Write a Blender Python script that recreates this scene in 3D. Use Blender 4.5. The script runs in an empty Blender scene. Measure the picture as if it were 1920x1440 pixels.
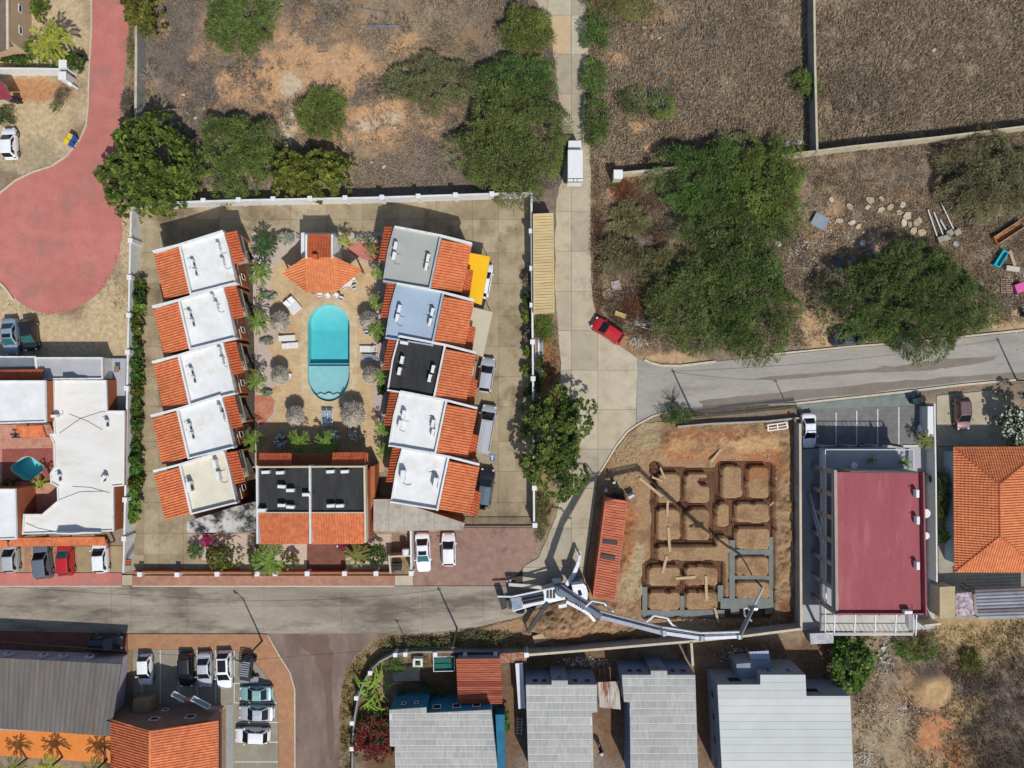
import bpy, bmesh, math, random
import numpy as np
from mathutils import Vector, Matrix
from mathutils.geometry import tessellate_polygon
random.seed(7); RNG = np.random.default_rng(7)
PI = math.pi
SC = bpy.context.scene
COL = SC.collection

# ---------------------------------------------------------------- camera, sky, sun, exposure
S = 0.061          # metres per photo pixel on the ground
HC = 84.0          # camera height above the ground
cam = bpy.data.objects.new('camera', bpy.data.cameras.new('camera'))
COL.objects.link(cam); SC.camera = cam
cam.location = (0, 0, HC); cam.rotation_euler = (0, 0, 0)
cam.data.sensor_fit = 'HORIZONTAL'
cam.data.angle = 2 * math.atan(960 * S / HC)
cam.data.clip_start = 0.5; cam.data.clip_end = 3000
world = bpy.data.worlds.new('World'); SC.world = world; world.use_nodes = True
SUN_EL = math.radians(51)
sx, sy = 0.42 * math.cos(SUN_EL), -0.908 * math.cos(SUN_EL)
sz = math.sin(SUN_EL)
nt = world.node_tree
sky = nt.nodes.new('ShaderNodeTexSky'); sky.sky_type = 'NISHITA'; sky.sun_disc = False
sky.sun_elevation = SUN_EL; sky.sun_rotation = math.atan2(sx, sy)
bg = nt.nodes['Background']; bg.inputs['Strength'].default_value = 0.11
nt.links.new(sky.outputs[0], bg.inputs['Color'])
sl = bpy.data.lights.new('sun', 'SUN'); sl.energy = 3.85; sl.angle = math.radians(0.55); sl.color = (1, 0.965, 0.91)
so = bpy.data.objects.new('sun', sl); COL.objects.link(so)
so.rotation_euler = Vector((-sx, -sy, -sz)).to_track_quat('-Z', 'Y').to_euler()
so.location = (sx * 90, sy * 90, sz * 90)
SC.view_settings.view_transform = 'Standard'; SC.view_settings.look = 'None'
SC.view_settings.exposure = 0.0; SC.view_settings.gamma = 1.0; SC.view_settings.use_curve_mapping = False

# ---------------------------------------------------------------- helpers
def W(px, py, h=0.0):
    k = S * (1 - h / HC)
    return Vector(((px - 960) * k, (720 - py) * k, h))
def WP(pts, h=0.0):
    return [W(x, y, h) for x, y in pts]
def A(r, g, b, k=1.22):
    f = lambda c: (c / 255 / 12.92 if c / 255 <= .04045 else ((c / 255 + .055) / 1.055) ** 2.4) / k
    return (f(r), f(g), f(b))

MATS = {}
def mat(name, col, col2=None, scale=1.5, rough=.85, spec=.25, bump=0.0, bscale=30, metal=0, big=0.12, stain=None, sscale=.35, samt=.6, sthr=.55, coat=0, stretch=None):
    """procedural surface: two tones by noise, slow value drift, optional stains, fine relief"""
    if name in MATS: return MATS[name]
    m = bpy.data.materials.new(name); m.use_nodes = True; MATS[name] = m
    t = m.node_tree; N = t.nodes; L = t.links
    p = N['Principled BSDF']
    p.inputs['Roughness'].default_value = rough; p.inputs['Metallic'].default_value = metal
    p.inputs['Specular IOR Level'].default_value = spec
    if coat: p.inputs['Coat Weight'].default_value = coat; p.inputs['Coat Roughness'].default_value = .06
    g = N.new('ShaderNodeNewGeometry')
    pos = g.outputs['Position']
    if stretch:
        mp = N.new('ShaderNodeMapping'); mp.inputs['Scale'].default_value = stretch
        L.new(pos, mp.inputs['Vector']); pos = mp.outputs[0]
    def noise(sc, det=5, rg=.6):
        n = N.new('ShaderNodeTexNoise'); n.inputs['Scale'].default_value = sc; n.inputs['Detail'].default_value = det
        n.inputs['Roughness'].default_value = rg; L.new(pos, n.inputs['Vector']); return n.outputs['Fac']
    def ramp(src, a, b):
        r = N.new('ShaderNodeMapRange'); r.inputs['From Min'].default_value = a; r.inputs['From Max'].default_value = b
        L.new(src, r.inputs['Value']); return r.outputs['Result']
    def mix(fac, a, b, mode='MIX'):
        x = N.new('ShaderNodeMix'); x.data_type = 'RGBA'; x.blend_type = mode
        for s, v in ((x.inputs[0], fac), (x.inputs[6], a), (x.inputs[7], b)):
            if hasattr(v, 'is_linked') or hasattr(v, 'links'): L.new(v, s)
            elif isinstance(v, tuple): s.default_value = v + (1,)
            else: s.default_value = v
        return x.outputs[2]
    if col2 is None: col2 = tuple(c * .82 for c in col)
    c = mix(ramp(noise(scale), .35, .65), col, col2)
    if big:
        lo = tuple([1 - big] * 3); hi = tuple([1 + big * .6] * 3)
        c = mix(1.0, c, mix(ramp(noise(.11, 4), .3, .7), lo, hi), 'MULTIPLY')
    if bump:
        c = mix(1.0, c, mix(ramp(noise(scale * 7, 6, .75), .3, .7), (.84, .84, .83), (1.08, 1.08, 1.08)), 'MULTIPLY')
    if stain:
        f = N.new('ShaderNodeMath'); f.operation = 'MULTIPLY'; f.inputs[1].default_value = samt
        L.new(ramp(noise(sscale, 7, .68), sthr, sthr + .13), f.inputs[0])
        c = mix(f.outputs[0], c, stain)
    L.new(c, p.inputs['Base Color'])
    if bump:
        b = N.new('ShaderNodeBump'); b.inputs['Strength'].default_value = bump; b.inputs['Distance'].default_value = .05
        L.new(noise(bscale, 4), b.inputs['Height']); L.new(b.outputs[0], p.inputs['Normal'])
    return m
def vmat(name, rough=.8, trans=0.0, vary=.25, nscale=2.5, bump=0.0, bscale=12):
    """colour from the mesh's own 'tone' attribute, broken up by noise"""
    if name in MATS: return MATS[name]
    m = bpy.data.materials.new(name); m.use_nodes = True; MATS[name] = m
    t = m.node_tree; N = t.nodes; L = t.links; p = N['Principled BSDF']
    p.inputs['Roughness'].default_value = rough; p.inputs['Specular IOR Level'].default_value = .2
    a = N.new('ShaderNodeAttribute'); a.attribute_name = 'tone'
    g = N.new('ShaderNodeNewGeometry')
    n = N.new('ShaderNodeTexNoise'); n.inputs['Scale'].default_value = nscale; n.inputs['Detail'].default_value = 8; n.inputs['Roughness'].default_value = .7
    L.new(g.outputs['Position'], n.inputs['Vector'])
    r = N.new('ShaderNodeMapRange'); r.inputs['From Min'].default_value = .3; r.inputs['From Max'].default_value = .7
    r.inputs['To Min'].default_value = 1 - vary; r.inputs['To Max'].default_value = 1 + vary
    L.new(n.outputs['Fac'], r.inputs['Value'])
    x = N.new('ShaderNodeVectorMath'); x.operation = 'SCALE'
    L.new(a.outputs['Color'], x.inputs[0]); L.new(r.outputs[0], x.inputs['Scale'])
    L.new(x.outputs[0], p.inputs['Base Color'])
    if bump:
        b = N.new('ShaderNodeBump'); b.inputs['Strength'].default_value = bump; b.inputs['Distance'].default_value = .12
        n2 = N.new('ShaderNodeTexNoise'); n2.inputs['Scale'].default_value = bscale; n2.inputs['Detail'].default_value = 5
        L.new(g.outputs['Position'], n2.inputs['Vector'])
        L.new(n2.outputs['Fac'], b.inputs['Height']); L.new(b.outputs[0], p.inputs['Normal'])
    if trans:
        tr = N.new('ShaderNodeBsdfTranslucent'); L.new(x.outputs[0], tr.inputs['Color'])
        mx = N.new('ShaderNodeMixShader'); mx.inputs[0].default_value = trans
        L.new(p.outputs[0], mx.inputs[1]); L.new(tr.outputs[0], mx.inputs[2])
        L.new(mx.outputs[0], N['Material Output'].inputs['Surface'])
    return m
def brickmat(name, c1, c2, mortar, sc=1.0, bw=.24, bh=.12, ms=.02, stain=None, rot=0, rough=.85):
    if name in MATS: return MATS[name]
    m = mat(name, c1, c2, 1.2, rough, bump=.15, stain=stain)
    t = m.node_tree; N = t.nodes; L = t.links; p = N['Principled BSDF']
    src = p.inputs['Base Color'].links[0].from_socket
    g = N.new('ShaderNodeNewGeometry'); mp = N.new('ShaderNodeMapping'); mp.inputs['Rotation'].default_value = (0, 0, rot)
    L.new(g.outputs['Position'], mp.inputs['Vector'])
    b = N.new('ShaderNodeTexBrick'); b.inputs['Scale'].default_value = sc; b.inputs['Brick Width'].default_value = bw
    b.inputs['Row Height'].default_value = bh; b.inputs['Mortar Size'].default_value = ms
    b.inputs['Color1'].default_value = (1, 1, 1, 1); b.inputs['Color2'].default_value = (.86, .86, .86, 1)
    b.inputs['Mortar'].default_value = tuple(mortar) + (1,)
    L.new(mp.outputs[0], b.inputs['Vector'])
    x = N.new('ShaderNodeMix'); x.data_type = 'RGBA'; x.blend_type = 'MULTIPLY'; x.inputs[0].default_value = 1
    L.new(src, x.inputs[6]); L.new(b.outputs['Color'], x.inputs[7]); L.new(x.outputs[2], p.inputs['Base Color'])
    return m

OFF = {}
def root_off(o):
    while o.parent is not None: o = o.parent
    return OFF.get(o.name, Vector((0, 0, 0)))
def tag(o, label=None, cat=None, group=None, kind=None):
    if label: o['label'] = label
    if cat: o['category'] = cat
    if group: o['group'] = group
    if kind: o['kind'] = kind
    return o
def thing(name, loc, label, cat, group=None, rot=0.0):
    o = bpy.data.objects.new(name, None); COL.objects.link(o)
    o.empty_display_size = .3
    o.location = loc; o.rotation_euler = (0, 0, rot)
    OFF[o.name] = Vector(loc)
    return tag(o, label, cat, group)
def link(name, me, m, parent=None, loc=None):
    if m is not None and not me.materials: me.materials.append(m)
    o = bpy.data.objects.new(name, me); COL.objects.link(o)
    if parent is not None: o.parent = parent
    if loc is not None: o.location = loc
    return o
class MB:
    def __init__(s): s.v = []; s.f = []; s.smooth = None
    def add(s, vs, fs):
        n = len(s.v); s.v += [tuple(v) for v in vs]; s.f += [tuple(i + n for i in f) for f in fs]; return s
    def box(s, x0, y0, z0, x1, y1, z1):
        return s.add([(x0, y0, z0), (x1, y0, z0), (x1, y1, z0), (x0, y1, z0), (x0, y0, z1), (x1, y0, z1), (x1, y1, z1), (x0, y1, z1)],
                     [(3, 2, 1, 0), (4, 5, 6, 7), (0, 1, 5, 4), (1, 2, 6, 5), (2, 3, 7, 6), (3, 0, 4, 7)])
    def obox(s, c, d, rz=0.0, M=None):
        n = len(s.v); x, y, z = d[0] / 2, d[1] / 2, d[2] / 2
        s.box(-x, -y, -z, x, y, z)
        R = (M if M is not None else Matrix.Rotation(rz, 3, 'Z')); c = Vector(c)
        for i in range(n, len(s.v)): s.v[i] = tuple(R @ Vector(s.v[i]) + c)
        return s
    def prism(s, pts, z0, z1, top=True, bottom=False):
        """walls + cap over a 2-D outline (any winding)"""
        P = [(p[0], p[1]) for p in pts]; n = len(P)
        ar = sum(P[i][0] * P[(i + 1) % n][1] - P[(i + 1) % n][0] * P[i][1] for i in range(n))
        if ar < 0: P = P[::-1]
        zb = z0 if isinstance(z0, (list, tuple)) else [z0] * n
        zt = z1 if isinstance(z1, (list, tuple)) else [z1] * n
        if ar < 0 and isinstance(z1, (list, tuple)): zt = list(zt)[::-1]
        V = [(P[i][0], P[i][1], zb[i]) for i in range(n)] + [(P[i][0], P[i][1], zt[i]) for i in range(n)]
        F = [(i, (i + 1) % n, n + (i + 1) % n, n + i) for i in range(n)]
        tri = tess([(p[0], p[1], 0) for p in P])
        if top: F += [tuple(i + n for i in t) for t in tri]
        if bottom: F += [t[::-1] for t in tri]
        return s.add(V, F)
    def sheet(s, pts, z, holes=()):
        loops = [[(p[0], p[1], 0) for p in pts]] + [[(p[0], p[1], 0) for p in h] for h in holes]
        flat = [p for l in loops for p in l]
        tri = tess(*loops)
        return s.add([(p[0], p[1], z) for p in flat], tri)
    def quad(s, a, b, c, d): return s.add([a, b, c, d], [(0, 1, 2, 3)])
    def beam(s, a, b, w, h, up=(0, 0, 1)):
        """rectangular bar from a to b"""
        a = Vector(a); b = Vector(b); d = b - a; L = d.length; d.normalize()
        up = Vector(up)
        if abs(d.dot(up)) > .98: up = Vector((1, 0, 0))
        sd = d.cross(up).normalized(); u2 = sd.cross(d).normalized()
        M = Matrix((d, sd, u2)).transposed()
        return s.obox((a + b) / 2, (L, w, h), M=M)
    def tube(s, a, b, r, r2=None, n=6, cap=True):
        a = Vector(a); b = Vector(b); d = (b - a).normalized(); r2 = r if r2 is None else r2
        u = d.orthogonal().normalized(); v = d.cross(u)
        V = []
        for c, rr in ((a, r), (b, r2)):
            for i in range(n):
                t = 2 * PI * i / n; V.append(c + (u * math.cos(t) + v * math.sin(t)) * rr)
        F = [(i, (i + 1) % n, n + (i + 1) % n, n + i) for i in range(n)]
        if cap: F += [tuple(range(n - 1, -1, -1)), tuple(range(n, 2 * n))]
        return s.add(V, F)
    def path(s, pts, r, n=5, r2=None):
        k = len(pts) - 1
        for i in range(k):
            ra = r if r2 is None else r + (r2 - r) * i / k; rb = r if r2 is None else r + (r2 - r) * (i + 1) / k
            s.tube(pts[i], pts[i + 1], ra, rb, n)
        return s
    def mesh(s, name, off=None):
        me = bpy.data.meshes.new(name)
        o = off or Vector((0, 0, 0))
        me.from_pydata([(v[0] - o[0], v[1] - o[1], v[2] - o[2]) for v in s.v], [], s.f)
        me.update()
        return me
    def build(s, name, m, parent=None, label=None, cat=None, group=None, kind=None, smooth=None):
        if parent is None:
            if cat:
                xs = [v[0] for v in s.v]; ys = [v[1] for v in s.v]; zs = [v[2] for v in s.v]
                loc = Vector(((min(xs) + max(xs)) / 2, (min(ys) + max(ys)) / 2, min(zs)))
            else: loc = Vector((0, 0, 0))
            o = link(name, s.mesh(name, loc), m, None, loc)
        else:
            o = link(name, s.mesh(name, root_off(parent)), m, parent)
        if smooth is not None: shade(o.data, smooth)
        return tag(o, label, cat, group, kind)
def shade(me, ang=30):
    me.polygons.foreach_set('use_smooth', [True] * len(me.polygons))
    try: me.set_sharp_from_angle(angle=math.radians(ang))
    except Exception: pass
def tess(*loops):
    t = tessellate_polygon([[Vector(p) for p in l] for l in loops])
    flat = [p for l in loops for p in l]; out = []
    for a, b, c in t:
        (ax, ay), (bx, by), (cx, cy) = flat[a][:2], flat[b][:2], flat[c][:2]
        ar = (bx - ax) * (cy - ay) - (cx - ax) * (by - ay)
        if abs(ar) < 1e-9: continue
        out.append((a, b, c) if ar > 0 else (a, c, b))
    return out
def npmesh(name, V, F, cols=None):
    """fast mesh from arrays; F is (m,3) or (m,4); cols (n,3) -> 'tone'"""
    V = np.ascontiguousarray(V, dtype=np.float32); F = np.ascontiguousarray(F, dtype=np.int32)
    me = bpy.data.meshes.new(name); k = F.shape[1]
    me.vertices.add(len(V)); me.vertices.foreach_set('co', V.ravel())
    me.loops.add(F.size); me.loops.foreach_set('vertex_index', F.ravel())
    me.polygons.add(len(F)); me.polygons.foreach_set('loop_start', np.arange(0, F.size, k, dtype=np.int32))
    me.update(calc_edges=True)
    if cols is not None:
        at = me.color_attributes.new('tone', 'FLOAT_COLOR', 'POINT')
        c4 = np.ones((len(V), 4), dtype=np.float32); c4[:, :3] = cols
        at.data.foreach_set('color', c4.ravel())
    return me
def inpoly(x, y, poly):
    x = np.asarray(x, float); y = np.asarray(y, float); r = np.zeros(x.shape, bool); n = len(poly); j = n - 1
    for i in range(n):
        xi, yi = poly[i][:2]; xj, yj = poly[j][:2]
        if yi != yj:
            c = ((yi > y) != (yj > y)) & (x < (xj - xi) * (y - yi) / (yj - yi) + xi); r ^= c
        j = i
    return r
_tab = RNG.random((256, 256))
def vnoise(x, y):
    x = np.asarray(x, float); y = np.asarray(y, float)
    xi = np.floor(x).astype(int); yi = np.floor(y).astype(int); fx = x - xi; fy = y - yi
    fx = fx * fx * (3 - 2 * fx); fy = fy * fy * (3 - 2 * fy)
    g = lambda a, b: _tab[a % 256, b % 256]
    return (g(xi, yi) * (1 - fx) + g(xi + 1, yi) * fx) * (1 - fy) + (g(xi, yi + 1) * (1 - fx) + g(xi + 1, yi + 1) * fx) * fy
def fbm(x, y, o=4):
    s = 0; a = .5
    for i in range(o): s = s + a * vnoise(x * 2 ** i + 17.3 * i, y * 2 ** i + 9.1 * i); a *= .5
    return s / (1 - .5 ** o)
def clip_rect(poly, x0, y0, x1, y1):
    def cut(P, ax, v, keep_less):
        out = []
        for i in range(len(P)):
            a, b = P[i], P[(i + 1) % len(P)]
            ia = (a[ax] <= v) == keep_less or a[ax] == v; ib = (b[ax] <= v) == keep_less or b[ax] == v
            if ia: out.append(a)
            if ia != ib:
                t = (v - a[ax]) / (b[ax] - a[ax]); out.append(tuple(a[k] + (b[k] - a[k]) * t for k in (0, 1)))
        return out
    P = [tuple(p[:2]) for p in poly]
    for ax, v, kl in ((0, x0, False), (0, x1, True), (1, y0, False), (1, y1, True)):
        if not P: return []
        P = cut(P, ax, v, kl)
    return P
def area(P): return abs(sum(P[i][0] * P[(i + 1) % len(P)][1] - P[(i + 1) % len(P)][0] * P[i][1] for i in range(len(P)))) / 2
def slabs(name, piece, poly_px, xs, ys, z, m, base_m, gap=.35, zb=None, jitter=.0):
    """a paved area: dark bed sheet (the structure) with each slab a piece of it; px coordinates"""
    bed = MB().sheet(WP(poly_px), z - .03).build(name, base_m, kind='structure')
    for i in range(len(xs) - 1):
        for j in range(len(ys) - 1):
            P = clip_rect(poly_px, xs[i] + gap / 2, ys[j] + gap / 2, xs[i + 1] - gap / 2, ys[j + 1] - gap / 2)
            if len(P) < 3 or area(P) < 4: continue
            MB().prism(WP(P), z - .05, z + random.uniform(-jitter, jitter)).build(piece, m if not isinstance(m, list) else random.choice(m), bed)
    return bed
def rot2(pts, a):
    c, s = math.cos(a), math.sin(a); return [(x * c - y * s, x * s + y * c) for x, y in pts]
def ctr(pts): return (sum(p[0] for p in pts) / len(pts), sum(p[1] for p in pts) / len(pts))

# ---------------------------------------------------------------- shared materials
M_white = mat('white_render', A(236, 236, 234), A(222, 222, 218), 2, .8, stain=A(190, 182, 165), sscale=.5, samt=.4)
M_whitepaint = mat('white_paint', A(240, 240, 238), A(228, 228, 226), 4, .5, big=.04)
M_line = mat('marking_paint', A(232, 232, 228), A(205, 205, 200), 6, .7, big=.05)
M_cream = mat('cream_paint', A(222, 208, 180), A(208, 192, 160), 2, .8)
M_terra = mat('terracotta_render', A(186, 112, 74), A(170, 98, 64), 1.5, .85, stain=A(140, 85, 60), sscale=.6, samt=.4)
M_tile = mat('clay_tile', A(234, 142, 94), A(208, 114, 72), 2.2, .8, bump=.1, big=.2, stain=A(160, 96, 72), sscale=.7, samt=.35, sthr=.54)
M_tile2 = mat('clay_tile_deep', A(212, 112, 70), A(184, 90, 56), 2.2, .8, bump=.1, big=.2, stain=A(140, 76, 56), sscale=.7, samt=.35, sthr=.54)
M_tile3 = mat('clay_tile_pale', A(240, 154, 102), A(220, 130, 84), 2.2, .8, bump=.1, big=.18, stain=A(170, 100, 72), sscale=.7, samt=.3, sthr=.54)
M_dark = mat('dark_opening', (.012, .013, .015), (.02, .02, .022), 3, .4)
M_glass = mat('window_glass', (.015, .02, .026), (.02, .027, .034), 2, .06, spec=.8, big=0)
M_carglass = mat('car_glass', (.008, .010, .013), (.011, .014, .017), 2, .05, spec=.6, big=0)
M_skyglass = mat('car_glass_sky_reflection', (.02, .09, .09), (.03, .12, .12), 2, .05, spec=.8, big=0)  # teal sky reflection painted into the windscreen colour
M_rubber = mat('rubber', (.012, .012, .012), (.018, .018, .018), 8, .8)
M_steel = mat('galvanised_steel', (.42, .44, .46), (.3, .32, .34), 6, .4, metal=.6)
M_darksteel = mat('dark_steel', (.03, .032, .035), (.05, .05, .05), 5, .5, metal=.3)
M_rust = mat('rusty_metal', A(150, 82, 52), A(176, 140, 120), 2.5, .85, stain=A(110, 55, 35), sscale=1.5)
M_conc = mat('bare_concrete', A(176, 168, 152), A(160, 152, 136), 1.2, .9, bump=.1, stain=A(120, 112, 100), sscale=.5, samt=.45)
M_wood = mat('timber', A(205, 182, 145), A(180, 155, 118), 6, .8, stretch=(1, 1, 1))
M_wood2 = mat('weathered_timber', A(150, 135, 115), A(120, 106, 90), 6, .85)
M_bark = mat('bark', A(98, 84, 70), A(76, 64, 52), 8, .9, bump=.3)
M_leaf = vmat('foliage', .6, .28, .12, 6)
M_dry = vmat('dry_growth', .9, .15, .2, 3)
M_straw = vmat('straw', .9, .1, .15, 6)
M_soil = vmat('soil', .95, 0, .32, 2.2, .5, 9)
M_joint = mat('joint_bed', A(92, 84, 72), A(72, 66, 58), 2, .95)
def lerp2(a, b, t): return (a[0] + (b[0] - a[0]) * t, a[1] + (b[1] - a[1]) * t)
# ---------------------------------------------------------------- outlines on the ground (photo pixels)
RED_ROAD = [(173,-30),(244,-30),(243,40),(240,90),(234,125),(232,160),(226,215),(222,300),(228,400),(229,440),(222,480),(208,515),(190,545),(160,568),(130,583),(100,589),(70,585),(45,573),(20,553),(0,532),(-30,505),
            (-30,385),(0,362),(30,338),(60,323),(95,312),(125,293),(150,262),(162,235),(166,200),(167,150),(172,60)]
NS_ROAD = [(995,-30),(1003,0),(1018,25),(1030,50),(1037,100),(1043,140),(1045,175),(1052,200),(1055,260),(1054,335),(1048,350),(1043,380),(1040,460),(1042,560),(1046,620),(1052,680),(1050,740),(1050,880),(1047,950),(1036,985),(1010,1045),(985,1060),(968,1080),(950,1098),
           (950,1110),(1095,1098),(1100,1040),(1110,985),(1119,900),(1124,888),(1137,866),(1156,834),(1176,808),(1192,795),
           (1192,790),(1195,672),(1165,650),(1140,628),(1118,600),(1111,560),(1107,480),(1107,400),(1108,330),(1105,275),(1095,260),(1095,230),(1100,180),(1095,170),(1095,125),(1104,100),(1100,30),(1097,-30)]
EW_ROAD = [(1196,672),(1210,679),(1240,684.5),(1275,684.5),(1440,668),(1600,652),(1700,645),(1960,618),(1960,704),(1800,719),(1700,730.5),(1590,743),(1490,754),(1400,761),(1310,768),(1250,772),(1225,778),(1205,787),(1193,794),(1193,790)]
ST_ROAD = [(-40,1099),(950,1099),(950,1098),(1095,1099),(1060,1122),(995,1143),(978,1155),(925,1168),(880,1178),(790,1187),(480,1188),(240,1188),(-40,1182)]
SIDE_ROAD = [(500,1188),(525,1230),(545,1260),(553,1290),(555,1470),(637,1470),(637,1320),(645,1270),(665,1230),(695,1203),(735,1187)]
WALK_W = [(-40,1182.6),(240,1188.6),(240,1226),(-40,1216)]
WALK_S = [(240.6,1188.6),(499,1188.6),(524,1231),(543,1260),(552,1290),(554,1470),(524,1470),(522,1320),(505,1272),(480,1242),(440,1217),(240.6,1217)]
WALK_N1 = [(-40,1074),(229,1074),(229,1098),(-40,1098)]
WALK_N2 = [(249,1079),(740,1079),(740,1097.6),(249,1097.6)]
FORE = [(775,997),(866,999),(868,985),(1000,985),(1003,1030),(985,1059),(966,1080),(949,1097.6),(775,1097.6)]
LOT = [(250,1217.6),(439,1217.6),(479,1242.5),(504,1272),(521,1320),(523,1470),(426,1470),(426,1330),(250,1330)]
COURT = [(262,384),(996,366),(1000,985),(870,985),(868,1000),(735,1000),(735,1074),(250,1074),(240,1060),(250,700)]
GARDEN = [(472,436),(725,436),(722,700),(720,885),(478,885),(478,700)]
SITE = [(1122,893),(1138,868),(1158,836),(1178,811),(1205,793),(1250,789),(1480,786),(1499,800),(1499,1180),(1300,1203),(990,1224),(870,1219),(800,1200),(850,1190),(925,1170),(980,1157),(996,1145),(1062,1123),(1097,1098),(1103,1040),(1112,985)]
TRENCH = [(1222,867,1231,1056),(1276,875,1283,1018),(1331,888,1341,1018),(1334,888,1352,940),(1343,865,1352,940),(1392,866,1400,936),(1443,865,1451,1152),(1368,938,1378,1127),
          (1222,877,1345,884),(1343,865,1451,871),(1221,944,1345,951),(1343,935,1451,941),(1369,981,1451,987),(1222,1014,1345,1021),(1340,988,1370,1004),(1369,1031,1451,1041),
          (1205,1052,1358,1059),(1205,1053,1214,1157),(1276,1053,1284,1157),(1347,1053,1357,1150),(1205,1099,1357,1106),(1203,1145,1451,1157),(1352,1123,1451,1145),(1369,1080,1451,1087),
          (1218,867,1238,890),(1220,938,1232,958),(1273,940,1290,956),(1309,897,1333,907)]
POURED = [(1369,1014,1378.4,1130),(1370,1031.5,1450,1040.5),(1443.4,1008,1450.6,1152),(1370,1080.6,1450,1086.4),(1352.5,1123.5,1450,1143),(1203.5,1145.5,1360,1156.5),(1205.4,1102,1213.6,1150),(1276.4,1119,1283.6,1150),(1347.5,1099,1356.5,1130),(1372,1140,1388,1153),(1437,1140,1450,1153)]

# ---------------------------------------------------------------- terrain: one sheet, fine inside the picture, stretched out to the horizon
def terrain():
    st = .3
    xs = np.concatenate([[-900, -300, -120, -80], np.arange(-64, 64.01, st), [80, 120, 300, 900]])
    ys = np.concatenate([[-900, -300, -110, -70], np.arange(-49, 49.01, st), [70, 110, 300, 900]])
    X, Y = np.meshgrid(xs, ys); PX = X / S + 960; PY = 720 - Y / S
    n1 = fbm(X * .35, Y * .35, 5); n2 = fbm(X * .09 + 40, Y * .09, 4); n3 = fbm(X * 1.3 + 7, Y * 1.3, 4)
    C = np.empty(X.shape + (3,))
    def lay(c, w): C[:] = C * (1 - w[..., None]) + np.array(c) * w[..., None]
    C[:] = A(152, 134, 111)
    lay(A(124, 112, 102), np.clip((n2 - .45) * 5, 0, 1) * .8)
    lay(A(150, 122, 92), np.clip((n1 - .52) * 6, 0, 1) * .7)
    def blob(c, cx, cy, rx, ry, s=1.0, rough=.9):
        d = np.sqrt(((PX - cx) / rx) ** 2 + ((PY - cy) / ry) ** 2) + (n1 - .5) * 2 * rough + (n3 - .5) * rough
        lay(c, np.clip((1 - d) * 2.4, 0, 1) * s)
    mot = np.clip((fbm(X * .55 + 3, Y * .55, 5) - .47) * 9, 0, 1)
    for cx, cy, rx, ry in ((620,150,210,150),(760,230,150,60),(400,120,110,110),(1200,170,100,150),(1250,60,60,80),(1640,420,140,90),(1790,1350,150,110),(1160,430,60,150)):
        d = np.sqrt(((PX - cx) / rx) ** 2 + ((PY - cy) / ry) ** 2); lay(A(190, 150, 110), mot * np.clip((1.1 - d) * 2.5, 0, 1) * .65)
    ORG = A(198, 158, 118); PALE = A(204, 184, 156); GRY = A(112, 103, 96); SAND = A(200, 177, 140)
    for b in [(330,60,60,90),(345,150,70,50),(610,40,50,40),(640,80,30,40),(575,160,40,30),(690,60,60,30),(660,170,45,25),(735,235,35,25),(790,265,40,20),(1270,80,30,30),(1300,170,40,40),(1330,60,30,60),
              (1860,1330,70,120),(1800,1300,50,50),(1740,1260,50,30),(1150,420,50,50),(1200,450,50,60),(1180,540,40,50)]: blob(GRY, *b, .75)
    for b in [(560,125,75,70),(515,170,30,80),(640,95,45,35),(655,130,40,45),(760,88,30,20),(790,90,20,12),(735,205,40,30),(745,230,30,25),(810,232,40,20),(690,225,30,25),(640,165,40,18),(420,150,18,30),(440,170,16,24),
              (560,205,22,40),(620,260,50,25),(700,255,40,20),(300,60,18,22),(1205,255,30,28),(1190,240,26,16),(1255,235,16,14),(1175,115,26,14),(1200,45,12,12),(1165,108,22,14),(1225,275,22,18),(1240,300,16,14),(1120,290,10,10)]: blob(ORG, *b, .95, .8)
    for b in [(540,220,18,40),(535,250,16,28),(545,160,20,30),(690,235,24,14),(735,220,24,12),(812,240,26,10)]: blob(PALE, *b, .9, .5)
    # sandy yards and verges
    for b in [(70,60,190,120),(60,230,120,110),(100,300,80,50),(90,640,230,70),(200,580,70,90),(10,600,80,90),(240,440,30,120)]: blob(SAND, *b, .97, .35)
    blob(A(186,134,92), 70, 170, 75, 28, .9, .4); blob(A(150,138,112), 70, 290, 50, 30, .6)
    for b in [(1530,600,55,45),(1560,640,60,30),(1895,600,60,28),(1800,640,80,16),(1250,672,70,14),(1180,640,30,18)]: blob(A(190,160,122), *b, .95, .5)
    for b in [(1180,640,40,20),(1210,655,40,14)]: blob(A(150,118,84), *b, .6)
    for b in [(1750,1290,45,30)]: blob(A(188,158,112), *b, .9, .35)
    for b in [(1745,1400,30,60),(1770,1360,30,26),(1790,1420,24,50),(1750,1340,26,14)]: blob(A(190,132,92), *b, .9, .6)
    for b in [(1650,1390,70,60),(1700,1430,80,30)]: blob(A(170,150,122), *b, .8, .6)
    for b in [(1820,1180,120,40),(1860,1200,100,60),(1800,1330,50,40)]: blob(A(186,158,112), *b, .6)
    # yards of the southern houses, verge of the corner, lots under the tall houses
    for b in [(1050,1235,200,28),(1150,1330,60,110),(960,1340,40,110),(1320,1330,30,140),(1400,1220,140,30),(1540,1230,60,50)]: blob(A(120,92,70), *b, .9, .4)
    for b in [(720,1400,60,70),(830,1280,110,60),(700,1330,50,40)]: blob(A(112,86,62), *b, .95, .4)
    for b in [(690,1260,45,60),(650,1330,14,130),(760,1205,90,14)]: blob(A(150,126,84), *b, .9, .4)
    for b in [(1030,700,22,110),(1020,620,18,40)]: blob(A(160,110,74), *b, .9, .4)
    for b in [(1018,930,18,70)]: blob(A(150,126,84), *b, .9, .4)
    for b in [(1120,480,8,180)]: blob(A(128,76,50), *b, .9, .5)
    for b in [(1830,770,110,40)]: blob(A(178,160,130), *b, .9, .3)
    Z = np.full(X.shape, -.07)
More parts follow.
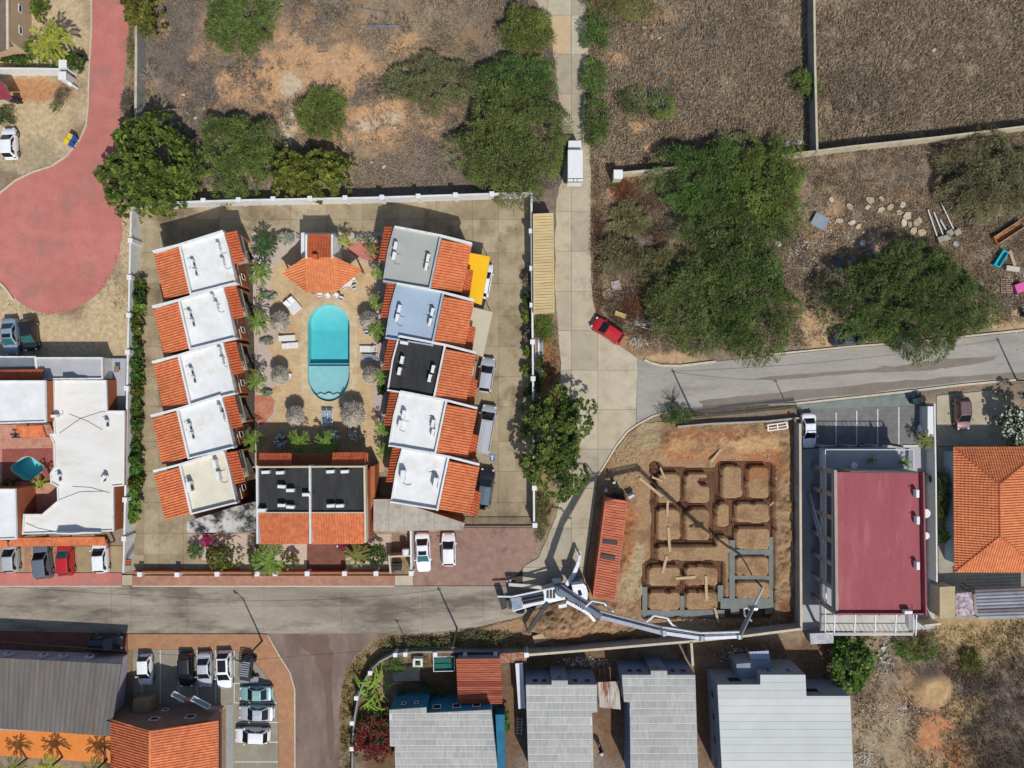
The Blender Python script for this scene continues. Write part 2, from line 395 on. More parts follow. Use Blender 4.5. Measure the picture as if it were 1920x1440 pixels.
    dm = np.hypot((PX - 1748) / 40, (PY - 1290) / 40); Z += np.clip(1 - dm ** 2, 0, 1) * .8 * (.7 + n1 * .6) - np.clip(1 - (dm / .45) ** 2, 0, 1) * .35
    Z += np.where((PX > 1640) & (PY > 1200), (n1 - .5) * .35 + (n3 - .5) * .12, 0)
    hid = (PX > 566) & (PX < 666) & (PY > 562) & (PY < 763); Z[hid] = -3.0                       # room for the swimming pools
    hid = (PX > 20) & (PX < 84) & (PY > 854) & (PY < 902); Z[hid] = -2.6
    hid = (PX > 1200) & (PX < 1456) & (PY > 862) & (PY < 1161); Z[hid] = -2.2
    C[(np.abs(X) > 64.2) | (np.abs(Y) > 49.2)] = A(140, 122, 98)
    m = len(xs); k = len(ys); idx = np.arange(m * k).reshape(k, m)
    F = np.stack([idx[:-1, :-1], idx[:-1, 1:], idx[1:, 1:], idx[1:, :-1]], -1).reshape(-1, 4)
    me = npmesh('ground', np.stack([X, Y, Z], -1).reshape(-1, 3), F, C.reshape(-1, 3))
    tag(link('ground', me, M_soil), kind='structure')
terrain()

# ---------------------------------------------------------------- roads, pavements, yards
M_ns = [mat('road_concrete_%s' % n, A(*c), A(*d), .8, .9, bump=.08, stain=A(150, 138, 118), sscale=.4, samt=.4, big=.08) for n, c, d in
        (('a', (198, 184, 158), (186, 172, 146)), ('b', (188, 176, 154), (178, 166, 144)), ('c', (204, 192, 166), (190, 178, 154)))]
M_tan = mat('road_patch_tan', A(214, 186, 150), A(204, 176, 140), .8, .9, bump=.06)
M_st = mat('street_concrete', A(176, 165, 148), A(154, 143, 128), .5, .9, bump=.08, stain=A(104, 94, 84), sscale=.3, samt=.85, sthr=.48, big=.25, stretch=(.3, 1.1, 1))
M_asph = mat('asphalt_pale', A(176, 170, 160), A(164, 158, 149), .5, .9, bump=.12, bscale=60, stain=A(140, 132, 122), sscale=.25, samt=.5, stretch=(.3, 1.3, 1))
M_side = mat('street_dirt', A(150, 130, 118), A(126, 108, 98), .5, .95, bump=.1, stain=A(108, 88, 78), sscale=.12, samt=.8, sthr=.48, big=.2, stretch=(1.2, .4, 1))
M_red = mat('red_paving', A(205, 132, 120), A(198, 120, 110), .6, .85, bump=.05, stain=A(164, 124, 112), sscale=.3, samt=.65, sthr=.5, big=.16)
M_brickw = brickmat('brick_walk', A(198, 150, 126), A(180, 130, 108), (.72, .72, .7), 1, .22, .11, .012, stain=A(140, 100, 82))
M_brickd = brickmat('brick_walk_dark', A(150, 100, 84), A(128, 84, 70), (.7, .7, .7), 1, .22, .11, .012, stain=A(96, 68, 58))
M_bricko = brickmat('brick_walk_orange', A(188, 132, 104), A(196, 152, 110), (.75, .75, .7), 1, .22, .11, .012, stain=A(160, 122, 90))
M_fore = brickmat('brick_forecourt', A(182, 148, 132), A(164, 130, 116), (.75, .72, .7), 1, .2, .1, .014, stain=A(124, 90, 78))
M_lot = mat('lot_concrete', A(164, 156, 138), A(150, 142, 126), .7, .9, bump=.1, stain=A(116, 108, 96), sscale=.3, samt=.5)
M_court = [mat('court_concrete_%s' % n, A(*c), A(*d), .45, .9, bump=.06, stain=A(108, 92, 72), sscale=.22, samt=.7, sthr=.5, big=.2) for n, c, d in
           (('a', (186, 170, 140), (160, 143, 114)), ('b', (176, 160, 130), (150, 134, 106)), ('c', (194, 178, 148), (168, 151, 122)))]
M_kerb = mat('kerb_stone', A(214, 204, 182), A(198, 186, 160), 2, .9)

def ragged(pts, amp=2.0, sub=5):
    out = []
    for i in range(len(pts)):
        a, b = pts[i], pts[(i + 1) % len(pts)]
        for k in range(sub):
            t = k / sub; out.append((a[0] + (b[0] - a[0]) * t + random.gauss(0, amp) * (k > 0), a[1] + (b[1] - a[1]) * t + random.gauss(0, amp * .5) * (k > 0)))
    return out
MB().sheet(WP(ragged(RED_ROAD, .9, 4)), -.02).build('red_road', M_red, kind='structure')
ns = slabs('road', 'road_slab', ragged(NS_ROAD, .8, 4), [980, 1027, 1071.5, 1121, 1200], [-30, 28, 102, 175, 250, 323, 397, 471, 546, 620, 694, 768, 842, 916, 990, 1064, 1112], .012, M_ns, M_joint, .5)
MB().sheet(WP([(1031, 31), (1069, 29), (1069, 100), (1038, 100)]), .0165).build('road_patch', M_tan, ns)
MB().sheet(WP(EW_ROAD), -.006).build('street', M_asph, kind='structure')
slabs('street', 'road_slab', ST_ROAD, [-40, 69, 209, 246, 351, 495, 641, 792, 906, 1120], [1090, 1136, 1190], 0.0, M_st, M_joint, .35)
MB().sheet(WP(SIDE_ROAD), -.004).build('side_street', M_side, kind='structure')
M_wet = mat('damp_asphalt', A(140, 130, 118), A(128, 119, 108), .8, .75)
M_wet2 = mat('damp_street', A(128, 114, 98), A(120, 106, 90), .8, .75)
for z, p, m in ((-.002, [(1380,712),(1470,704),(1600,694),(1700,684),(1790,672),(1870,667),(1862,676),(1790,688),(1750,694),(1600,700),(1480,711)], M_wet),
                (-.0035, [(1310,752),(1440,738),(1560,727),(1700,712),(1880,700),(1950,696),(1950,703),(1800,717),(1590,741),(1400,759),(1320,764)], M_wet),
                (.0, [(545,1192),(615,1192),(625,1230),(622,1300),(628,1420),(618,1425),(610,1300),(590,1230),(560,1210)], mat('damp_dirt', A(122, 98, 84), A(112, 90, 78), .8, .8))):
    MB().sheet(WP(ragged(p)), z).build('damp_patch', m, kind='structure')
for nm, p, z, m in (('pavement', WALK_W, .1, M_brickd), ('pavement', WALK_S, .1, M_bricko), ('pavement', WALK_N1, .1, M_red), ('pavement', WALK_N2, .1, M_brickw), ('forecourt', FORE, .05, M_fore), ('parking_ground', LOT, .06, M_lot),
                    ('crossing', [(229.5,1078),(248.5,1078),(248.5,1097.4),(229.5,1097.4)], .08, M_ns[0]), ('crossing', [(740.5,1079),(774.5,1079),(774.5,1097.4),(740.5,1097.4)], .08, M_ns[2])):
    MB().prism(WP(p), -.05, z).build(nm, m, kind='structure')
def kerb(pts, w=.16, z=.11, m=None, name='kerb'):
    b = MB(); P = [W(*p) for p in pts]; n = len(P)
    for i in range(n - 1):
        b.beam(P[i] + Vector((0, 0, z / 2 - .03)), P[i + 1] + Vector((0, 0, z / 2 - .03)), w, z + .06)
    b.build(name, m or M_kerb, kind='structure')
kerb([(172,-30),(172,60),(167,150),(166,200),(162,235),(150,262),(125,293),(95,312),(60,323),(30,338),(0,362),(-30,388)])
kerb([(1208,675),(1222,681),(1240,685.5),(1275,686),(1342,678)], .25)
kerb([(1440,665),(1600,649.5),(1700,642),(1960,615)], .2)
kerb([(1122,891),(1137,867),(1156,835),(1176,809.5),(1195,796),(1225,780),(1250,774)], .2)
kerb([(1440,759),(1490,757),(1590,746),(1700,734),(1800,722),(1960,707)], .22)
kerb([(-20,1098.6),(229,1098.6)], .12, .12); kerb([(249,1098.6),(740,1098.6)], .14, .12)
kerb([(553.5,1470),(553,1292),(544,1260),(525,1230),(502,1190)], .14, .12)
kerb([(0,530),(14,545),(25,562)], .25, .14)

# the walled compound's yard
cb = MB().sheet(WP(COURT), -.02, [WP([(490, 450), (705, 450), (705, 868), (490, 868)])]).build('courtyard', M_joint, kind='structure')
gx = [232, 270, 298, 344, 411, 478, 545, 612, 680, 748, 818, 886, 935, 1002]; gy = [360, 412, 474, 532, 592, 650, 706, 762, 828, 884, 942, 1000, 1040, 1076]
for i in range(len(gx) - 1):
    for j in range(len(gy) - 1):
        P = clip_rect(COURT, gx[i] + .2, gy[j] + .2, gx[i + 1] - .2, gy[j + 1] - .2)
        if len(P) < 3 or area(P) < 4: continue
        if gx[i] > 490 and gx[i + 1] < 720 and gy[j] > 445 and gy[j + 1] < 870: continue
        if gx[i] > 300 and gx[i + 1] < 480 and gy[j] > 440 and gy[j + 1] < 960: continue            # under the houses
        MB().prism(WP(P), -.04, .01).build('yard_slab', random.choice(M_court), cb)
MB().sheet(WP([(352, 1002), (470, 1000), (575, 1003), (575, 1070), (455, 1070), (440, 1056), (380, 1050)]), .018).build('garden_bed', mat('front_gravel', A(216, 196, 176), A(196, 176, 156), 5, .95, bump=.4, bscale=16), kind='structure')
MB().sheet(WP([(576, 1003), (648, 1003), (648, 1072), (576, 1072)]), .02).build('drive_paving', M_brickd, kind='structure')
MB().sheet(WP([(649, 1003), (733, 1001), (728, 1070), (649, 1071)]), .0185).build('garden_bed', mat('front_gravel', (0, 0, 0)), kind='structure')
M_gravel = mat('pink_gravel', A(214, 196, 184), A(188, 168, 158), 6, .95, bump=.5, bscale=18, stain=A(170, 148, 136), sscale=.6, samt=.4)
M_deck = brickmat('pool_brick', A(226, 202, 164), A(214, 184, 142), (.8, .7, .58), 1, .3, .15, .02, stain=A(190, 132, 76))
M_coping = brickmat('coping_stone', A(224, 204, 168), A(212, 190, 150), (.8, .74, .66), 1, .6, .6, .015, stain=A(196, 160, 112))
def pool_out(x0, x1, yt, yb, rt, rb, n=22):
    cx = (x0 + x1) / 2; r = (x1 - x0) / 2; P = []
    for i in range(n + 1):
        t = PI - PI * i / n; P.append((cx + r * math.cos(t), yt + rt - rt * math.sin(t)))
    for i in range(n + 1):
        t = PI * i / n; P.append((cx + r * math.cos(t), yb - rb + rb * math.sin(t)))
    return P
POOL = pool_out(577, 655.5, 571, 752.5, 41, 50); COPE = pool_out(573.5, 659, 567, 756.5, 43, 52); COPO = pool_out(563, 669.5, 558, 766, 50, 60)
HOLE = pool_out(575, 657.5, 569, 754.5, 42, 51)
MB().sheet(WP(GARDEN), .026, [WP(HOLE)]).build('garden_bed', M_gravel, kind='structure')
DECK = [(512,503),(548,468),(575,462),(632,470),(655,482),(690,492),(700,505),(706,560),(697,600),(700,660),(703,700),(700,760),(712,800),(718,840),(719,884),(479,884),(480,850),(495,800),(512,785),(520,760),(506,738),(519,718),(516,680),(500,650),(522,640),(512,622),(497,600),(520,580),(505,556)]
MB().sheet(WP(DECK), .034, [WP(COPE)]).build('pool_deck', M_deck, kind='structure')
MB().sheet(WP([(648,455),(716,455),(714,490),(690,489),(668,482),(655,474)]), .038).build('red_paving', M_red, kind='structure')
for p in ([(478,742),(505,740),(516,752),(510,778),(494,795),(478,800)],):
    MB().sheet(WP(ragged(p, .8)), .038).build('red_paving', mat('red_flag', A(188, 104, 76), A(206, 150, 120), 1, .8, bump=.1), kind='structure')
b = MB(); n = len(COPO)
for i in range(n):                                                    # broad pale stone ring
    j = (i + 1) % n; a0, a1, c0, c1 = W(*COPO[i], .05), W(*COPO[j], .05), W(*POOL[i], .05), W(*POOL[j], .05)
    b.add([a0, a1, c1, c0], [(0, 1, 2, 3)])
b.build('pool_coping', M_coping, kind='structure')
# the pool itself: walls, deep floor, shallow shelf, steps, water
M_pooltile = mat('pool_plaster', A(186, 224, 224, 1.15), A(174, 216, 218, 1.15), 1.2, .6, big=.05)
M_poolshal = mat('pool_plaster_pale', A(196, 218, 218, 1.25), A(184, 210, 212, 1.25), 1.5, .6, big=.05)
M_poolrim = mat('pool_rim_tile', A(178, 150, 108), A(160, 132, 92), 8, .6)
pool = thing('swimming_pool', W(616, 660), 'long turquoise swimming pool with rounded ends inside the walled compound', 'pool')
P = WP(POOL); b = MB()
for i in range(len(P)):
    a, c = P[i], P[(i + 1) % len(P)]
    b.quad((a.x, a.y, -1.5), (c.x, c.y, -1.5), (c.x, c.y, -.1), (a.x, a.y, -.1))
b.build('basin_wall', M_pooltile, pool)
b = MB()
for i in range(len(P)):
    a, c = P[i], P[(i + 1) % len(P)]
    b.quad((a.x, a.y, -.1), (c.x, c.y, -.1), (c.x, c.y, .05), (a.x, a.y, .05))
b.build('rim_tile', M_poolrim, pool)
big = clip_rect(POOL, 560, 560, 680, 681); sml = clip_rect(POOL, 560, 686, 680, 760)
nb_ = MB().sheet([(p.x, p.y) for p in WP(clip_rect(POOL, 560, 560, 680, 618))], 0); nb_.v = [(x, y, -.75 - .75 * min(1, max(0, (W(0, 572).y - y) / (46 * S)))) for x, y, z in nb_.v]; nb_.build('sloped_floor', M_pooltile, pool)
MB().sheet([(p.x, p.y) for p in WP(clip_rect(POOL, 560, 618, 680, 681))], -1.5).build('deep_floor', M_pooltile, pool)
MB().prism([(p.x, p.y) for p in WP(sml)], -1.5, -.5).build('shallow_shelf', M_poolshal, pool)
MB().prism([(p.x, p.y) for p in WP([(577.3, 681), (655.2, 681), (655.2, 685.5), (577.3, 685.5)])], -1.5, -.8).build('step', M_pooltile, pool)
arc = [(592, 741), (600, 737), (616, 743), (632, 737), (640, 741), (630, 748), (616, 751), (602, 748)]
MB().prism([(p.x, p.y) for p in WP(arc)], -.5, -.28).build('seat_ledge', M_poolshal, pool)
MB().prism([(p.x, p.y) for p in WP([(609, 744), (610, 739), (616, 736.5), (622, 739), (623, 744)])], -.5, -.22).build('round_step', M_poolshal, pool)
def water_mat():
    m = bpy.data.materials.new('pool_water'); m.use_nodes = True; t = m.node_tree; N = t.nodes; L = t.links
    tr = N.new('ShaderNodeBsdfTransparent'); tr.inputs[0].default_value = (.96, .99, .99, 1)
    gl = N.new('ShaderNodeBsdfGlossy'); gl.inputs['Roughness'].default_value = .05
    fr = N.new('ShaderNodeFresnel'); fr.inputs[0].default_value = 1.33
    g = N.new('ShaderNodeNewGeometry'); n = N.new('ShaderNodeTexNoise'); n.inputs['Scale'].default_value = 1.6; n.inputs['Detail'].default_value = 3
    bm = N.new('ShaderNodeBump'); bm.inputs['Strength'].default_value = .25; bm.inputs['Distance'].default_value = .1
    L.new(g.outputs['Position'], n.inputs['Vector']); L.new(n.outputs['Fac'], bm.inputs['Height'])
    L.new(bm.outputs[0], gl.inputs['Normal']); L.new(bm.outputs[0], fr.inputs['Normal'])
    mx = N.new('ShaderNodeMixShader'); L.new(fr.outputs[0], mx.inputs[0]); L.new(tr.outputs[0], mx.inputs[1]); L.new(gl.outputs[0], mx.inputs[2])
    L.new(mx.outputs[0], N['Material Output'].inputs['Surface']); MATS['pool_water'] = m
    va = N.new('ShaderNodeVolumeAbsorption'); va.inputs['Color'].default_value = (.06, .82, .87, 1); va.inputs['Density'].default_value = .5; L.new(va.outputs[0], N['Material Output'].inputs['Volume']); return m
M_water = water_mat()
MB().prism([lerp2(p, ctr(P), -.004) for p in P], -1.9, -.06, bottom=True).build('water', M_water, pool)

# ---------------------------------------------------------------- the building site: dug soil with footing trenches
def site():
    st = .13
    x0, x1 = (795 - 960) * S, (1502 - 960) * S; y0, y1 = (720 - 1228) * S, (720 - 784) * S
    xs = np.arange(x0, x1, st); ys = np.arange(y0, y1, st); X, Y = np.meshgrid(xs, ys); PX = X / S + 960; PY = 720 - Y / S
    n1 = fbm(X * .8, Y * .8, 5); n2 = fbm(X * .2 + 3, Y * .2, 4); n3 = fbm(X * 3.1, Y * 3.1, 3)
    Z = .02 + (n1 - .5) * .1 + (n3 - .5) * .06
    # loose spoil: north band, west band, east berm, heap by the truck
    def bump(cx, cy, rx, ry, h, rg=.6):
        nonlocal Z
        d = ((PX - cx) / rx) ** 2 + ((PY - cy) / ry) ** 2
        Z = Z + h * np.clip(1 - d, 0, 1) * (1 + (n1 - .5) * 2 * rg + (n3 - .5) * rg)
    bump(1350, 826, 170, 34, .35); bump(1178, 1000, 26, 110, .45); bump(1473, 990, 22, 220, .35, 1.2); bump(1100, 1165, 110, 42, .9); bump(1040, 1180, 60, 34, .5)
    bump(1170, 1090, 30, 60, .3); bump(1250, 1185, 120, 16, .3); bump(1230, 840, 60, 30, .2)
    PXj = PX + (n1 - .5) * 5 + (n3 - .5) * 2.5; PYj = PY + (fbm(X * .8 + 31, Y * .8, 5) - .5) * 5 + (n3 - .5) * 2
    tr = np.zeros(X.shape, bool)
    for a, b_, c, d in TRENCH:
        if c - a > d - b_: d += 3
        else: c += 1.2
        tr |= (PXj > a - .6) & (PXj < c + .6) & (PYj > b_ - .5) & (PYj < d + .5)
    f_ = tr.astype(float)
    for _ in range(10): f_[1:-1, 1:-1] = (f_[1:-1, 1:-1] + f_[:-2, 1:-1] + f_[2:, 1:-1] + f_[1:-1, :-2] + f_[1:-1, 2:]) / 5     # slumped, rounded corners
    tr = f_ > .5
    Z = np.where(tr, -.85 + (n1 - .5) * .08, Z)
    C = np.empty(X.shape + (3,)); C[:] = A(170, 138, 104)
    def lay(c, w): C[:] = C * (1 - w[..., None]) + np.array(c) * w[..., None]
    lay(A(138, 106, 76), np.clip((n1 - .5) * 6, 0, 1) * .7)
    def blob(c, cx, cy, rx, ry, s=1.0, rough=1.0):
        d = np.sqrt(((PX - cx) / rx) ** 2 + ((PY - cy) / ry) ** 2) + (n1 - .5) * 2 * rough + (n3 - .5) * rough
        lay(c, np.clip((1 - d) * 2.2, 0, 1) * s)
    for b in [(1340,822,130,22),(1270,835,40,36),(1330,852,60,10)]: blob(A(176,118,80), *b, .75)
    for b in [(1175,980,22,70),(1185,905,26,16),(1180,1040,18,50),(1440,870,50,40)]: blob(A(170,112,72), *b, .8)
    blob(A(200,168,122), 1400, 830, 80, 16, .7); blob(A(192,158,114), 1290, 830, 50, 16, .6)
    for b in [(1195,1060,16,60),(1185,1100,30,40),(1215,800,36,16),(1215,825,30,18)]: blob(A(176,158,122), *b, .85)
    for b in [(1170,855,50,36),(1170,900,40,22)]: blob(A(166,140,104), *b, .9, .4)
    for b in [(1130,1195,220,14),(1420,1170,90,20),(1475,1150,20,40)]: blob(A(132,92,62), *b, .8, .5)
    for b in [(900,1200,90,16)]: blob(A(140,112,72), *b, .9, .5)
    lay(A(126, 90, 64), tr * .8)
    ins = inpoly(PX + (n3 - .5) * 2, PY, SITE)
    k, m = X.shape; idx = np.arange(m * k).reshape(k, m)
    ok = ins[:-1, :-1] & ins[1:, 1:] & ins[:-1, 1:] & ins[1:, :-1]
    F = np.stack([idx[:-1, :-1], idx[:-1, 1:], idx[1:, 1:], idx[1:, :-1]], -1)[ok]
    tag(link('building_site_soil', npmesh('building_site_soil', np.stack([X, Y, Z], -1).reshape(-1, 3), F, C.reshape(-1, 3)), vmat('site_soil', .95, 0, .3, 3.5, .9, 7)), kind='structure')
    return
site()
M_wetc = mat('poured_concrete', A(132, 138, 132), A(120, 126, 122), 1.2, .75, bump=.15, bscale=12)
pc = thing('poured_footing', W(1410, 1130), 'fresh grey concrete poured into the trenches at the site corner', 'concrete')
for k, (a, b_, c, d) in enumerate(POURED):
    if c - a > d - b_ and d - b_ < 12: d += 2.6
    elif d - b_ > c - a and c - a < 12: c += 1
    MB().prism(WP([(a, b_), (c, b_), (c, d), (a, d)]), -1.2, -.3 - .004 * k).build('poured_strip', M_wetc, pc)
M_rebar = mat('rebar', A(146, 104, 82), A(112, 76, 60), 5, .8, metal=.2)
rb = MB()
for a, b_, c, d in TRENCH:
    z = -.6
    nx = max(2, int((c - a) * S / .24)); ny = max(2, int((d - b_) * S / .24))
    for i in range(nx + 1):
        x = a + (c - a) * i / nx; p, q = W(x, b_), W(x, d); rb.box(p.x - .02, q.y, z, p.x + .02, p.y, z + .03)
    for j in range(ny + 1):
        y = b_ + (d - b_) * j / ny; p, q = W(a, y), W(c, y); rb.box(p.x, p.y - .02, z + .03, q.x, p.y + .02, z + .06)
rb.build('reinforcement_mesh', M_rebar, None, 'rust brown steel reinforcement mesh lying in the footing trenches', 'rebar')['kind'] = 'stuff'
# ---------------------------------------------------------------- building helpers
def tile_slope(b, pts, up, pitch=.29, course=.42, amp=.1, lift=.03):
    """clay barrel tiles over a planar convex outline; pts: 3-D corners, up: horizontal-ish direction that runs up the slope"""
    P = [Vector(p) for p in pts]
    n = Vector((0, 0, 0))
    for i in range(len(P)): n += (P[i] - P[0]).cross(P[(i + 1) % len(P)] - P[0])
    n.normalize()
    if n.z < 0: n = -n
    v = Vector(up); v = (v - n * v.dot(n)).normalized(); u = v.cross(n).normalized()
    O = P[0]; Q = [((p - O).dot(u), (p - O).dot(v)) for p in P]
    def span(x):
        r = []
        for i in range(len(Q)):
            a, c = Q[i], Q[(i + 1) % len(Q)]
            if (a[0] - x) * (c[0] - x) <= 0 and abs(a[0] - c[0]) > 1e-9: r.append(a[1] + (c[1] - a[1]) * (x - a[0]) / (c[0] - a[0]))
        return (min(r), max(r)) if len(r) > 1 else None
    u0 = min(q[0] for q in Q); u1 = max(q[0] for q in Q); k = max(1, round((u1 - u0) / pitch)); w = (u1 - u0) / k
    prof = [(0, 0), (.12, .0), (.28, .75), (.5, 1), (.72, .75), (.88, 0), (1, 0)]
    for i in range(k):
        a = u0 + i * w; sp = [span(min(max(a + t * w, u0 + 1e-4), u1 - 1e-4)) for t, _ in prof]
        if any(s is None for s in sp): continue
        lo = min(s[0] for s in sp); hi = max(s[1] for s in sp)
        nc = max(1, round((hi - lo) / course)); cs = (hi - lo) / nc
        for j in range(nc):
            va, vb = lo + j * cs, lo + (j + 1) * cs
            row = []
            for (t, h), s in zip(prof, sp):
                x = a + t * w; p0 = min(max(va, s[0]), s[1]); p1 = min(max(vb, s[0]), s[1])
                row.append((O + u * x + v * p0 + n * (h * amp + lift + .02), O + u * x + v * p1 + n * (h * amp + .02)))
            vs = [r[0] for r in row] + [r[1] for r in row]; m = len(prof)
            fs = [(q, q + 1, m + q + 1, m + q) for q in range(m - 1) if (row[q][0] - row[q][1]).length > .01 or (row[q + 1][0] - row[q + 1][1]).length > .01]
            if fs: b.add(vs, fs)
    b.add([p for p in P], [tuple(range(len(P)))])
    return b
def ridge(b, a, c, r=.1):
    return b.tube(a, c, r, r, 8)
def window_on(parent, a, b_, z0, z1, t0, t1, out=.03, fm=None, gm=None, panes=2, sill=False):
    """framed window on the vertical wall from a to b_ (seen from outside, a at left); t in metres along it"""
    a = Vector((a[0], a[1], 0)); b_ = Vector((b_[0], b_[1], 0)); d = (b_ - a).normalized(); n = Vector((d.y, -d.x, 0))
    p = lambda t, z, o: a + d * t + n * o + Vector((0, 0, z))
    f = MB(); w = .07
    for (s0, s1, y0, y1) in ((t0, t1, z0, z0 + w), (t0, t1, z1 - w, z1), (t0, t0 + w, z0 + w, z1 - w), (t1 - w, t1, z0 + w, z1 - w)):
        f.add([p(s0, y0, 0), p(s1, y0, 0), p(s1, y1, 0), p(s0, y1, 0), p(s0, y0, out + .03), p(s1, y0, out + .03), p(s1, y1, out + .03), p(s0, y1, out + .03)],
              [(4, 5, 6, 7), (0, 1, 5, 4), (1, 2, 6, 5), (2, 3, 7, 6), (3, 0, 4, 7)])
    o = f.build('window', fm or M_whitepaint, parent)
    for k in range(panes):
        s0 = t0 + w + (t1 - t0 - 2 * w) * k / panes + .015; s1 = t0 + w + (t1 - t0 - 2 * w) * (k + 1) / panes - .015
        MB().quad(p(s0, z0 + w, out), p(s1, z0 + w, out), p(s1, z1 - w, out), p(s0, z1 - w, out)).build('pane', gm or M_glass, o)
    return o
def parapet(pts, z0, z1, w=.18, closed=False):
    b = MB(); n = len(pts)
    for i in range(n if closed else n - 1):
        a, c = Vector((pts[i][0], pts[i][1], (z0 + z1) / 2)), Vector((pts[(i + 1) % n][0], pts[(i + 1) % n][1], (z0 + z1) / 2))
        d = (c - a).normalized() * w * .49
        b.beam(a - d, c + d, w, z1 - z0 + .002 * i)
    return b
def copy_tree(o, parent=None):
    c = o.copy(); COL.objects.link(c); c.parent = parent
    for ch in o.children: copy_tree(ch, c)
    return c
def lerp(a, b, t): return (a[0] + (b[0] - a[0]) * t, a[1] + (b[1] - a[1]) * t)

# ---------------------------------------------------------------- the two rows of white-roofed holiday houses
ROOFS = {'white': mat('roof_white', A(240, 241, 240), A(226, 226, 222), .7, .8, stain=A(214, 200, 166), sscale=.5, samt=.5, sthr=.56, big=.05),
         'cream': mat('roof_cream', A(232, 226, 206), A(220, 212, 188), .7, .8, stain=A(190, 170, 126), sscale=.5, samt=.5, big=.05),
         'grey': mat('roof_grey', A(176, 179, 172), A(170, 173, 166), .7, .8, big=.04), 'blue': mat('roof_blue', A(168, 186, 204), A(162, 180, 198), .7, .8, big=.04, stain=A(150, 160, 168), sscale=.5, samt=.3),
         'black': mat('roof_black', A(62, 62, 62), A(50, 50, 51), 1.2, .8, stain=A(120, 120, 118), sscale=.35, samt=.45, sthr=.58, stretch=(1, .3, 1))}
PARA = {'white': M_white, 'cream': M_white, 'black': M_white, 'grey': mat('parapet_grey', A(178, 186, 190), A(166, 172, 176), 1.5, .8), 'blue': mat('parapet_blue', A(172, 190, 206), A(160, 176, 192), 1.5, .8)}
ZR, ZP = 5.05, 5.5
def row_house(east, roof, label, dx, dy):
    """east=True: tile slope on the east side (right-hand row). px shapes of the northern house of each row, moved by dx, dy"""
    T = lambda pts, h: [W(x + dx, y + dy, h) for x, y in pts]
    if not east:
        flat = [(335, 460), (417.5, 433.5), (425, 466), (441, 531), (357.5, 552)]; nwall = [(286, 471.5), (335, 459), (417.5, 433)]
        slope_t = [(337, 462.5), (356.5, 549)]; slope_e = [(289.4, 476.5), (309.5, 562.5)]; divl = [(336.5, 462), (357, 550.5)]
        awn_i, awn_o = [(421, 436), (438.5, 495.5)], [(444, 432.5), (459, 490.5)]; eastl = [(417.5, 434), (426, 464), (441, 531)]
        swall = [(357.5, 551), (441, 530)]
        bal = [(440, 448), (461, 443), (470, 488), (448, 494)]
    else:
        flat = [(740, 424.5), (826, 441), (805, 541), (719, 527), (727, 472)]; nwall = [(740, 425), (826, 441.5), (884.5, 456.5)]
        slope_t = [(828, 449), (808, 540)]; slope_e = [(884.5, 460.5), (866, 549)]; divl = [(826.5, 442), (805.5, 541)]
        awn_i, awn_o = [(737.5, 424.5), (724.5, 489)], [(722.5, 424), (710, 489)]; eastl = [(740, 425), (728, 470), (719, 527)]
        swall = [(719.5, 526.5), (805, 540.5)]
        bal = None
    base = T([ctr(flat)], ZR)[0]; t = thing('row_house', (base.x, base.y, 0), label, 'house', 'holiday houses in the walled compound')
    F = T(flat, ZR); E = T(slope_e, 4.55); ST = T(slope_t, 5.25)
    body = [F[0], F[1], F[2], F[3]] if not east else [F[0], F[1], F[2], F[3]]
    if not east: body = [T([(417.5, 433.5)], ZR)[0], T([(441, 531)], ZR)[0], E[1], E[0]]
    else: body = [E[0], E[1], T([(719, 527)], ZR)[0], T([(740, 424.5)], ZR)[0]]
    ins = Vector((sum(p.x for p in body) / 4, sum(p.y for p in body) / 4, 0))
    bw = [Vector((p.x, p.y, 0)) + (ins - Vector((p.x, p.y, 0))).normalized() * .22 for p in body]
    wl = MB().prism(bw, 0, 4.45).build('wall', M_terra, t)
    MB().prism([lerp((p.x, p.y), ctr([(q.x, q.y) for q in F]), .02) for p in F], 4.3, 4.96).build('upper_wall', M_terra, t)
    fc = ctr([(p.x, p.y) for p in F])
    MB().prism([lerp((p.x, p.y), fc, .015) for p in F], 4.965, ZR).build('flat_roof', ROOFS[roof], t)
    pm = PARA[roof]
    nb = MB(); N3 = T(nwall, ZP)
    for i in range(2): nb.beam(N3[i] - Vector((0, 0, .5)), N3[i + 1] - Vector((0, 0, .5)), .24 + .004 * i, 1.0)
    nb.build('gable_wall', M_white, t)
    parapet(T(divl, 5.45), 4.6, 5.45, .2).build('parapet', pm, t)
    parapet(T(swall, 5.48), 4.4, 5.48, .16).build('parapet', pm, t)
    parapet(T(eastl, 5.22), 4.4, 5.22, .16).build('parapet', pm, t)
    up = (ST[0] + ST[1] - E[0] - E[1]); up.z = 0
    sl = tile_slope(MB(), [E[0], ST[0], ST[1], E[1]], up).build('tile_roof', M_tile, t)
    # awning, balcony and openings on the garden side
    I, O_ = T(awn_i, 4.85), T(awn_o, 4.35); up = I[0] + I[1] - O_[0] - O_[1]; up.z = 0
    tile_slope(MB(), [O_[0], I[0], I[1], O_[1]], up).build('tile_awning', M_tile2, t)
    gw = [Vector((p.x, p.y, 0)) for p in (T([(423, 437)], 4.8) + T([(441, 531)], ZR) if not east else T([(738, 426)], 4.8) + T([(719, 527)], ZR))]
    a, c = (gw[1], gw[0]) if not east else (gw[0], gw[1])                     # left to right seen from the garden
    if not east: a, c = gw[1], gw[0]
    a = bw[1] if not east else bw[3]; c = bw[0] if not east else bw[2]
    L = (Vector(c) - Vector(a)).length
    window_on(wl, a, c, 3.3, 4.15, .8 if not east else L - 1.6, 1.5 if not east else L - .9, panes=1)
    window_on(wl, a, c, .9, 1.9, .8 if not east else L - 1.6, 1.5 if not east else L - .9, panes=1)
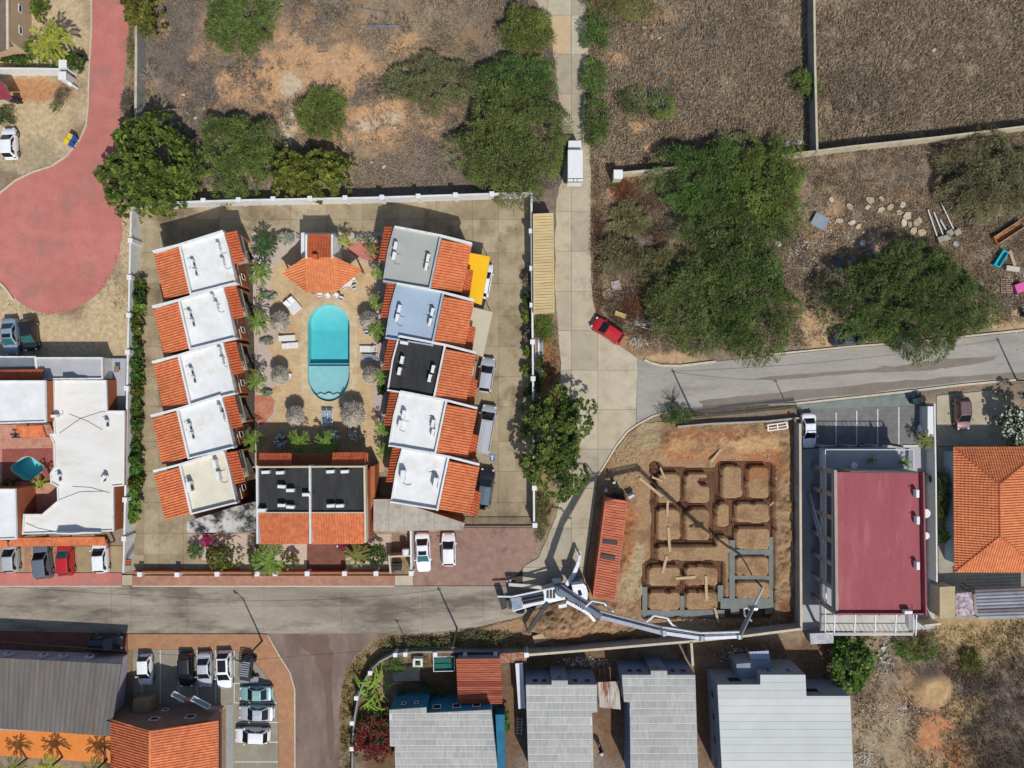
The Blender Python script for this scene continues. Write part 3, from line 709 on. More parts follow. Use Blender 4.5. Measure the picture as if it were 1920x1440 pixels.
    d = (Vector(c) - Vector(a)).normalized(); nn = Vector((d.y, -d.x, 0))
    bd = MB()
    for z in (4.32, 2.62): bd.beam(Vector(a) + nn * .04 + Vector((0, 0, z)), Vector(c) + nn * .04 + Vector((0, 0, z)), .08, .1)
    bd.build('wall_band', M_cream, wl)
    s0, s1 = (L * .42, L * .97) if not east else (L * .03, L * .58)
    bd_ = 1.35 if not east else .75
    bx = MB(); p = lambda s, o, z: Vector(a) + d * s + nn * o + Vector((0, 0, z))
    bx.add([p(s0, .02, 2.5), p(s1, .02, 2.5), p(s1, bd_, 2.5), p(s0, bd_, 2.5), p(s0, .02, 2.68), p(s1, .02, 2.68), p(s1, bd_, 2.68), p(s0, bd_, 2.68)], [(3, 2, 1, 0), (4, 5, 6, 7), (0, 1, 5, 4), (1, 2, 6, 5), (2, 3, 7, 6), (3, 0, 4, 7)])
    bal = bx.build('balcony', M_conc, t)
    br = bd_ - .05; rl = MB(); rl.beam(p(s0, br, 3.55), p(s1, br, 3.55), .06, .05); rl.beam(p(s0, .05, 3.55), p(s0, br, 3.548), .05, .05); rl.beam(p(s1, .05, 3.55), p(s1, br, 3.546), .05, .05)
    for k in range(13): rl.beam(p(s0 + (s1 - s0) * k / 12, br, 2.68), p(s0 + (s1 - s0) * k / 12, br, 3.53), .025, .025)
    rl.build('railing', M_cream, bal)
    MB().quad(p(s0 + .5, .012, 2.7), p(s1 - .5, .012, 2.7), p(s1 - .5, .012, 4.2), p(s0 + .5, .012, 4.2)).build('balcony_door', M_glass, t)
    for s in (s0 + .1, s1 - .1): MB().beam(p(s, bd_ - .15, 0), p(s, bd_ - .15, 2.5), .22, .22).build('post', M_terra, t)
    # garage side of the east row: small lower tile bay
    if east:
        Q = T([(876, 504), (887, 507.5)], 3.9) + T([(880, 555), (869, 551)], 3.9)
        I2, O2 = T([(874, 503), (867, 550)], 4.15), T([(887, 507.5), (880, 555)], 3.8); up = I2[0] + I2[1] - O2[0] - O2[1]; up.z = 0
        tile_slope(MB(), [O2[0], I2[0], I2[1], O2[1]], up).build('tile_awning', M_tile2, t)
        aa, cc = bw[1], bw[0]
    else: aa, cc = bw[3], bw[2]
    L = (Vector(cc) - Vector(aa)).length
    for q in (.25, .65): window_on(wl, aa, cc, 1.0, 2.2, L * q - .6, L * q + .6)
    return t
LEFT = [(0, 0, 'white', 'white-roofed house at the north end of the west row, furthest from the street'), (-1, 103.5, 'white', 'white-roofed house second from the north in the west row'), (-1.5, 207.5, 'white', 'white-roofed house in the middle of the west row with whitish scuffed roof'),
        (-4, 308.5, 'white', 'brightest clean white-roofed house fourth in the west row'), (1, 412.5, 'cream', 'cream-roofed house at the south end of the west row')]
for dx, dy, r, lb in LEFT: row_house(False, r, lb, dx, dy)
RIGHT = [(0, 0, 'grey', 'house with flat grey-green roof beside the yellow canopy'), (4.5, 106.5, 'blue', 'house with flat pale blue roof beside the beige canopy'), (8, 205, 'black', 'house with flat black roof in the middle of the east row'),
         (10.5, 309, 'white', 'white-roofed house in the east row beside the silver pickup'), (14.5, 415, 'white', 'white-roofed house at the south end of the east row')]
for dx, dy, r, lb in RIGHT: row_house(True, r, lb, dx, dy)
# ---------------------------------------------------------------- the double house closing the compound to the south
t = thing('double_house', W(595, 950), 'double house with two flat black roofs and orange tile slope facing the street', 'house')
C0 = [W(480, 876, ZR), W(682, 875, ZR), W(684, 1018, 4.5), W(486, 1021, 4.5)]
wl = MB().prism([(p.x, p.y) for p in (W(482, 878, ZR), W(696.5, 877, 2.2), W(696.5, 1004, 2.2), W(488, 1017, 4.5))], 0, 4.5).build('wall', M_terra, t)
MB().prism([(p.x, p.y) for p in WP([(697, 872), (711, 868), (711, 930), (697, 962)], .0)], 0, 2.7).build('side_bay', M_terra, t)
for x0, x1 in ((484, 578), (583, 680)):
    MB().prism([(p.x, p.y) for p in WP([(x0, 877), (x1, 877), (x1, 960), (x0, 960)], ZR)], 4.45, ZR).build('flat_roof', ROOFS['black'], t)
parapet([W(481, 876, 5.4), W(682, 875, 5.4)], 4.4, 5.4, .16).build('parapet', M_cream, t)
parapet([W(481, 961.5, 5.3), W(682, 961.5, 5.3)], 4.4, 5.3, .14).build('parapet', M_cream, t)
for x, ye in ((481.5, 1018), (580.5, 1018), (683, 1016)):
    parapet([W(x, 875, 5.45), W(x + (2 if x > 600 else 1), ye, 5.45)], 4.2, 5.45, .2).build('gable_wall', M_white if x < 600 else M_cream, t)
for x0, x1 in ((484, 579), (583, 682)):
    tile_slope(MB(), [W(x0, 962, 5.25), W(x1, 962, 5.25), W(x1 + 1, 1019, 4.4), W(x0 + 1, 1020, 4.4)], (0, 1, 0)).build('tile_roof', M_tile, t)
for q in ([(483, 874), (546, 873), (547, 850), (486, 850)], [(621, 872), (686, 871), (687, 848), (624, 849)]):
    tile_slope(MB(), [W(*q[0], 4.7), W(*q[1], 4.7), W(*q[2], 4.2), W(*q[3], 4.2)], (0, -1, 0)).build('tile_awning', M_tile2, t)
MB().prism([(p.x, p.y) for p in WP([(484, 852), (690, 850), (690, 876), (484, 876)], 2.7)], 2.45, 2.7).build('balcony', M_terra, t)
rl = MB(); rl.beam(W(545, 852, 3.5), W(625, 851, 3.5), .1, .08)
rl.build('railing', M_terra, t)
for k in (0, 1): window_on(wl, W(640 - 130 * k, 878, ZR), W(560 - 130 * k + 40, 878, ZR), 2.8, 4.2, .2, 2.4)
# weathered low roofs that join the rows to the double house
M_oldroof = mat('old_membrane', A(206, 204, 198), A(130, 128, 124), .8, .9, stain=A(40, 39, 38), sscale=.8, samt=.95, sthr=.46)
M_oldroof2 = mat('old_slab_roof', A(190, 184, 172), A(172, 164, 150), 1.5, .9, stain=A(112, 104, 92), sscale=1.2, samt=.5)
for lb, pts, m, h in (('low patchy black and white roof between cream-roofed house and double house', [(350, 978), (440, 950), (480, 940), (480, 998), (351, 999)], M_oldroof, 2.9),
                      ('low weathered pale roof between double house and east row', [(700, 936), (735, 936), (872, 981), (867, 994), (700, 996)], M_oldroof2, 2.9)):
    t = thing('low_annex', WP([ctr(pts)])[0], lb, 'building')
    P = WP(pts, h); c = ctr([(p.x, p.y) for p in P])
    MB().prism([lerp((p.x, p.y), c, .03) for p in P], 0, h - .16).build('wall', M_terra, t)
    xs = np.linspace(min(p.x for p in P), max(p.x for p in P), 4 if 'black' in lb else 7)
    for i in range(len(xs) - 1):
        Q = clip_rect([(p.x, p.y) for p in P], xs[i] + .012, -99, xs[i + 1] - .012, 99)
        if len(Q) > 2: MB().prism(Q, h - .16, h).build('roof_panel', m, t)
# ---------------------------------------------------------------- pool bar with hipped tile roof
t = thing('pool_bar', W(602, 500), 'pool bar pavilion with fan-shaped orange tile roof north of the long pool', 'pavilion')
zr, ze = 4.1, 2.7
A0, A1 = W(575, 480, zr), W(626, 480, zr); B0, B1 = W(575.5, 548.5, ze), W(629, 548.5, ze); LFT, RGT = W(529, 511, ze), W(679, 506, ze)
rf = tile_slope(MB(), [A0, A1, B1, B0], (0, 1, 0)).build('tile_roof', M_tile3, t)
tile_slope(MB(), [A0, B0, LFT], (A0 + B0) / 2 - LFT + Vector((0, 1.2, 0))).build('tile_roof', M_tile3, t)
tile_slope(MB(), [A1, B1, RGT], (A1 + B1) / 2 - RGT + Vector((0, 1.2, 0))).build('tile_roof', M_tile3, t)
for a, c in ((A0, B0), (A1, B1)): ridge(MB(), a + Vector((0, 0, .06)), c + Vector((0, 0, .06)), .09).build('ridge_tile', M_tile3, rf)
for p in (LFT, B0, B1, RGT):
    q = Vector((p.x * .93 + W(602, 500).x * .07, p.y * .93 + W(602, 500).y * .07, 0)); MB().tube(q, q + Vector((0, 0, 2.7)), .11, .11, 8).build('post', M_wood2, t)
MB().prism([(p.x, p.y) for p in WP([(560, 500), (660, 500), (655, 506), (565, 506)])], 0, 1.1).build('bar_counter', M_wood2, t)
ax0, ax1 = 574, 622
MB().prism([(p.x, p.y) for p in WP([(578, 446), (638, 446), (638, 490), (578, 490)])], 0, 2.9).build('wall', M_white, t)
tile_slope(MB(), [W(577, 482.5, 4.4), W(621, 482.5, 4.4), W(621, 439, 3.9), W(577, 439, 3.9)], (0, -1, 0)).build('annex_roof', M_tile2, t)
for x in (574, 622.5): parapet([W(x, 441, 4.3), W(x, 482.5, 4.3)], .02, 4.3, .2).build('gable_wall', M_white, t)
MB().add([W(624, 441, 4.2), W(624, 482, 4.2), W(636, 474, 2.2), W(635, 448, 2.2), W(640, 455, 1.0), W(640, 470, 1.0)], [(0, 3, 2, 1), (3, 4, 5, 2)]).build('side_wall', M_white, t)
MB().obox(W(593, 482, 4.5) + Vector((0, 0, .15)), (.5, .4, .8)).build('chimney', M_tile2, t)
MB().box(W(634, 478).x, W(634, 488).y, 0, W(642, 478).x, W(634, 471).y, 2.0).build('door_frame', M_whitepaint, t)
# ---------------------------------------------------------------- canopies over the garages
def canopy(label, pts, m, h, posts):
    t = thing('carport_canopy', WP([ctr(pts)])[0], label, 'canopy', 'garage canopies of the east row')
    MB().prism([(p.x, p.y) for p in WP(pts, h)], h - .06, h, bottom=True).build('canopy_sheet', m, t)
    f = MB(); P = WP(pts, h - .12)
    for i in range(len(P)): f.beam(P[i], P[(i + 1) % len(P)], .08, .1)
    f.build('frame', M_steel, t)
    for x, y in posts:
        q = W(x, y, h); MB().tube((q.x, q.y, 0), (q.x, q.y, h - .1), .05, .05, 6).build('post', M_steel, t)
canopy('bright yellow canopy over a white car beside the grey-roofed house', [(880, 474), (919, 481), (902.5, 571.5), (878, 563), (884, 507), (877, 504)], mat('yellow_canvas', A(250, 198, 30), A(246, 190, 24), 1, .7, big=.03), 2.8, [(917, 483), (901, 569)])
canopy('beige canopy with zigzag hem beside the pale blue roofed house', [(887, 576), (924, 585), (905.5, 669.5), (880, 657.5), (886, 612), (880, 609)], mat('beige_canvas', A(204, 196, 172), A(198, 190, 166), 1, .8, big=.03), 2.75, [(922, 587), (904, 667)])
# ---------------------------------------------------------------- compound and boundary walls
def wall(label, pts, h, m, w=.2, name='boundary_wall', cat='wall', posts=(), pm=None, ph=.25, pw=.42, cap=None, group=None, at_top=True):
    """pts are the wall's top line in the photo"""
    P = [W(x, y, h if at_top else 0) for x, y in pts]; c = ctr([(p.x, p.y) for p in P])
    t = thing(name, (c[0], c[1], 0), label, cat, group)
    b = MB()
    for i in range(len(P) - 1):
        a, q = Vector((P[i].x, P[i].y, h / 2 - .05)), Vector((P[i + 1].x, P[i + 1].y, h / 2 - .05)); d = (q - a).normalized() * w * .48
        b.beam(a - d, q + d, w, h + .1 + .002 * (i % 3))
    b.build('wall_panel', m, t)
    if cap:
        b = MB()
        for i in range(len(P) - 1): b.beam(Vector((P[i].x, P[i].y, h + .04)), Vector((P[i + 1].x, P[i + 1].y, h + .04)), w + .06, .07)
        b.build('coping', cap, t)
    for x, y in posts:
        q = W(x, y, h + ph if at_top else 0)
        o = MB().box(q.x - pw / 2, q.y - pw / 2, -.05, q.x + pw / 2, q.y + pw / 2, h + ph).build('pilaster', pm or M_white, t)
        MB().box(q.x - pw / 2 - .05, q.y - pw / 2 - .05, h + ph, q.x + pw / 2 + .05, q.y + pw / 2 + .05, h + ph + .08).build('cap', M_whitepaint, o)
    return t
wall('white compound wall with pilasters along its north side, below the scrub', [(246, 382), (440, 375.5), (700, 370.5), (997, 361)], 2.1, M_white, .2, posts=[(314, 379), (381, 376), (447, 374.5), (512, 373), (581, 372), (647, 371), (716, 370), (784, 368), (854, 365.5), (922, 363.5)], ph=.12)
wall('white compound wall behind the hedge on its west side', [(246, 385), (242.5, 520), (239.5, 660), (236, 860), (233, 1000), (231, 1072)], 2.1, M_white, .2, posts=[(244.5, 451), (242.5, 520), (241, 591), (239.5, 660), (237.5, 728), (234.5, 937), (232.5, 1010)], ph=.12)
wall('white compound wall on its east side beside the beige container', [(996.5, 362), (998, 560), (1000, 760), (1001.5, 985)], 2.1, M_white, .2, posts=[(996, 433), (997, 503), (997.5, 572), (998.5, 641), (999.5, 710), (1000.5, 848), (1002, 915), (1003, 985)], ph=.12)
wall('low brown garden wall with white posts along the brick pavement', [(250, 1073), (470, 1074), (735, 1074)], .9, M_terra, .2, name='garden_wall', posts=[(262, 1077), (332, 1077.5), (407, 1076.5), (482, 1076), (516, 1075.5), (576, 1075.5), (646, 1075.5), (705, 1075.5)], ph=.35)
wall('white gate wall of the bin store beside the white sedan', [(770, 990), (771, 1072)], 1.7, M_white, .2, name='garden_wall', posts=[(771, 1075)], ph=.1)
wall('short white wall dividing the bin store', [(730, 1044), (770, 1042)], 1.6, M_cream, .18, name='garden_wall')
wall('short cream wall on the west of the bin store', [(729, 1042), (732, 1074)], 1.5, M_cream, .18, name='garden_wall')
M_block = mat('block_wall', A(206, 194, 166), A(186, 174, 148), 1.2, .9, stain=A(150, 138, 116), sscale=.6, samt=.5)
M_blockg = mat('block_wall_grey', A(160, 158, 152), A(140, 138, 134), 1.2, .9, stain=A(110, 108, 104), sscale=.6, samt=.5)
wall('grey block wall running north between the two dry fields', [(1526, -30), (1528, 120), (1532, 283)], 1.9, M_blockg, .18, cap=M_block)
wall('pale rendered wall crossing the dry land below the grass field', [(1467, 291), (1600, 274), (1760, 257), (1960, 232)], 1.8, M_block, .2)
wall('ruined wall stub with square pillar beside the concrete road', [(1167, 324), (1200, 321), (1285, 312)], 1.5, M_block, .25, posts=[(1159, 327)], pm=M_block, ph=.4, pw=.9)
wall('grey rendered wall along the red road under the bare shrubs', [(255, -20), (255.5, 100), (254.5, 215)], 1.9, M_blockg, .2, cap=M_block)
wall('white gate wall of the beige villa, ends at a white gatepost', [(-30, 128), (60, 128.5), (112, 129.5)], 1.6, M_white, .2, posts=[(118, 120), (117, 142)], ph=.4, pw=.8)
wall('short white slanted gate wing beside the white gatepost', [(119, 148), (133, 158)], 1.1, M_whitepaint, .25)
M_sitew = mat('site_wall', A(176, 172, 164), A(156, 152, 146), 1.2, .9, stain=A(120, 116, 110), sscale=.5, samt=.5)
wall('long grey boundary wall between the building site and southern houses', [(988, 1228), (1100, 1219), (1240, 1207), (1296, 1202.5), (1400, 1192), (1502, 1179)], 2.0, M_sitew, .2, cap=M_kerb, posts=[(987, 1228)], ph=.1)
wall('short pale wall running south between two southern houses', [(1296, 1203), (1299, 1248)], 2.0, M_sitew, .2, cap=M_kerb)
wall('grey rendered wall on the east edge of the building site', [(1500, 795), (1501, 1000), (1502, 1178)], 1.7, M_sitew, .2, cap=M_kerb)
wall('curved white garden wall with square posts at the side street corner', [(986, 1224), (880, 1222), (780, 1223), (755, 1225), (735, 1229), (712, 1241), (695, 1257), (681, 1281), (671, 1310), (665, 1345), (661, 1390), (660, 1470)], 1.2, M_blockg, .18, name='garden_wall', posts=[(741, 1228), (760, 1227), (816, 1227), (872, 1229), (929, 1228), (694, 1262), (668, 1309), (660, 1356), (659.5, 1404)], ph=.45, pw=.36)
wall('white wall between the red-roofed block and orange-roofed house', [(1752.5, 758), (1755, 900), (1757, 1090)], 1.8, M_white, .16)
wall('low grey wall on the north edge of the site above dug soil', [(1272, 800), (1330, 795), (1440, 790), (1497, 784)], .6, M_sitew, .2)
wall('low cream wall at the red-roofed block, beside dry field', [(1735, 1173), (1762, 1170)], 1.8, M_cream, .2)

# ---------------------------------------------------------------- west neighbour: white low complex with small pool
def flat_block(name, label, pts, h, wm, rm, cat='building', par=.3, pmm=None, base=0.0, slabs_=None, shrink=.0):
    P = [(p.x, p.y) for p in WP(pts, h)]; c = ctr(P)
    t = thing(name, (c[0], c[1], base), label, cat)
    MB().prism(P, base, h - .12, top=False).build('wall', wm, t)
    MB().prism([lerp(p, c, .002) for p in P], h - .12, h - .0).build('roof', rm, t)
    if par: parapet([lerp(p, c, .012) for p in P], h - .1, h + par, .16, True).build('parapet', pmm or M_white, t)
    return t
M_oldwhite = mat('roof_white_worn', A(240, 238, 232), A(228, 224, 214), .5, .85, stain=A(205, 188, 150), sscale=.3, samt=.5, sthr=.54, big=.06, stretch=(.5, 1.3, 1))
M_lgrey = mat('terrace_grey', A(184, 184, 188), A(176, 176, 180), .8, .85)
big = flat_block('low_complex', 'sprawling one-storey building with worn white roof west of the compound', [(101,712),(200,712),(202,770),(235,770),(233.5,910),(213,912),(214,996),(43,1002),(45,966),(80,966),(110,940),(109,912),(97,905),(96,888),(104,876),(102,830),(95,815),(104,812),(101,770)], 2.45, M_terra, M_oldwhite, par=.14)
for q in ([(112, 812), (150, 785), (190, 772), (235, 771)], [(130, 776), (165, 790), (192, 806)], [(108, 938), (150, 922), (196, 921)], [(136, 912), (170, 914), (205, 924)], [(48, 980), (70, 990), (100, 996)]):
    MB().path([W(x, y, 2.47) for x, y in q], .025, 4).build('roof_cable', M_rubber, big)
for x0, x1, y, z in ((106, 192, 998.5, 2.45), (118, 166, 711.5, 2.2)):
    a_, b__ = W(x0, y, z), W(x1, y, z); m_ = (b__.x - a_.x); b = MB(); P_ = [(a_.x, z), (a_.x + m_ * .1, z + .9), (a_.x + m_ * .5, z + 1.05), (a_.x + m_ * .66, z + .55), (b__.x, z + .45), (b__.x, z)]
    b.add([(p, a_.y, q) for p, q in P_] + [(p, a_.y + .15, q) for p, q in P_], [(0, 1, 2, 3, 4, 5), (11, 10, 9, 8, 7, 6)] + [(i, (i + 1) % 6 + 0, (i + 1) % 6 + 6, i + 6) for i in range(6)]); b.build('gable_parapet', M_white, big)
t1 = flat_block('upper_block', 'upper storey with clean white roof and brown side wall above small pool', [(-40, 714), (86, 714), (87, 791), (-40, 795)], 3.9, M_terra, ROOFS['white'], par=.18)
flat_block('upper_block', 'tall white-roofed wing with brown side wall south of the small pool', [(-40, 917), (29.5, 917), (31.5, 1010), (-40, 1013)], 3.4, M_terra, ROOFS['white'], par=.14)
flat_block('terrace_block', 'light grey flat terrace roof north of the worn white roof', [(70, 671), (194, 671), (195, 710), (72, 711)], 2.2, M_white, M_lgrey, par=.3)
flat_block('terrace_block', 'blue-grey flat roof at the picture edge beside parked sedans', [(-40, 669), (67, 669), (69, 694), (-40, 695)], 2.2, M_blockg, mat('roof_bluegrey', A(128, 134, 142), A(112, 118, 126), .8, .85), par=.1)
flat_block('patio_block', 'narrow grey patio slab with furniture beside compound wall', [(205, 672), (236, 672), (234, 768), (208, 768)], .4, M_white, M_lgrey, par=0)
def awning(label, q, ht, hb, m=M_tile, up=(0, 1, 0), name='tile_canopy', posts=True):
    c = ctr(q); t = thing(name, (W(*c).x, W(*c).y, 0), label, 'canopy')
    tile_slope(MB(), [W(*q[0], ht), W(*q[1], ht), W(*q[2], hb), W(*q[3], hb)], up).build('tile_roof', m, t)
    b = MB()
    P = [W(*q[0], ht - .1), W(*q[1], ht - .1), W(*q[2], hb - .1), W(*q[3], hb - .1)]
    for i in range(4): b.beam(P[i], P[(i + 1) % 4], .08, .1)
    b.build('frame', M_wood2, t)
    if posts:
        for p in (P[2], P[3]):
            p = lerp((p.x, p.y), (W(*c).x, W(*c).y), .06); MB().box(p[0] - .08, p[1] - .08, 0, p[0] + .08, p[1] + .08, hb - .1).build('post', M_wood2, t)
    return t
awning('orange tile canopy over a dark bench beside the small lobed pool', [(30, 799), (80, 797), (87.5, 819), (40, 820)], 2.5, 2.1)
awning('orange tile lean-to over the blue-grey roof at the left edge', [(-30, 711), (78, 711), (82, 693), (-30, 695)], 3.0, 2.6, M_tile2, (0, -1, 0), posts=False)
awning('long orange tile strip roof above the row of parked cars', [(20, 1008), (195, 1006), (203, 1022), (17, 1024)], 2.5, 2.2)
awning('short end of orange tile strip roof at the left picture edge', [(-30, 1013), (13, 1013), (16, 1025), (-30, 1026)], 2.5, 2.2)
awning('tiny orange tile hood on white wall at the compound corner', [(236, 1048), (236, 1061), (245, 1061), (245, 1049)], 2.3, 2.1, M_tile2, (-1, 0, 0), posts=False)
LOBE = [(52 + (29 + 2.6 * math.cos(4 * a)) * math.cos(a), 878 + (21 + 1.8 * math.cos(4 * a)) * math.sin(a)) for a in np.linspace(0, 2 * PI, 40, endpoint=False)]
LOBI = [(52 + (x - 52) * .96, 878 + (y - 878) * .95) for x, y in LOBE]
MB().sheet(WP([(-40, 796), (104, 796), (112, 908), (112, 968), (-40, 968)]), .03, [WP(LOBE)]).build('patio_paving', brickmat('patio_tiles', A(206, 140, 118), A(220, 172, 146), (.75, .66, .62), 1, .35, .35, .015, stain=A(160, 90, 76)), kind='structure')
MB().sheet(WP([(4, 842), (99, 840), (99, 903), (4, 905)]), .036, [WP(LOBE)]).build('patio_paving', brickmat('patio_tiles_red', A(172, 104, 90), A(156, 90, 78), (.8, .7, .66), 1, .3, .3, .015), kind='structure')
pl = thing('garden_pool', W(52, 878), 'small blue lobed pool in red patio at the left edge', 'pool')
b = MB(); c = MB(); Lo = WP(LOBE); Li = WP(LOBI); n = len(Lo)
for i in range(n):
    j = (i + 1) % n
    b.add([(Lo[i].x, Lo[i].y, .06), (Lo[j].x, Lo[j].y, .06), (Li[j].x, Li[j].y, .06), (Li[i].x, Li[i].y, .06)], [(0, 1, 2, 3)])
    c.quad((Li[i].x, Li[i].y, -1.3), (Li[j].x, Li[j].y, -1.3), (Li[j].x, Li[j].y, .06), (Li[i].x, Li[i].y, .06))
b.build('coping', M_cream, pl); c.build('basin_wall', M_pooltile, pl)
MB().sheet(Li, -1.3).build('basin_floor', mat('pool_plaster_blue', A(214, 236, 240, 1.0), A(204, 228, 234, 1.0), 1.2, .6, big=.05), pl); MB().prism([lerp2(p, ctr(Li), -.004) for p in Li], -1.5, -.04, bottom=True).build('water', M_water, pl)
MB().prism(WP([(-40, 1025), (229, 1024), (229, 1073.6), (-40, 1073.6)]), -.05, .02).build('parking_ground', mat('lot_tan', A(178, 158, 122), A(160, 140, 106), .6, .9, stain=A(130, 108, 82), sscale=.3), kind='structure')
for x in (46, 96, 142, 206):
    MB().sheet(WP([(x, 1026), (x + (12 if x in (46, 96) else 3), 1026), (x + (12 if x in (46, 96) else 3), 1073), (x, 1073)]), .026).build('paving_strip', M_brickw, kind='structure')

# ---------------------------------------------------------------- south-west: grey shed, canvas, tile-roofed house, car park
def ribbed(b, q, n, amp=.04, along=1, k=3):
    """corrugated sheet over a quad (3-D corners a,b,c,d): ribs run from ab to dc"""
    a, bb, c, d = [Vector(x) for x in q]
    for i in range(n):
        t = [(i + s / k) / n for s in range(k + 1)]; hs = [0, amp, amp, 0] if k == 3 else [0, amp, 0]
        vs = []
        for tt, h in zip(t, hs): vs += [a.lerp(bb, tt) + Vector((0, 0, h)), d.lerp(c, tt) + Vector((0, 0, h))]
        b.add(vs, [(2 * s, 2 * s + 2, 2 * s + 3, 2 * s + 1) for s in range(k)])
    return b
M_oldmetal = mat('old_metal_roof', A(122, 116, 110), A(104, 99, 94), .5, .8, stain=A(140, 112, 86), sscale=.35, samt=.6, sthr=.57, stretch=(1.6, .25, 1))
M_lilac = mat('lilac_render', A(190, 182, 192), A(176, 168, 178), 1, .85)
t = thing('grey_shed', W(100, 1290), 'long building with weathered dark grey sheet roof and lilac north wall', 'building')
R4 = [W(-40, 1231, 4.0), W(227.5, 1245, 4.0), W(207, 1380, 4.0), W(-40, 1363, 4.0)]
wl = MB().prism([(p.x, p.y) for p in (W(-40, 1216), W(240, 1226), W(232, 1345), W(-40, 1335))], 0, 3.93).build('wall', M_lilac, t)
MB().prism([(p.x, p.y) for p in R4], 3.94, 3.985).build('roof_light_seal', M_oldmetal, t)  # hidden solid layer added under the sheets to stop light leaking through gaps
for i in range(14):                                                   # each roof sheet on its own
    a, b_ = i / 14, (i + 1) / 14 - .0012
    q = [R4[0].lerp(R4[1], a), R4[0].lerp(R4[1], b_), R4[3].lerp(R4[2], b_), R4[3].lerp(R4[2], a)]; z = random.uniform(0, .03)
    ribbed(MB(), [p + Vector((0, 0, z)) for p in q], 2, .05).build('roof_sheet', M_oldmetal, t)
t = thing('orange_canvas', W(100, 1400), 'orange canvas awning with palm shadows along the grey shed', 'awning')
CV = [W(-40, 1363, 3.7), W(207, 1380, 3.7), W(207, 1431, 3.2), W(-40, 1414, 3.2)]
MB().add(CV + [p - Vector((0, 0, .05)) for p in CV], [(0, 1, 2, 3), (7, 6, 5, 4), (0, 4, 5, 1), (1, 5, 6, 2), (2, 6, 7, 3), (3, 7, 4, 0)]).build('canvas', mat('orange_canvas', A(226, 138, 66), A(216, 128, 58), .8, .8, big=.05), t)
for i in range(5): p = CV[3].lerp(CV[2], i / 4 * .98 + .01); MB().tube((p.x, p.y + .1, 0), (p.x, p.y + .1, 3.18), .06, .06, 6).build('post', M_steel, t)
M_brown = mat('brown_render', A(140, 116, 104), A(128, 106, 96), 1, .85)
t = thing('tile_house', W(300, 1400), 'house with big orange tile gable roof and brown gable wall by the car park', 'house')
e0, e1, rg = W(209, 1347, 4.0), W(410, 1350, 4.0), W(282, 1369, 6.4)
y1 = -47.5
f = lambda p: Vector((p.x * 1.0, y1, p.z))
tile_slope(MB(), [e0, rg, f(rg), f(e0)], (1, 0, 0), amp=.11).build('tile_roof', M_tile, t)
tile_slope(MB(), [e1, rg, f(rg), f(e1)], (-1, 0, 0), amp=.07).build('tile_roof', M_tile, t)
ridge(MB(), rg + Vector((0, 0, .08)), f(rg) + Vector((0, 0, .08)), .13).build('ridge_tile', M_tile3, t)
g0, g1 = W(230, 1321), W(416, 1318)
gw = MB().add([(g0.x, g0.y, 0), (g1.x, g0.y, 0), (g1.x, g0.y, 3.95), (rg.x, g0.y, 6.25), (g0.x, g0.y, 3.95), (g0.x, y1, 0), (g1.x, y1, 0), (g1.x, y1, 3.95), (g0.x, y1, 3.95)], [(4, 3, 2, 1, 0), (1, 2, 7, 6), (0, 5, 8, 4)]).build('wall', M_brown, t)
Lw = g1.x - g0.x
for s0, s1, z0, z1 in ((2.2, 3.2, .9, 1.9), (5.2, 5.9, 1.1, 1.7), (8.6, 9.6, 2.6, 3.5), (4.9, 5.9, 3.2, 4.0)): window_on(gw, (g1.x, g0.y), (g0.x, g0.y), z0, z1, Lw - s1, Lw - s0)
MB().box(W(266, 1320).x, W(266, 1320).y - .0, 0, W(297, 1320).x, W(266, 1299).y, 2.0).build('gate_tower', mat('tan_render', A(176, 150, 120), A(160, 136, 108), 1, .85), t)
for k, (x0, y0, x1, y1_) in enumerate(((321, 1304, 345, 1317), (345, 1316, 358, 1313), (358, 1313, 390, 1330), (388, 1331, 414, 1332))):
    a, b_, c_, d_ = W(x0, y0, 2.9), W(x1, y1_, 2.9), W(x1 + 5, y1_ - 8, 2.5), W(x0 + 6, y0 - 8, 2.5)
    o = MB().add([a, b_, c_, d_], [(0, 1, 2, 3)]).build('glass_awning', mat('frosted_panel', A(150, 156, 160), A(136, 142, 146), 1, .3), t)
    fr = MB()
    for p, q in ((a, b_), (b_, c_), (c_, d_), (d_, a)): fr.beam(p, q, .1, .1)
    fr.build('frame', M_tile2 if k % 2 else M_whitepaint, o)
# car park lines
for x, y0, y1_ in ((267, 1218, 1318), (301, 1218, 1318), (336, 1218, 1318), (370, 1218, 1318), (405, 1218, 1318), (439.5, 1219, 1318)):
    MB().sheet(WP([(x - .7, y0), (x + .7, y0), (x + .7, y1_), (x - .7, y1_)]), .065).build('painted_line', M_line, kind='structure')
for y, x1 in ((1281, 510), (1317.5, 520), (1354, 522), (1391, 522), (1428, 522)):
    MB().sheet(WP([(440.5, y - .8), (x1, y - .8), (x1, y + .8), (440.5, y + .8)]), .066).build('painted_line', M_line, kind='structure')
MB().prism(WP([(424, 1320), (438, 1320), (438, 1470), (424, 1470)]), 0, .1).build('pavement', mat('grey_pavers', A(172, 174, 172), A(158, 160, 158), 4, .9, bump=.2), kind='structure')

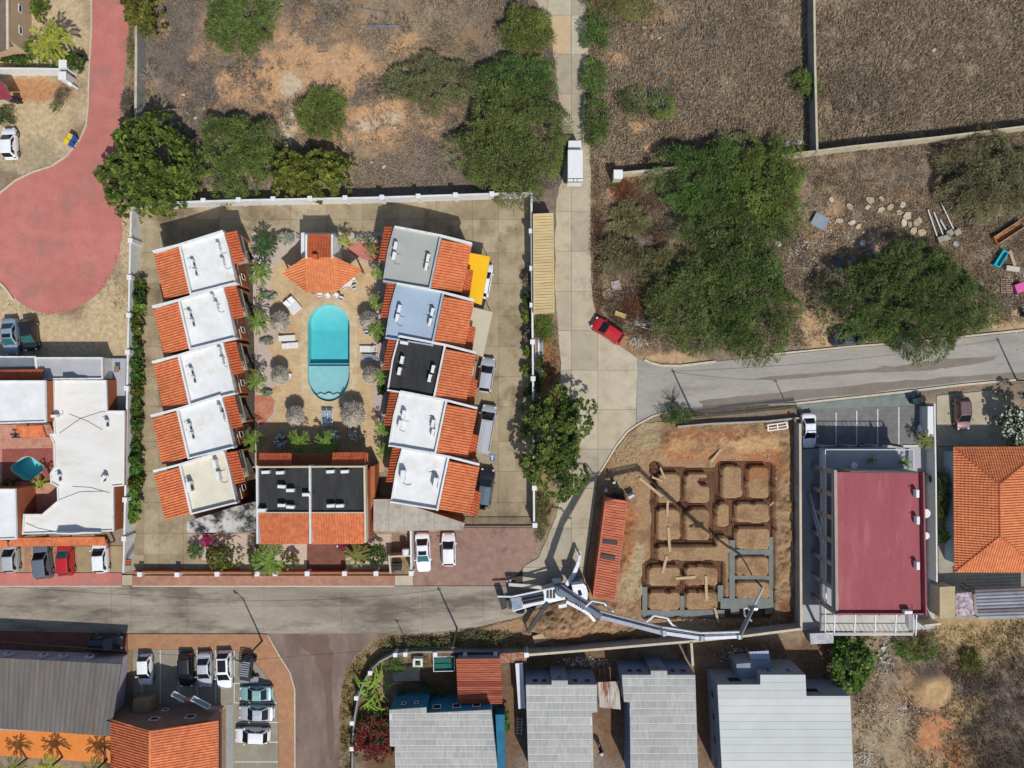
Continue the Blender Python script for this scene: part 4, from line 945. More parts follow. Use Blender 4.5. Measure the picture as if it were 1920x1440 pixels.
# ---------------------------------------------------------------- southern houses
M_blueg = mat('blue_grey_render', A(128, 140, 162), A(116, 128, 150), 1, .85)
M_teal = mat('teal_render', A(52, 126, 158), A(42, 112, 144), 1, .85)
M_panel = [mat('roof_panel_%s' % k, A(*c), A(*d), 2.4, .9, stain=A(140, 140, 136), sscale=1.6, samt=.6, stretch=(2.6, .4, 1), big=.08) for k, c, d in (('a', (188, 187, 181), (168, 167, 162)), ('b', (182, 181, 176), (162, 161, 157)), ('c', (194, 192, 186), (174, 172, 167)))]
M_pj = mat('roof_joint', A(226, 224, 216), A(214, 212, 204), 2, .9)
def slab_house(label, pts, h, wm, rows, colw, stagger=True, wins=(), hz=.0, over=.0, rm=None, jm=None):
    P = [(p.x, p.y) for p in WP(pts, h)]; c = ctr(P)
    t = thing('slab_roof_house', (c[0], c[1], 0), label, 'house')
    wl = MB().prism([lerp(p, c, over) for p in P], 0, h - .1, top=False).build('wall', wm, t)
    rf = MB().prism(P, h - .12, h - .01).build('roof', jm or M_pj, t)
    y1 = max(p[1] for p in P); y0 = min(p[1] for p in P); x0 = min(p[0] for p in P); x1 = max(p[0] for p in P)
    for r in range(rows):
        ya, yb = y1 - (y1 - y0) * r / rows, y1 - (y1 - y0) * (r + 1) / rows
        x = x0 - (random.uniform(.2, .8) * colw if stagger else 0)
        while x < x1:
            w = colw * random.uniform(.75, 1.25) if stagger else colw
            g_ = .012 if rm else .05; Q = clip_rect(P, x + .02, yb + g_, x + w - .02, ya - g_); x += w
            if len(Q) > 2 and area(Q) > .15: MB().prism(Q, h - .03, h + .012).build('roof_panel', random.choice(rm or M_panel), rf)
    return t, wl, P
def nwins(wl, P, i, wins):
    """openings on the wall between outline corners i and i+1 (left to right from outside)"""
    a, b = P[i], P[i + 1]
    for s0, s1, z0, z1 in wins: window_on(wl, a, b, z0, z1, s0, s1, panes=1, fm=M_blueg, gm=M_dark)
Hs = 4.3
t, wl, P = slab_house('teal-walled house with pale slab roof beside the corner garden', [(730, 1331), (799.5, 1326.5), (800, 1337), (921, 1331), (936, 1470), (742, 1470), (740, 1400), (731, 1399)], Hs, M_teal, 12, 2.6, over=.015)
for s in (1.0, 2.4): window_on(wl, P[1], P[0], 2.6, 3.3, s, s + .5, panes=1, gm=M_dark)
for s in (1.2, 3.4, 5.6): window_on(wl, P[3], P[2], 2.4, 3.4, s, s + .9, panes=2, gm=M_dark)
MB().prism([(p.x, p.y) for p in WP([(929, 1340), (946, 1340), (948, 1470), (935, 1470)], 1.8)], 0, 1.8).build('side_bay', M_teal, t)
t, wl, P = slab_house('blue-grey house with banded slab roof beside long white sheet roof', [(986, 1284), (1034.5, 1284), (1034.5, 1276.5), (1064.5, 1276.5), (1064.5, 1284), (1119, 1284), (1120, 1335.5), (1110, 1336.5), (1114, 1470), (991.5, 1470)], 4.4, M_blueg, 14, 3.3)
for i, ws in ((0, ((.7, 1.35, 2.9, 3.7), (1.7, 2.35, 2.9, 3.7))), (2, ((.7, 1.1, 3.3, 3.8),)), (4, ((.6, 1.2, 2.9, 3.7), (1.9, 2.6, 2.9, 3.7)))):
    a, b_ = P[i + 1], P[i]; L = math.dist(a, b_)
    for s0, s1, z0, z1 in ws: window_on(wl, a, b_, z0, z1, L - s1, L - s0, panes=1, fm=M_blueg, gm=M_dark)
t, wl, P = slab_house('blue-grey house with banded slab roof between rusty carport and metal-roofed house', [(1166, 1265.5), (1220.5, 1265.5), (1220.5, 1258), (1251, 1258), (1251, 1265.5), (1303.5, 1265.5), (1309.5, 1470), (1182, 1470), (1182, 1417), (1181, 1317), (1170, 1316)], 4.4, M_blueg, 15, 3.6)
for i, ws in ((0, ((.7, 1.35, 2.9, 3.7), (1.7, 2.35, 2.9, 3.7))), (2, ((.7, 1.1, 3.3, 3.8),)), (4, ((.5, 1.1, 2.9, 3.7), (1.6, 2.3, 2.9, 3.7)))):
    a, b_ = P[i + 1], P[i]; L = math.dist(a, b_)
    for s0, s1, z0, z1 in ws: window_on(wl, a, b_, z0, z1, L - s1, L - s0, panes=1, fm=M_blueg, gm=M_dark)
M_sheet = [mat('pale_sheet_%d' % k, A(*c), A(c[0] - 6, c[1] - 6, c[2] - 6), .6, .55, big=.05) for k, c in enumerate(((202, 205, 201), (198, 201, 198), (206, 208, 204)))]
M_greyw = mat('grey_render', A(150, 156, 168), A(138, 144, 156), 1, .85)
t, wl, P = slab_house('big house with stepped pale grey metal roof and grey walls', [(1345, 1284), (1425.5, 1283.5), (1425.5, 1265), (1510, 1265), (1512, 1305), (1594, 1305), (1601, 1470), (1355, 1470)], 4.5, M_greyw, 14, 40, False, rm=M_sheet, jm=mat('sheet_seam', A(182, 190, 192), A(176, 184, 186), 1, .6))
for i, ws in ((0, ((1.5, 3.0, 2.6, 3.8),)), (2, ((3.2, 3.7, 3.0, 3.7), (1.0, 1.5, 3.0, 3.7))), (4, ((.3, 1.9, 2.6, 3.6),))):
    a, b_ = P[i + 1], P[i]; L = math.dist(a, b_)
    for s0, s1, z0, z1 in ws: window_on(wl, a, b_, z0, z1, L - s1, L - s0, panes=2, fm=M_greyw, gm=M_dark)
L = math.dist(P[0], P[7])
for s in (1.5, 4.0, 6.6, 9.2): window_on(wl, P[0], P[7], 1.8, 2.8, s, s + .9, panes=2, fm=M_greyw, gm=M_dark)
# sheds and loose roofs between them
def shed(label, q, h, m, n, amp=.05, name='tin_shed', wm=None, cat='shed', along=False):
    P = [W(*p, h) for p in q]; c = ctr([(p.x, p.y) for p in P]); t = thing(name, (c[0], c[1], 0), label, cat)
    if wm: MB().prism([lerp((p.x, p.y), c, .06) for p in P], 0, h - .1).build('wall', wm, t)
    else:
        for p in P: q_ = lerp((p.x, p.y), c, .05); MB().box(q_[0] - .05, q_[1] - .05, 0, q_[0] + .05, q_[1] + .05, h - .02).build('post', M_wood2, t)
    k = n if isinstance(n, int) else n[0]; A4 = P if not along else [P[1], P[2], P[3], P[0]]
    for i in range(k):
        a, b_ = i / k, (i + 1) / k - .004
        ribbed(MB(), [A4[0].lerp(A4[1], a), A4[0].lerp(A4[1], b_), A4[3].lerp(A4[2], b_), A4[3].lerp(A4[2], a)], 2 if isinstance(n, int) else n[1], amp).build('roof_sheet', random.choice(m) if isinstance(m, list) else m, t)
    return t
M_redsheet = [mat('red_sheet_%d' % i, A(*c), A(c[0] - 24, c[1] - 18, c[2] - 16), 1.5, .8, stain=A(212, 138, 100), sscale=.8, samt=.5, stretch=(.3, 2, 1)) for i, c in enumerate(((172, 92, 70), (186, 106, 78), (158, 80, 64)))]
shed('shed with rusty red ribbed roof beside the teal-walled house', [(855, 1235), (938, 1234), (942, 1320), (859, 1320)], 2.7, M_redsheet, (10, 2), .05, wm=M_blueg, along=True)
shed('carport with patchy rusty white sheet roof between two southern houses', [(1121, 1279), (1160, 1277), (1164, 1330), (1124, 1326)], 2.3, mat('rust_white', A(206, 198, 190), A(186, 176, 166), 1, .8, stain=A(140, 72, 46), sscale=.6, samt=.9, sthr=.5, stretch=(2, .5, 1)), 4)
shed('long narrow white corrugated roof left of a slab-roofed house', [(966, 1244), (980, 1243), (986, 1328), (972, 1329)], 2.3, M_whitepaint, 3, .04)
shed('rusty corrugated strip roof at the wall corner', [(938, 1226), (987, 1222), (988, 1242), (938, 1243)], 2.0, M_rust, 4, .04)
shed('small lilac sheet roof beside the big metal-roofed house', [(1404, 1222), (1441, 1220), (1445, 1240), (1408, 1240)], 2.4, mat('lilac_sheet', A(178, 186, 206), A(168, 176, 196), 1, .7), 3, .03)
shed('small white dirty tank roof outside the red-roofed block', [(1518, 1188), (1562, 1186), (1564, 1206), (1520, 1208)], 1.2, mat('dirty_white', A(206, 208, 210), A(170, 172, 176), 2, .8, stain=A(240, 240, 240), sscale=1.2), 3, .02, wm=M_blockg, cat='tank', name='water_tank')
MB().prism([(p.x, p.y) for p in WP([(1366, 1227), (1428, 1222), (1430, 1262), (1370, 1268)])], 0, 2.9).build('rear_annex', M_greyw, None, 'flat grey annex on the north side of the metal-roofed house', 'building')

# ---------------------------------------------------------------- red-roofed apartment block
RB = [(1565, 884), (1728, 886), (1733, 1151), (1568, 1151)]
t = thing('apartment_block', W(1640, 1010), 'two-storey apartment block with flat dark red roof and white railings', 'building')
h = 6.3; P = [(p.x, p.y) for p in WP(RB, h)]
M_grb = mat('taupe_render', A(178, 168, 160), A(164, 154, 146), 1, .85)
inner = [(P[0][0] + 1.7, P[0][1]), P[1], P[2], (P[3][0] + 1.7, P[3][1])]
wl = MB().prism(inner, 0, h - .1).build('wall', M_grb, t)
M_redroof = mat('roof_red', A(170, 92, 98), A(162, 85, 91), .7, .8, stain=A(184, 112, 114), sscale=.5, samt=.6, big=.09, bump=.05, stretch=(1.7, .3, 1))
c = ctr(P)
MB().prism([lerp(p, c, .01) for p in P], h - .3, h - .02).build('roof', M_redroof, t)
parapet([(P[1][0] - .08, P[1][1]), (P[2][0] - .08, P[2][1])], h - .2, h + .55, .16).build('parapet', M_redroof, t)
parapet([(P[3][0], P[3][1] + .08), (P[2][0], P[2][1] + .08)], h - .2, h + .35, .16).build('parapet', M_redroof, t)
parapet([(P[0][0] + .08, P[0][1]), (P[3][0] + .08, P[3][1])], h - .2, h + .04, .3).build('fascia', M_grb, t)
x0 = P[0][0]; gal = MB().box(x0, P[3][1], 2.85, x0 + 1.75, P[0][1], 3.05).build('gallery', M_lgrey, t)
MB().box(x0 - .02, P[3][1], 2.6, x0 + .4, P[0][1], 2.848).build('gallery_beam', M_grb, t)
MB().box(x0 - .02, P[3][1], h - .75, x0 + .4, P[0][1], h - .31).build('roof_beam', M_grb, t)
ys = np.linspace(P[3][1] + .1, P[0][1] - .1, 7)
for y in ys: MB().box(x0 + .0, y - .22, 0, x0 + .35, y + .22, h - .3).build('column', M_grb, t)
for i in range(6):
    a, b_ = ys[i] + .16, ys[i + 1] - .16; r = MB(); r.box(x0 + .02, a, 3.95, x0 + .14, b_, 4.02)
    for k in range(12): y = a + (b_ - a) * (k + .5) / 12; r.box(x0 + .06, y - .03, 3.05, x0 + .11, y + .03, 3.95)
    r.build('railing', M_whitepaint, gal)
    MB().quad((x0 + 1.69, a + .5, 3.1), (x0 + 1.69, b_ - .5, 3.1), (x0 + 1.69, b_ - .5, 5.2), (x0 + 1.69, a + .5, 5.2)).build('door', M_glass, wl)
yn = W(0, 840, 3.0).y; ysn = W(0, 1183, 3.0).y; xe = P[1][0] + .02
tn = MB().box(x0 - .1, P[0][1], 2.7, xe + .5, yn, 3.0).build('terrace', M_lgrey, t)
tsn = MB().box(x0 - .1, ysn, 2.7, xe + .5, P[3][1], 3.0).build('terrace', mat('terrace_pale', A(206, 202, 194), A(190, 186, 178), 1, .85), t)
def rail(parent, pts, z, n, hgt=1.0):
    r = MB()
    for i in range(len(pts) - 1):
        a, b_ = Vector((*pts[i], z + hgt)), Vector((*pts[i + 1], z + hgt)); r.beam(a, b_, .07, .06)
        for k in range(n + 1):
            q = a.lerp(b_, k / n); r.box(q.x - .02, q.y - .02, z, q.x + .02, q.y + .02, z + hgt - .03)
    r.build('railing', M_whitepaint, parent)
rail(tn, [(x0, P[0][1] + .1), (x0, yn - .1), (xe + .4, yn - .1), (xe + .4, P[0][1])], 3.0, 18)
rail(tsn, [(x0, P[3][1] - .1), (x0, ysn + .1), (xe + .4, ysn + .1), (xe + .4, P[3][1])], 3.0, 18)
rail(wl, [(xe + .45, P[1][1] - .2), (xe + .45, P[2][1] + .2)], 3.0, 30)
MB().box(xe, P[2][1], 2.8, xe + .5, P[1][1], 3.0).build('walkway', M_lgrey, t)
for k in range(4): x = x0 + .3 + (xe - x0) * k / 3.2; MB().box(x, yn + .05, 0, x + .25, yn + .3, 2.7).build('column', M_grb, t)
for k in range(4): x = x0 + .3 + (xe - x0) * k / 3.2; MB().box(x, ysn - .3 + .35, 0, x + .25, ysn + .3, 2.7).build('column', M_grb, t)
# pergola of the south terrace
pg = MB()
for k in range(5): x = x0 + .5 + (xe - x0) * k / 4.2; pg.beam((x, ysn + .2, 5.0), (x, P[3][1] - .1, 5.2), .1, .12)
pg.beam((x0 + .4, ysn + .3, 5.1), (xe - .3, ysn + .3, 5.1), .1, .12); pg.build('pergola_frame', M_whitepaint, tsn)
# outside stair
st = thing('outside_stair', W(1525, 985), 'grey outside stair with white railings on the apartment block west side', 'stairs')
sa, sb = W(1514, 922), W(1541, 1015, 2.9); n = 18
for k in range(n):
    q = sa.lerp(sb, k / n); z = 2.9 * (k + 1) / n
    MB().box(q.x - .1, q.y - .32, max(0, z - .3), q.x + 1.1, q.y, z).build('step', M_lgrey, st)
r = MB(); r.beam(sa + Vector((-.15, 0, 1.0)), sb + Vector((-.15, 0, 1.0)), .06, .06)
for k in range(n + 1): q = sa.lerp(sb, k / n); r.box(q.x - .17, q.y - .02, q.z, q.x - .13, q.y + .02, q.z + 1.0)
r.build('railing', M_whitepaint, st)
# ground of the apartment block and drive next door
MB().prism(WP([(1503, 842), (1750, 834), (1752, 1180), (1503, 1182)]), -.05, .015).build('yard', M_lgrey, kind='structure')
MB().prism(WP([(1505, 768), (1680, 762), (1749, 757), (1749, 833), (1505, 841)]), -.05, .03).build('parking_ground', brickmat('grey_setts', A(150, 148, 146), A(132, 130, 128), (.6, .6, .6), 1, .3, .15, .02), kind='structure')
for x, y0 in ((1529, 779), (1567.5, 774), (1606, 770), (1645.5, 767), (1685, 763)): MB().sheet(WP([(x - 1, y0), (x + 1, y0), (x + 1, 836), (x - 1, 836)]), .036).build('painted_line', M_line, kind='structure')
for x in (1536, 1574, 1612, 1652, 1692): MB().box(W(x, 0).x, W(0, 836.5).y, .03, W(x + 29, 0).x, W(0, 834.5).y, .16).build('wheel_stop', M_whitepaint, None, {1536: 'white wheel stop in first bay beside the white car', 1574: 'white wheel stop in second parking bay from the white car', 1612: 'white wheel stop in third parking bay from the white car', 1652: 'white wheel stop in fourth parking bay from the white car', 1692: 'white wheel stop in the bay nearest the gas tank'}[x], 'wheel stop', 'wheel stops of the apartment parking bays')
MB().prism(WP([(1490, 757), (1590, 747), (1700, 736), (1720, 735), (1735, 758), (1640, 766), (1500, 778)]), -.05, .02).build('verge', mat('green_grey_paving', A(142, 150, 142), A(124, 132, 124), .8, .9, stain=A(108, 112, 104), sscale=.5), kind='structure')
MB().prism(WP([(1756, 742), (1858, 732), (1882, 760), (1886, 836), (1757, 836)]), -.05, .02).build('driveway', mat('drive_concrete', A(190, 180, 156), A(172, 162, 138), .8, .9, stain=A(140, 126, 100), sscale=.5), kind='structure')
MB().prism(WP([(1758, 838), (1960, 838), (1960, 1160), (1760, 1160)]), -.05, .012).build('yard', M_conc, kind='structure')

# ---------------------------------------------------------------- orange hip-roofed house on the right
t = thing('hip_roof_house', W(1873, 955), 'house with orange tile hip roof beside the red-roofed block', 'house')
ze, zr = 3.0, 4.7
a, b_, c, d = W(1787, 838, ze), W(1958, 838, ze), W(1958, 1072.5, ze), W(1789, 1072.5, ze); r0, r1 = W(1873, 908, zr), W(1874, 1005, zr)
for q, up in (((a, b_, r0), (0, -1, 0)), ((d, c, r1), (0, 1, 0)), ((a, r0, r1, d), (1, 0, 0)), ((b_, r0, r1, c), (-1, 0, 0))):
    tile_slope(MB(), list(q), up, pitch=.28, course=.36).build('tile_roof', M_tile3, t)
for p, q in ((r0, r1), (a, r0), (b_, r0), (c, r1), (d, r1)): ridge(MB(), p + Vector((0, 0, .07)), q + Vector((0, 0, .07)), .1).build('ridge_tile', M_tile2, t)
i_ = .7
wl = MB().prism([(a.x + i_, a.y - i_), (b_.x - i_, b_.y - i_), (c.x - i_, c.y + i_), (d.x + i_, d.y + i_)], 0, 2.95).build('wall', mat('pale_blue_render', A(170, 196, 214), A(156, 184, 204), 1, .85), t)
M_cement = [mat('grey_corrugate_%d' % i, A(*c), A(c[0] - 16, c[1] - 16, c[2] - 14), .8, .7, stain=A(110, 104, 104), sscale=.5) for i, c in enumerate(((168, 172, 178), (150, 152, 158), (128, 112, 112)))]
shed('grey corrugated patio roof south of the orange hip roof', [(1827, 1104), (1960, 1098), (1960, 1156), (1834, 1160)], 2.6, M_cement, (9, 1), .1, name='patio_roof', wm=None, cat='roof', along=True)
M_prints = mat('patterned_sheet', A(206, 196, 204), A(128, 88, 96), 2.2, .8, stain=A(244, 244, 246), sscale=1.5)
shed('small patterned white and maroon sheet roof beside corrugated patio roof', [(1793, 1112), (1825, 1110), (1828, 1152), (1793, 1155)], 2.2, M_prints, 2, .02, name='patio_roof', cat='roof')
shed('flat sandy store roof with white pipes at the corner of the yard', [(1762, 1101), (1791, 1099), (1791, 1157), (1762, 1159)], 2.2, mat('sandy_roof', A(196, 178, 140), A(178, 158, 122), 1, .9), 1, .0, name='store_room', wm=M_block)

# ---------------------------------------------------------------- beige villa at the top left, maroon roof below it
t = thing('beige_villa', W(20, 45), 'beige villa with brown roof and small white-framed windows, top left corner', 'house')
V = [(p.x, p.y) for p in WP([(-40, -40), (57, -40), (60, 105), (-40, 118)])]
wl = MB().prism(V, 0, 3.9).build('wall', mat('beige_render', A(206, 178, 144), A(196, 166, 134), 1, .85), t)
RV = [W(-40, -40, 5.0), W(13, -40, 3.95), W(14, 92, 3.95), W(-40, 108, 5.0)]
MB().add(RV + [p - Vector((0, 0, .15)) for p in RV], [(0, 3, 2, 1), (0, 1, 5, 4), (1, 2, 6, 5), (2, 3, 7, 6)]).build('roof', mat('brown_shingle', A(126, 106, 94), A(112, 94, 84), 3, .85), t)
MB().beam(W(14, -40, 3.9), W(15, 93, 3.9), .25, .2).build('gutter', M_cream, t)
for s in (4.2, 6.6, 9.0): window_on(wl, V[2], V[1], 1.6, 2.2, s - 2.6, s - 1.7, panes=1)
t = thing('maroon_roof_house', W(0, 180), 'corner of a house with maroon sheet roof at the left edge', 'house')
MB().prism([(p.x, p.y) for p in WP([(-40, 158), (14, 160), (25, 196), (-40, 198)])], 0, 2.3).build('wall', M_cream, t)
Q = [W(-40, 150, 2.9), W(4, 155, 2.9), W(24, 186, 2.5), W(-40, 190, 2.5)]
ribbed(MB(), Q, 8, .04).build('roof', mat('maroon_sheet', A(150, 62, 78), A(138, 54, 70), 1, .7), t)
# ---------------------------------------------------------------- vegetation
def unit(v): return v / np.maximum(np.linalg.norm(v, axis=1, keepdims=True), 1e-9)
def blades(P, D, L, Wd, col, tilt=None):
    """leaf-shaped blades: 4 corners, 2 triangles each"""
    n = len(P); D = unit(D); R = unit(RNG.normal(size=(n, 3)) * .55 + np.array([0, 0, 1.0])); sd = unit(np.cross(D, R))
    L = np.asarray(L).reshape(-1, 1); Wd = np.asarray(Wd).reshape(-1, 1)
    mid = P + D * L * .5 + np.array([0, 0, .04]) * L; V = np.stack([P, mid + sd * Wd, P + D * L, mid - sd * Wd], 1).reshape(-1, 3)
    i = np.arange(n) * 4; F = np.concatenate([np.stack([i, i + 1, i + 2], 1), np.stack([i, i + 2, i + 3], 1)])
    return V, F, np.repeat(col, 4, 0)
def merge(parts):
    V, F, C = [], [], []; o = 0
    for v, f, c in parts: V.append(v); F.append(f + o); C.append(c); o += len(v)
    return np.concatenate(V), np.concatenate(F), np.concatenate(C)
GREEN = {'acacia': (A(114, 138, 68), A(80, 104, 46), A(138, 154, 86)), 'acacia_dark': (A(98, 122, 62), A(70, 92, 46), A(126, 142, 78)), 'dull': (A(138, 140, 90), A(110, 112, 74), A(156, 146, 106)),
         'mid': (A(88, 116, 52), A(58, 84, 36), A(124, 144, 72)), 'olive': (A(98, 114, 48), A(64, 82, 32), A(142, 144, 66)), 'bright': (A(96, 138, 54), A(62, 100, 36), A(132, 160, 74)), 'dark': (A(72, 100, 46), A(46, 72, 30), A(100, 122, 58)),
         'silver': (A(150, 164, 142), A(120, 136, 112), A(176, 186, 164)), 'grey': (A(126, 112, 102), A(104, 92, 84), A(146, 132, 118)), 'yellow': (A(116, 134, 48), A(78, 98, 34), A(164, 166, 66))}
def tones(kind, n, cl=None):
    a, b, c = [np.array(x) for x in GREEN[kind]]; t = RNG.random((n, 1)); base = np.where(t < .5, a + (b - a) * t * 2, a + (c - a) * (t - .5) * 2)
    if cl is not None: base = base * cl
    return base
def crown_points(rx, ry, hz, n, K, floor=.35):
    """points through a lumpy dome; returns positions, outward direction per clump, clump shade"""
    ph = RNG.random(6) * 6.28; am = RNG.normal(0, .085, 6)
    def R(t): return 1 + sum(am[k] * np.sin((k + 2) * t + ph[k]) for k in range(6))
    ct = RNG.random(K) * 6.28; cr = np.sqrt(RNG.random(K)) * .92; cx, cy = cr * np.cos(ct), cr * np.sin(ct)
    t = RNG.random(n) * 6.28; r = np.sqrt(RNG.random(n)); x, y = r * np.cos(t), r * np.sin(t)
    d2 = (x[:, None] - cx) ** 2 + (y[:, None] - cy) ** 2; k = d2.argmin(1); d = np.sqrt(d2[np.arange(n), k])
    rc = .9 / math.sqrt(K) * 1.4
    ch = RNG.normal(0, .17, K)
    z = hz * (floor + (1 - floor) * np.sqrt(np.clip(1 - r ** 2, 0, 1)) + ch[k] * .8) + hz * .22 * (1 - np.clip(d / rc, 0, 1.4) ** 2) - RNG.random(n) ** 2 * hz * .3
    m = R(t)
    P = np.stack([x * rx * m, y * ry * m, np.maximum(z, .12)], 1)
    D = np.stack([(x - cx[k]) / rc, (y - cy[k]) / rc, .55 - .5 * d / rc], 1) + np.stack([x * .25, y * .25, np.zeros(n)], 1) + RNG.normal(0, .35, (n, 3))
    shade_ = np.clip(1 + RNG.normal(0, .17, K), .6, 1.45)
    return P, D, shade_[k][:, None]
def plant(name, label, cat, px, py, rx, ry, h, kind='acacia', style='acacia', dens=130, group=None, trunk=True, leafL=None, clump=1.0, flowers=None, top=None):
    """tree or shrub whose crown is centred at a photo pixel; radii in photo pixels; h crown top in metres"""
    hm = h * .7
    g = W(px, py, hm); k = S * (1 - hm / HC); rx *= k; ry *= k; ar = PI * rx * ry
    t = thing(name, (g.x, g.y, 0), label, cat, group)
    base = h * .3 if style != 'low' else 0.0
    if style == 'low': style = 'acacia'
    n = int(ar * dens); K = max(3, int(ar / (1.15 * clump)))
    P, D, cl = crown_points(rx, ry, h - base, n, K)
    rr_ = np.hypot(P[:, 0] / rx, P[:, 1] / ry); gap = fbm(P[:, 0] * .7 + px, P[:, 1] * .7 + py, 3); ok_ = (RNG.random(n) < np.clip(1.25 - (rr_ - .62) * 2.2, .12, 1)) & (RNG.random(n) < np.clip((gap - .3) * 7, .08, 1)); P, D, cl = P[ok_], D[ok_], cl[ok_]; n = len(P)
    P[:, 2] += base
    col = tones(kind, n, cl) * np.array([random.uniform(.92, 1.2), random.uniform(.94, 1.14), random.uniform(.9, 1.1)])
    if style == 'acacia':
        br_ = RNG.random(n) < .1; col[br_] = np.array(A(138, 122, 100)) * RNG.uniform(.7, 1.2, (br_.sum(), 1))
        L = RNG.uniform(.26, .62, n) if leafL is None else RNG.uniform(leafL * .6, leafL * 1.3, n)
        parts = [blades(P, D, L, L * RNG.uniform(.05, .085, n), col)]
        # side sprays, so each shoot reads as a feathery twig
        j = RNG.integers(0, n, n); q = P[j] + unit(D[j]) * (L[j] * RNG.uniform(.15, .8, n))[:, None]
        parts.append(blades(q, D[j] + RNG.normal(0, .8, (n, 3)), L[j] * .5, L[j] * .045, col[j] * RNG.uniform(.9, 1.15, (n, 1))))
    else:                                                                   # broad leaves in rosettes
        m = max(40, n // 7); P, D, cl, col = P[:m], D[:m], cl[:m], col[:m]; parts = []
        ax = unit(D * .5 + np.array([0, 0, .8])); u = unit(np.cross(ax, RNG.normal(size=(m, 3)))); v = np.cross(ax, u)
        LL = .3 if leafL is None else leafL
        for q in range(8):
            a = q / 8 * 6.28 + RNG.random(m) * .6; dd = u * np.cos(a)[:, None] + v * np.sin(a)[:, None] + ax * RNG.uniform(.1, .6, (m, 1))
            L = RNG.uniform(LL * .7, LL * 1.25, m); parts.append(blades(P, dd, L, L * .27, col * RNG.uniform(.8, 1.2, (m, 1))))
    V, F, C = merge(parts)
    link('crown', npmesh('crown', V, F, C), M_leaf, t)
    if flowers:
        fc, fn = flowers; i = RNG.choice(len(P), min(fn, len(P)), replace=False); pp = P[i] + np.array([0, 0, .12]); parts = []
        for q in range(5):
            a = q * 1.2566 + RNG.random(len(pp)); dd = np.stack([np.cos(a), np.sin(a), np.full(len(pp), .35)], 1); parts.append(blades(pp, dd, np.full(len(pp), .17), np.full(len(pp), .07), np.tile(np.array(fc), (len(pp), 1)) * RNG.uniform(.8, 1.15, (len(pp), 1))))
        V, F, C = merge(parts); o = link('blossom', npmesh('blossom', V, F, C), M_leaf, t)
    if trunk:
        b = MB(); r0 = max(.04, min(.28, h * .035)); z1 = max(.25, base + (h - base) * .25)
        bend = Vector((random.uniform(-.2, .2), random.uniform(-.2, .2), z1))
        b.tube((0, 0, -.05), bend * .5 + Vector((.05, .02, 0)), r0 * 1.25, r0, 7); b.tube(bend * .5 + Vector((.05, .02, 0)), bend, r0, r0 * .75, 7)
        for q in range(6):
            a = q * 1.05 + random.random(); e = Vector((math.cos(a) * rx * .6, math.sin(a) * ry * .6, base + (h - base) * random.uniform(.45, .7))); mp = bend.lerp(e, .5) + Vector((0, 0, .12 * h * .3))
            b.path([bend, mp, e], r0 * .55, 5, r0 * .15)
        o = link('trunk', b.mesh('trunk'), M_bark, t)
    return t
TREES = [  # label, px, py, rx, ry, h, kind
    ('round feathery green acacia at the top edge above the burnt scrub', 452, 32, 66, 68, 3.2, 'acacia'), ('feathery acacia leaning over the compound wall between two broad-leaved trees', 448, 290, 74, 78, 3.6, 'acacia'),
    ('small round acacia standing alone in the orange dirt', 604, 210, 44, 48, 2.6, 'acacia'), ('low dull green acacia thicket east of the lone round acacia', 812, 158, 82, 52, 2.4, 'dull'),
    ('acacia at the bend of the concrete road, near the top', 988, 58, 48, 44, 2.6, 'acacia'), ('dull acacia thicket beside the concrete road above the big acacia', 965, 152, 78, 48, 2.8, 'acacia_dark'),
    ('biggest roadside acacia, overhanging the white box truck', 958, 268, 102, 104, 4.4, 'acacia'), ('slim acacia bush on the east verge opposite the dull thicket', 1114, 146, 21, 32, 2.0, 'acacia'),
    ('tall oval acacia bush on the east verge north of box truck', 1116, 230, 23, 46, 2.2, 'acacia_dark'), ('acacia bush on the east verge by the tan road patch', 1118, 62, 24, 36, 2.0, 'acacia_dark'),
    ('acacia bush cut by the top edge beside the road', 1165, 8, 62, 26, 2.0, 'dull'), ('low acacia bush west of the pile of metal pipes', 1188, 190, 27, 25, 1.6, 'dull'),
    ('low acacia bush beneath the pile of metal pipes', 1240, 195, 24, 26, 1.5, 'acacia'), ('spreading acacia over the ruined wall stub', 1320, 335, 92, 72, 4.0, 'acacia_dark'),
    ('acacia against the pale rendered wall, upper east of the thicket', 1432, 355, 82, 95, 4.2, 'acacia'), ('acacia in the middle of the big eastern thicket', 1375, 430, 95, 70, 3.8, 'acacia_dark'),
    ('acacia at the southwest of the big eastern thicket, by the red car', 1302, 570, 80, 88, 4.0, 'acacia'), ('acacia at the southeast of the big eastern thicket, beside sandy clearing', 1412, 575, 82, 96, 4.2, 'acacia_dark'),
    ('huge spreading acacia overhanging the pale asphalt street and parked cars', 1708, 562, 148, 102, 5.2, 'acacia_dark'), ('acacia at the right edge below the pale rendered wall', 1865, 335, 104, 76, 3.4, 'dull'),
    ('small acacia sapling against the grey field wall', 1508, 162, 27, 27, 2.0, 'acacia'), ('scrubby low green bush beside the road above the pallets', 1160, 478, 42, 34, 1.4, 'dull'),
    ('scrubby bush near the road below the ruined wall', 1180, 410, 38, 28, 1.2, 'dull'), ('weedy bush between the pallets and the thicket', 1235, 505, 40, 40, 1.4, 'dull')]
for lb, px, py, rx, ry, h, kd in TREES: plant('acacia_tree' if h > 2.1 else 'acacia_bush', lb, 'tree' if h > 2.1 else 'bush', px, py, rx * 1.05, ry * 1.05, h * .7, kd, group='acacias of the dry land', dens=270)
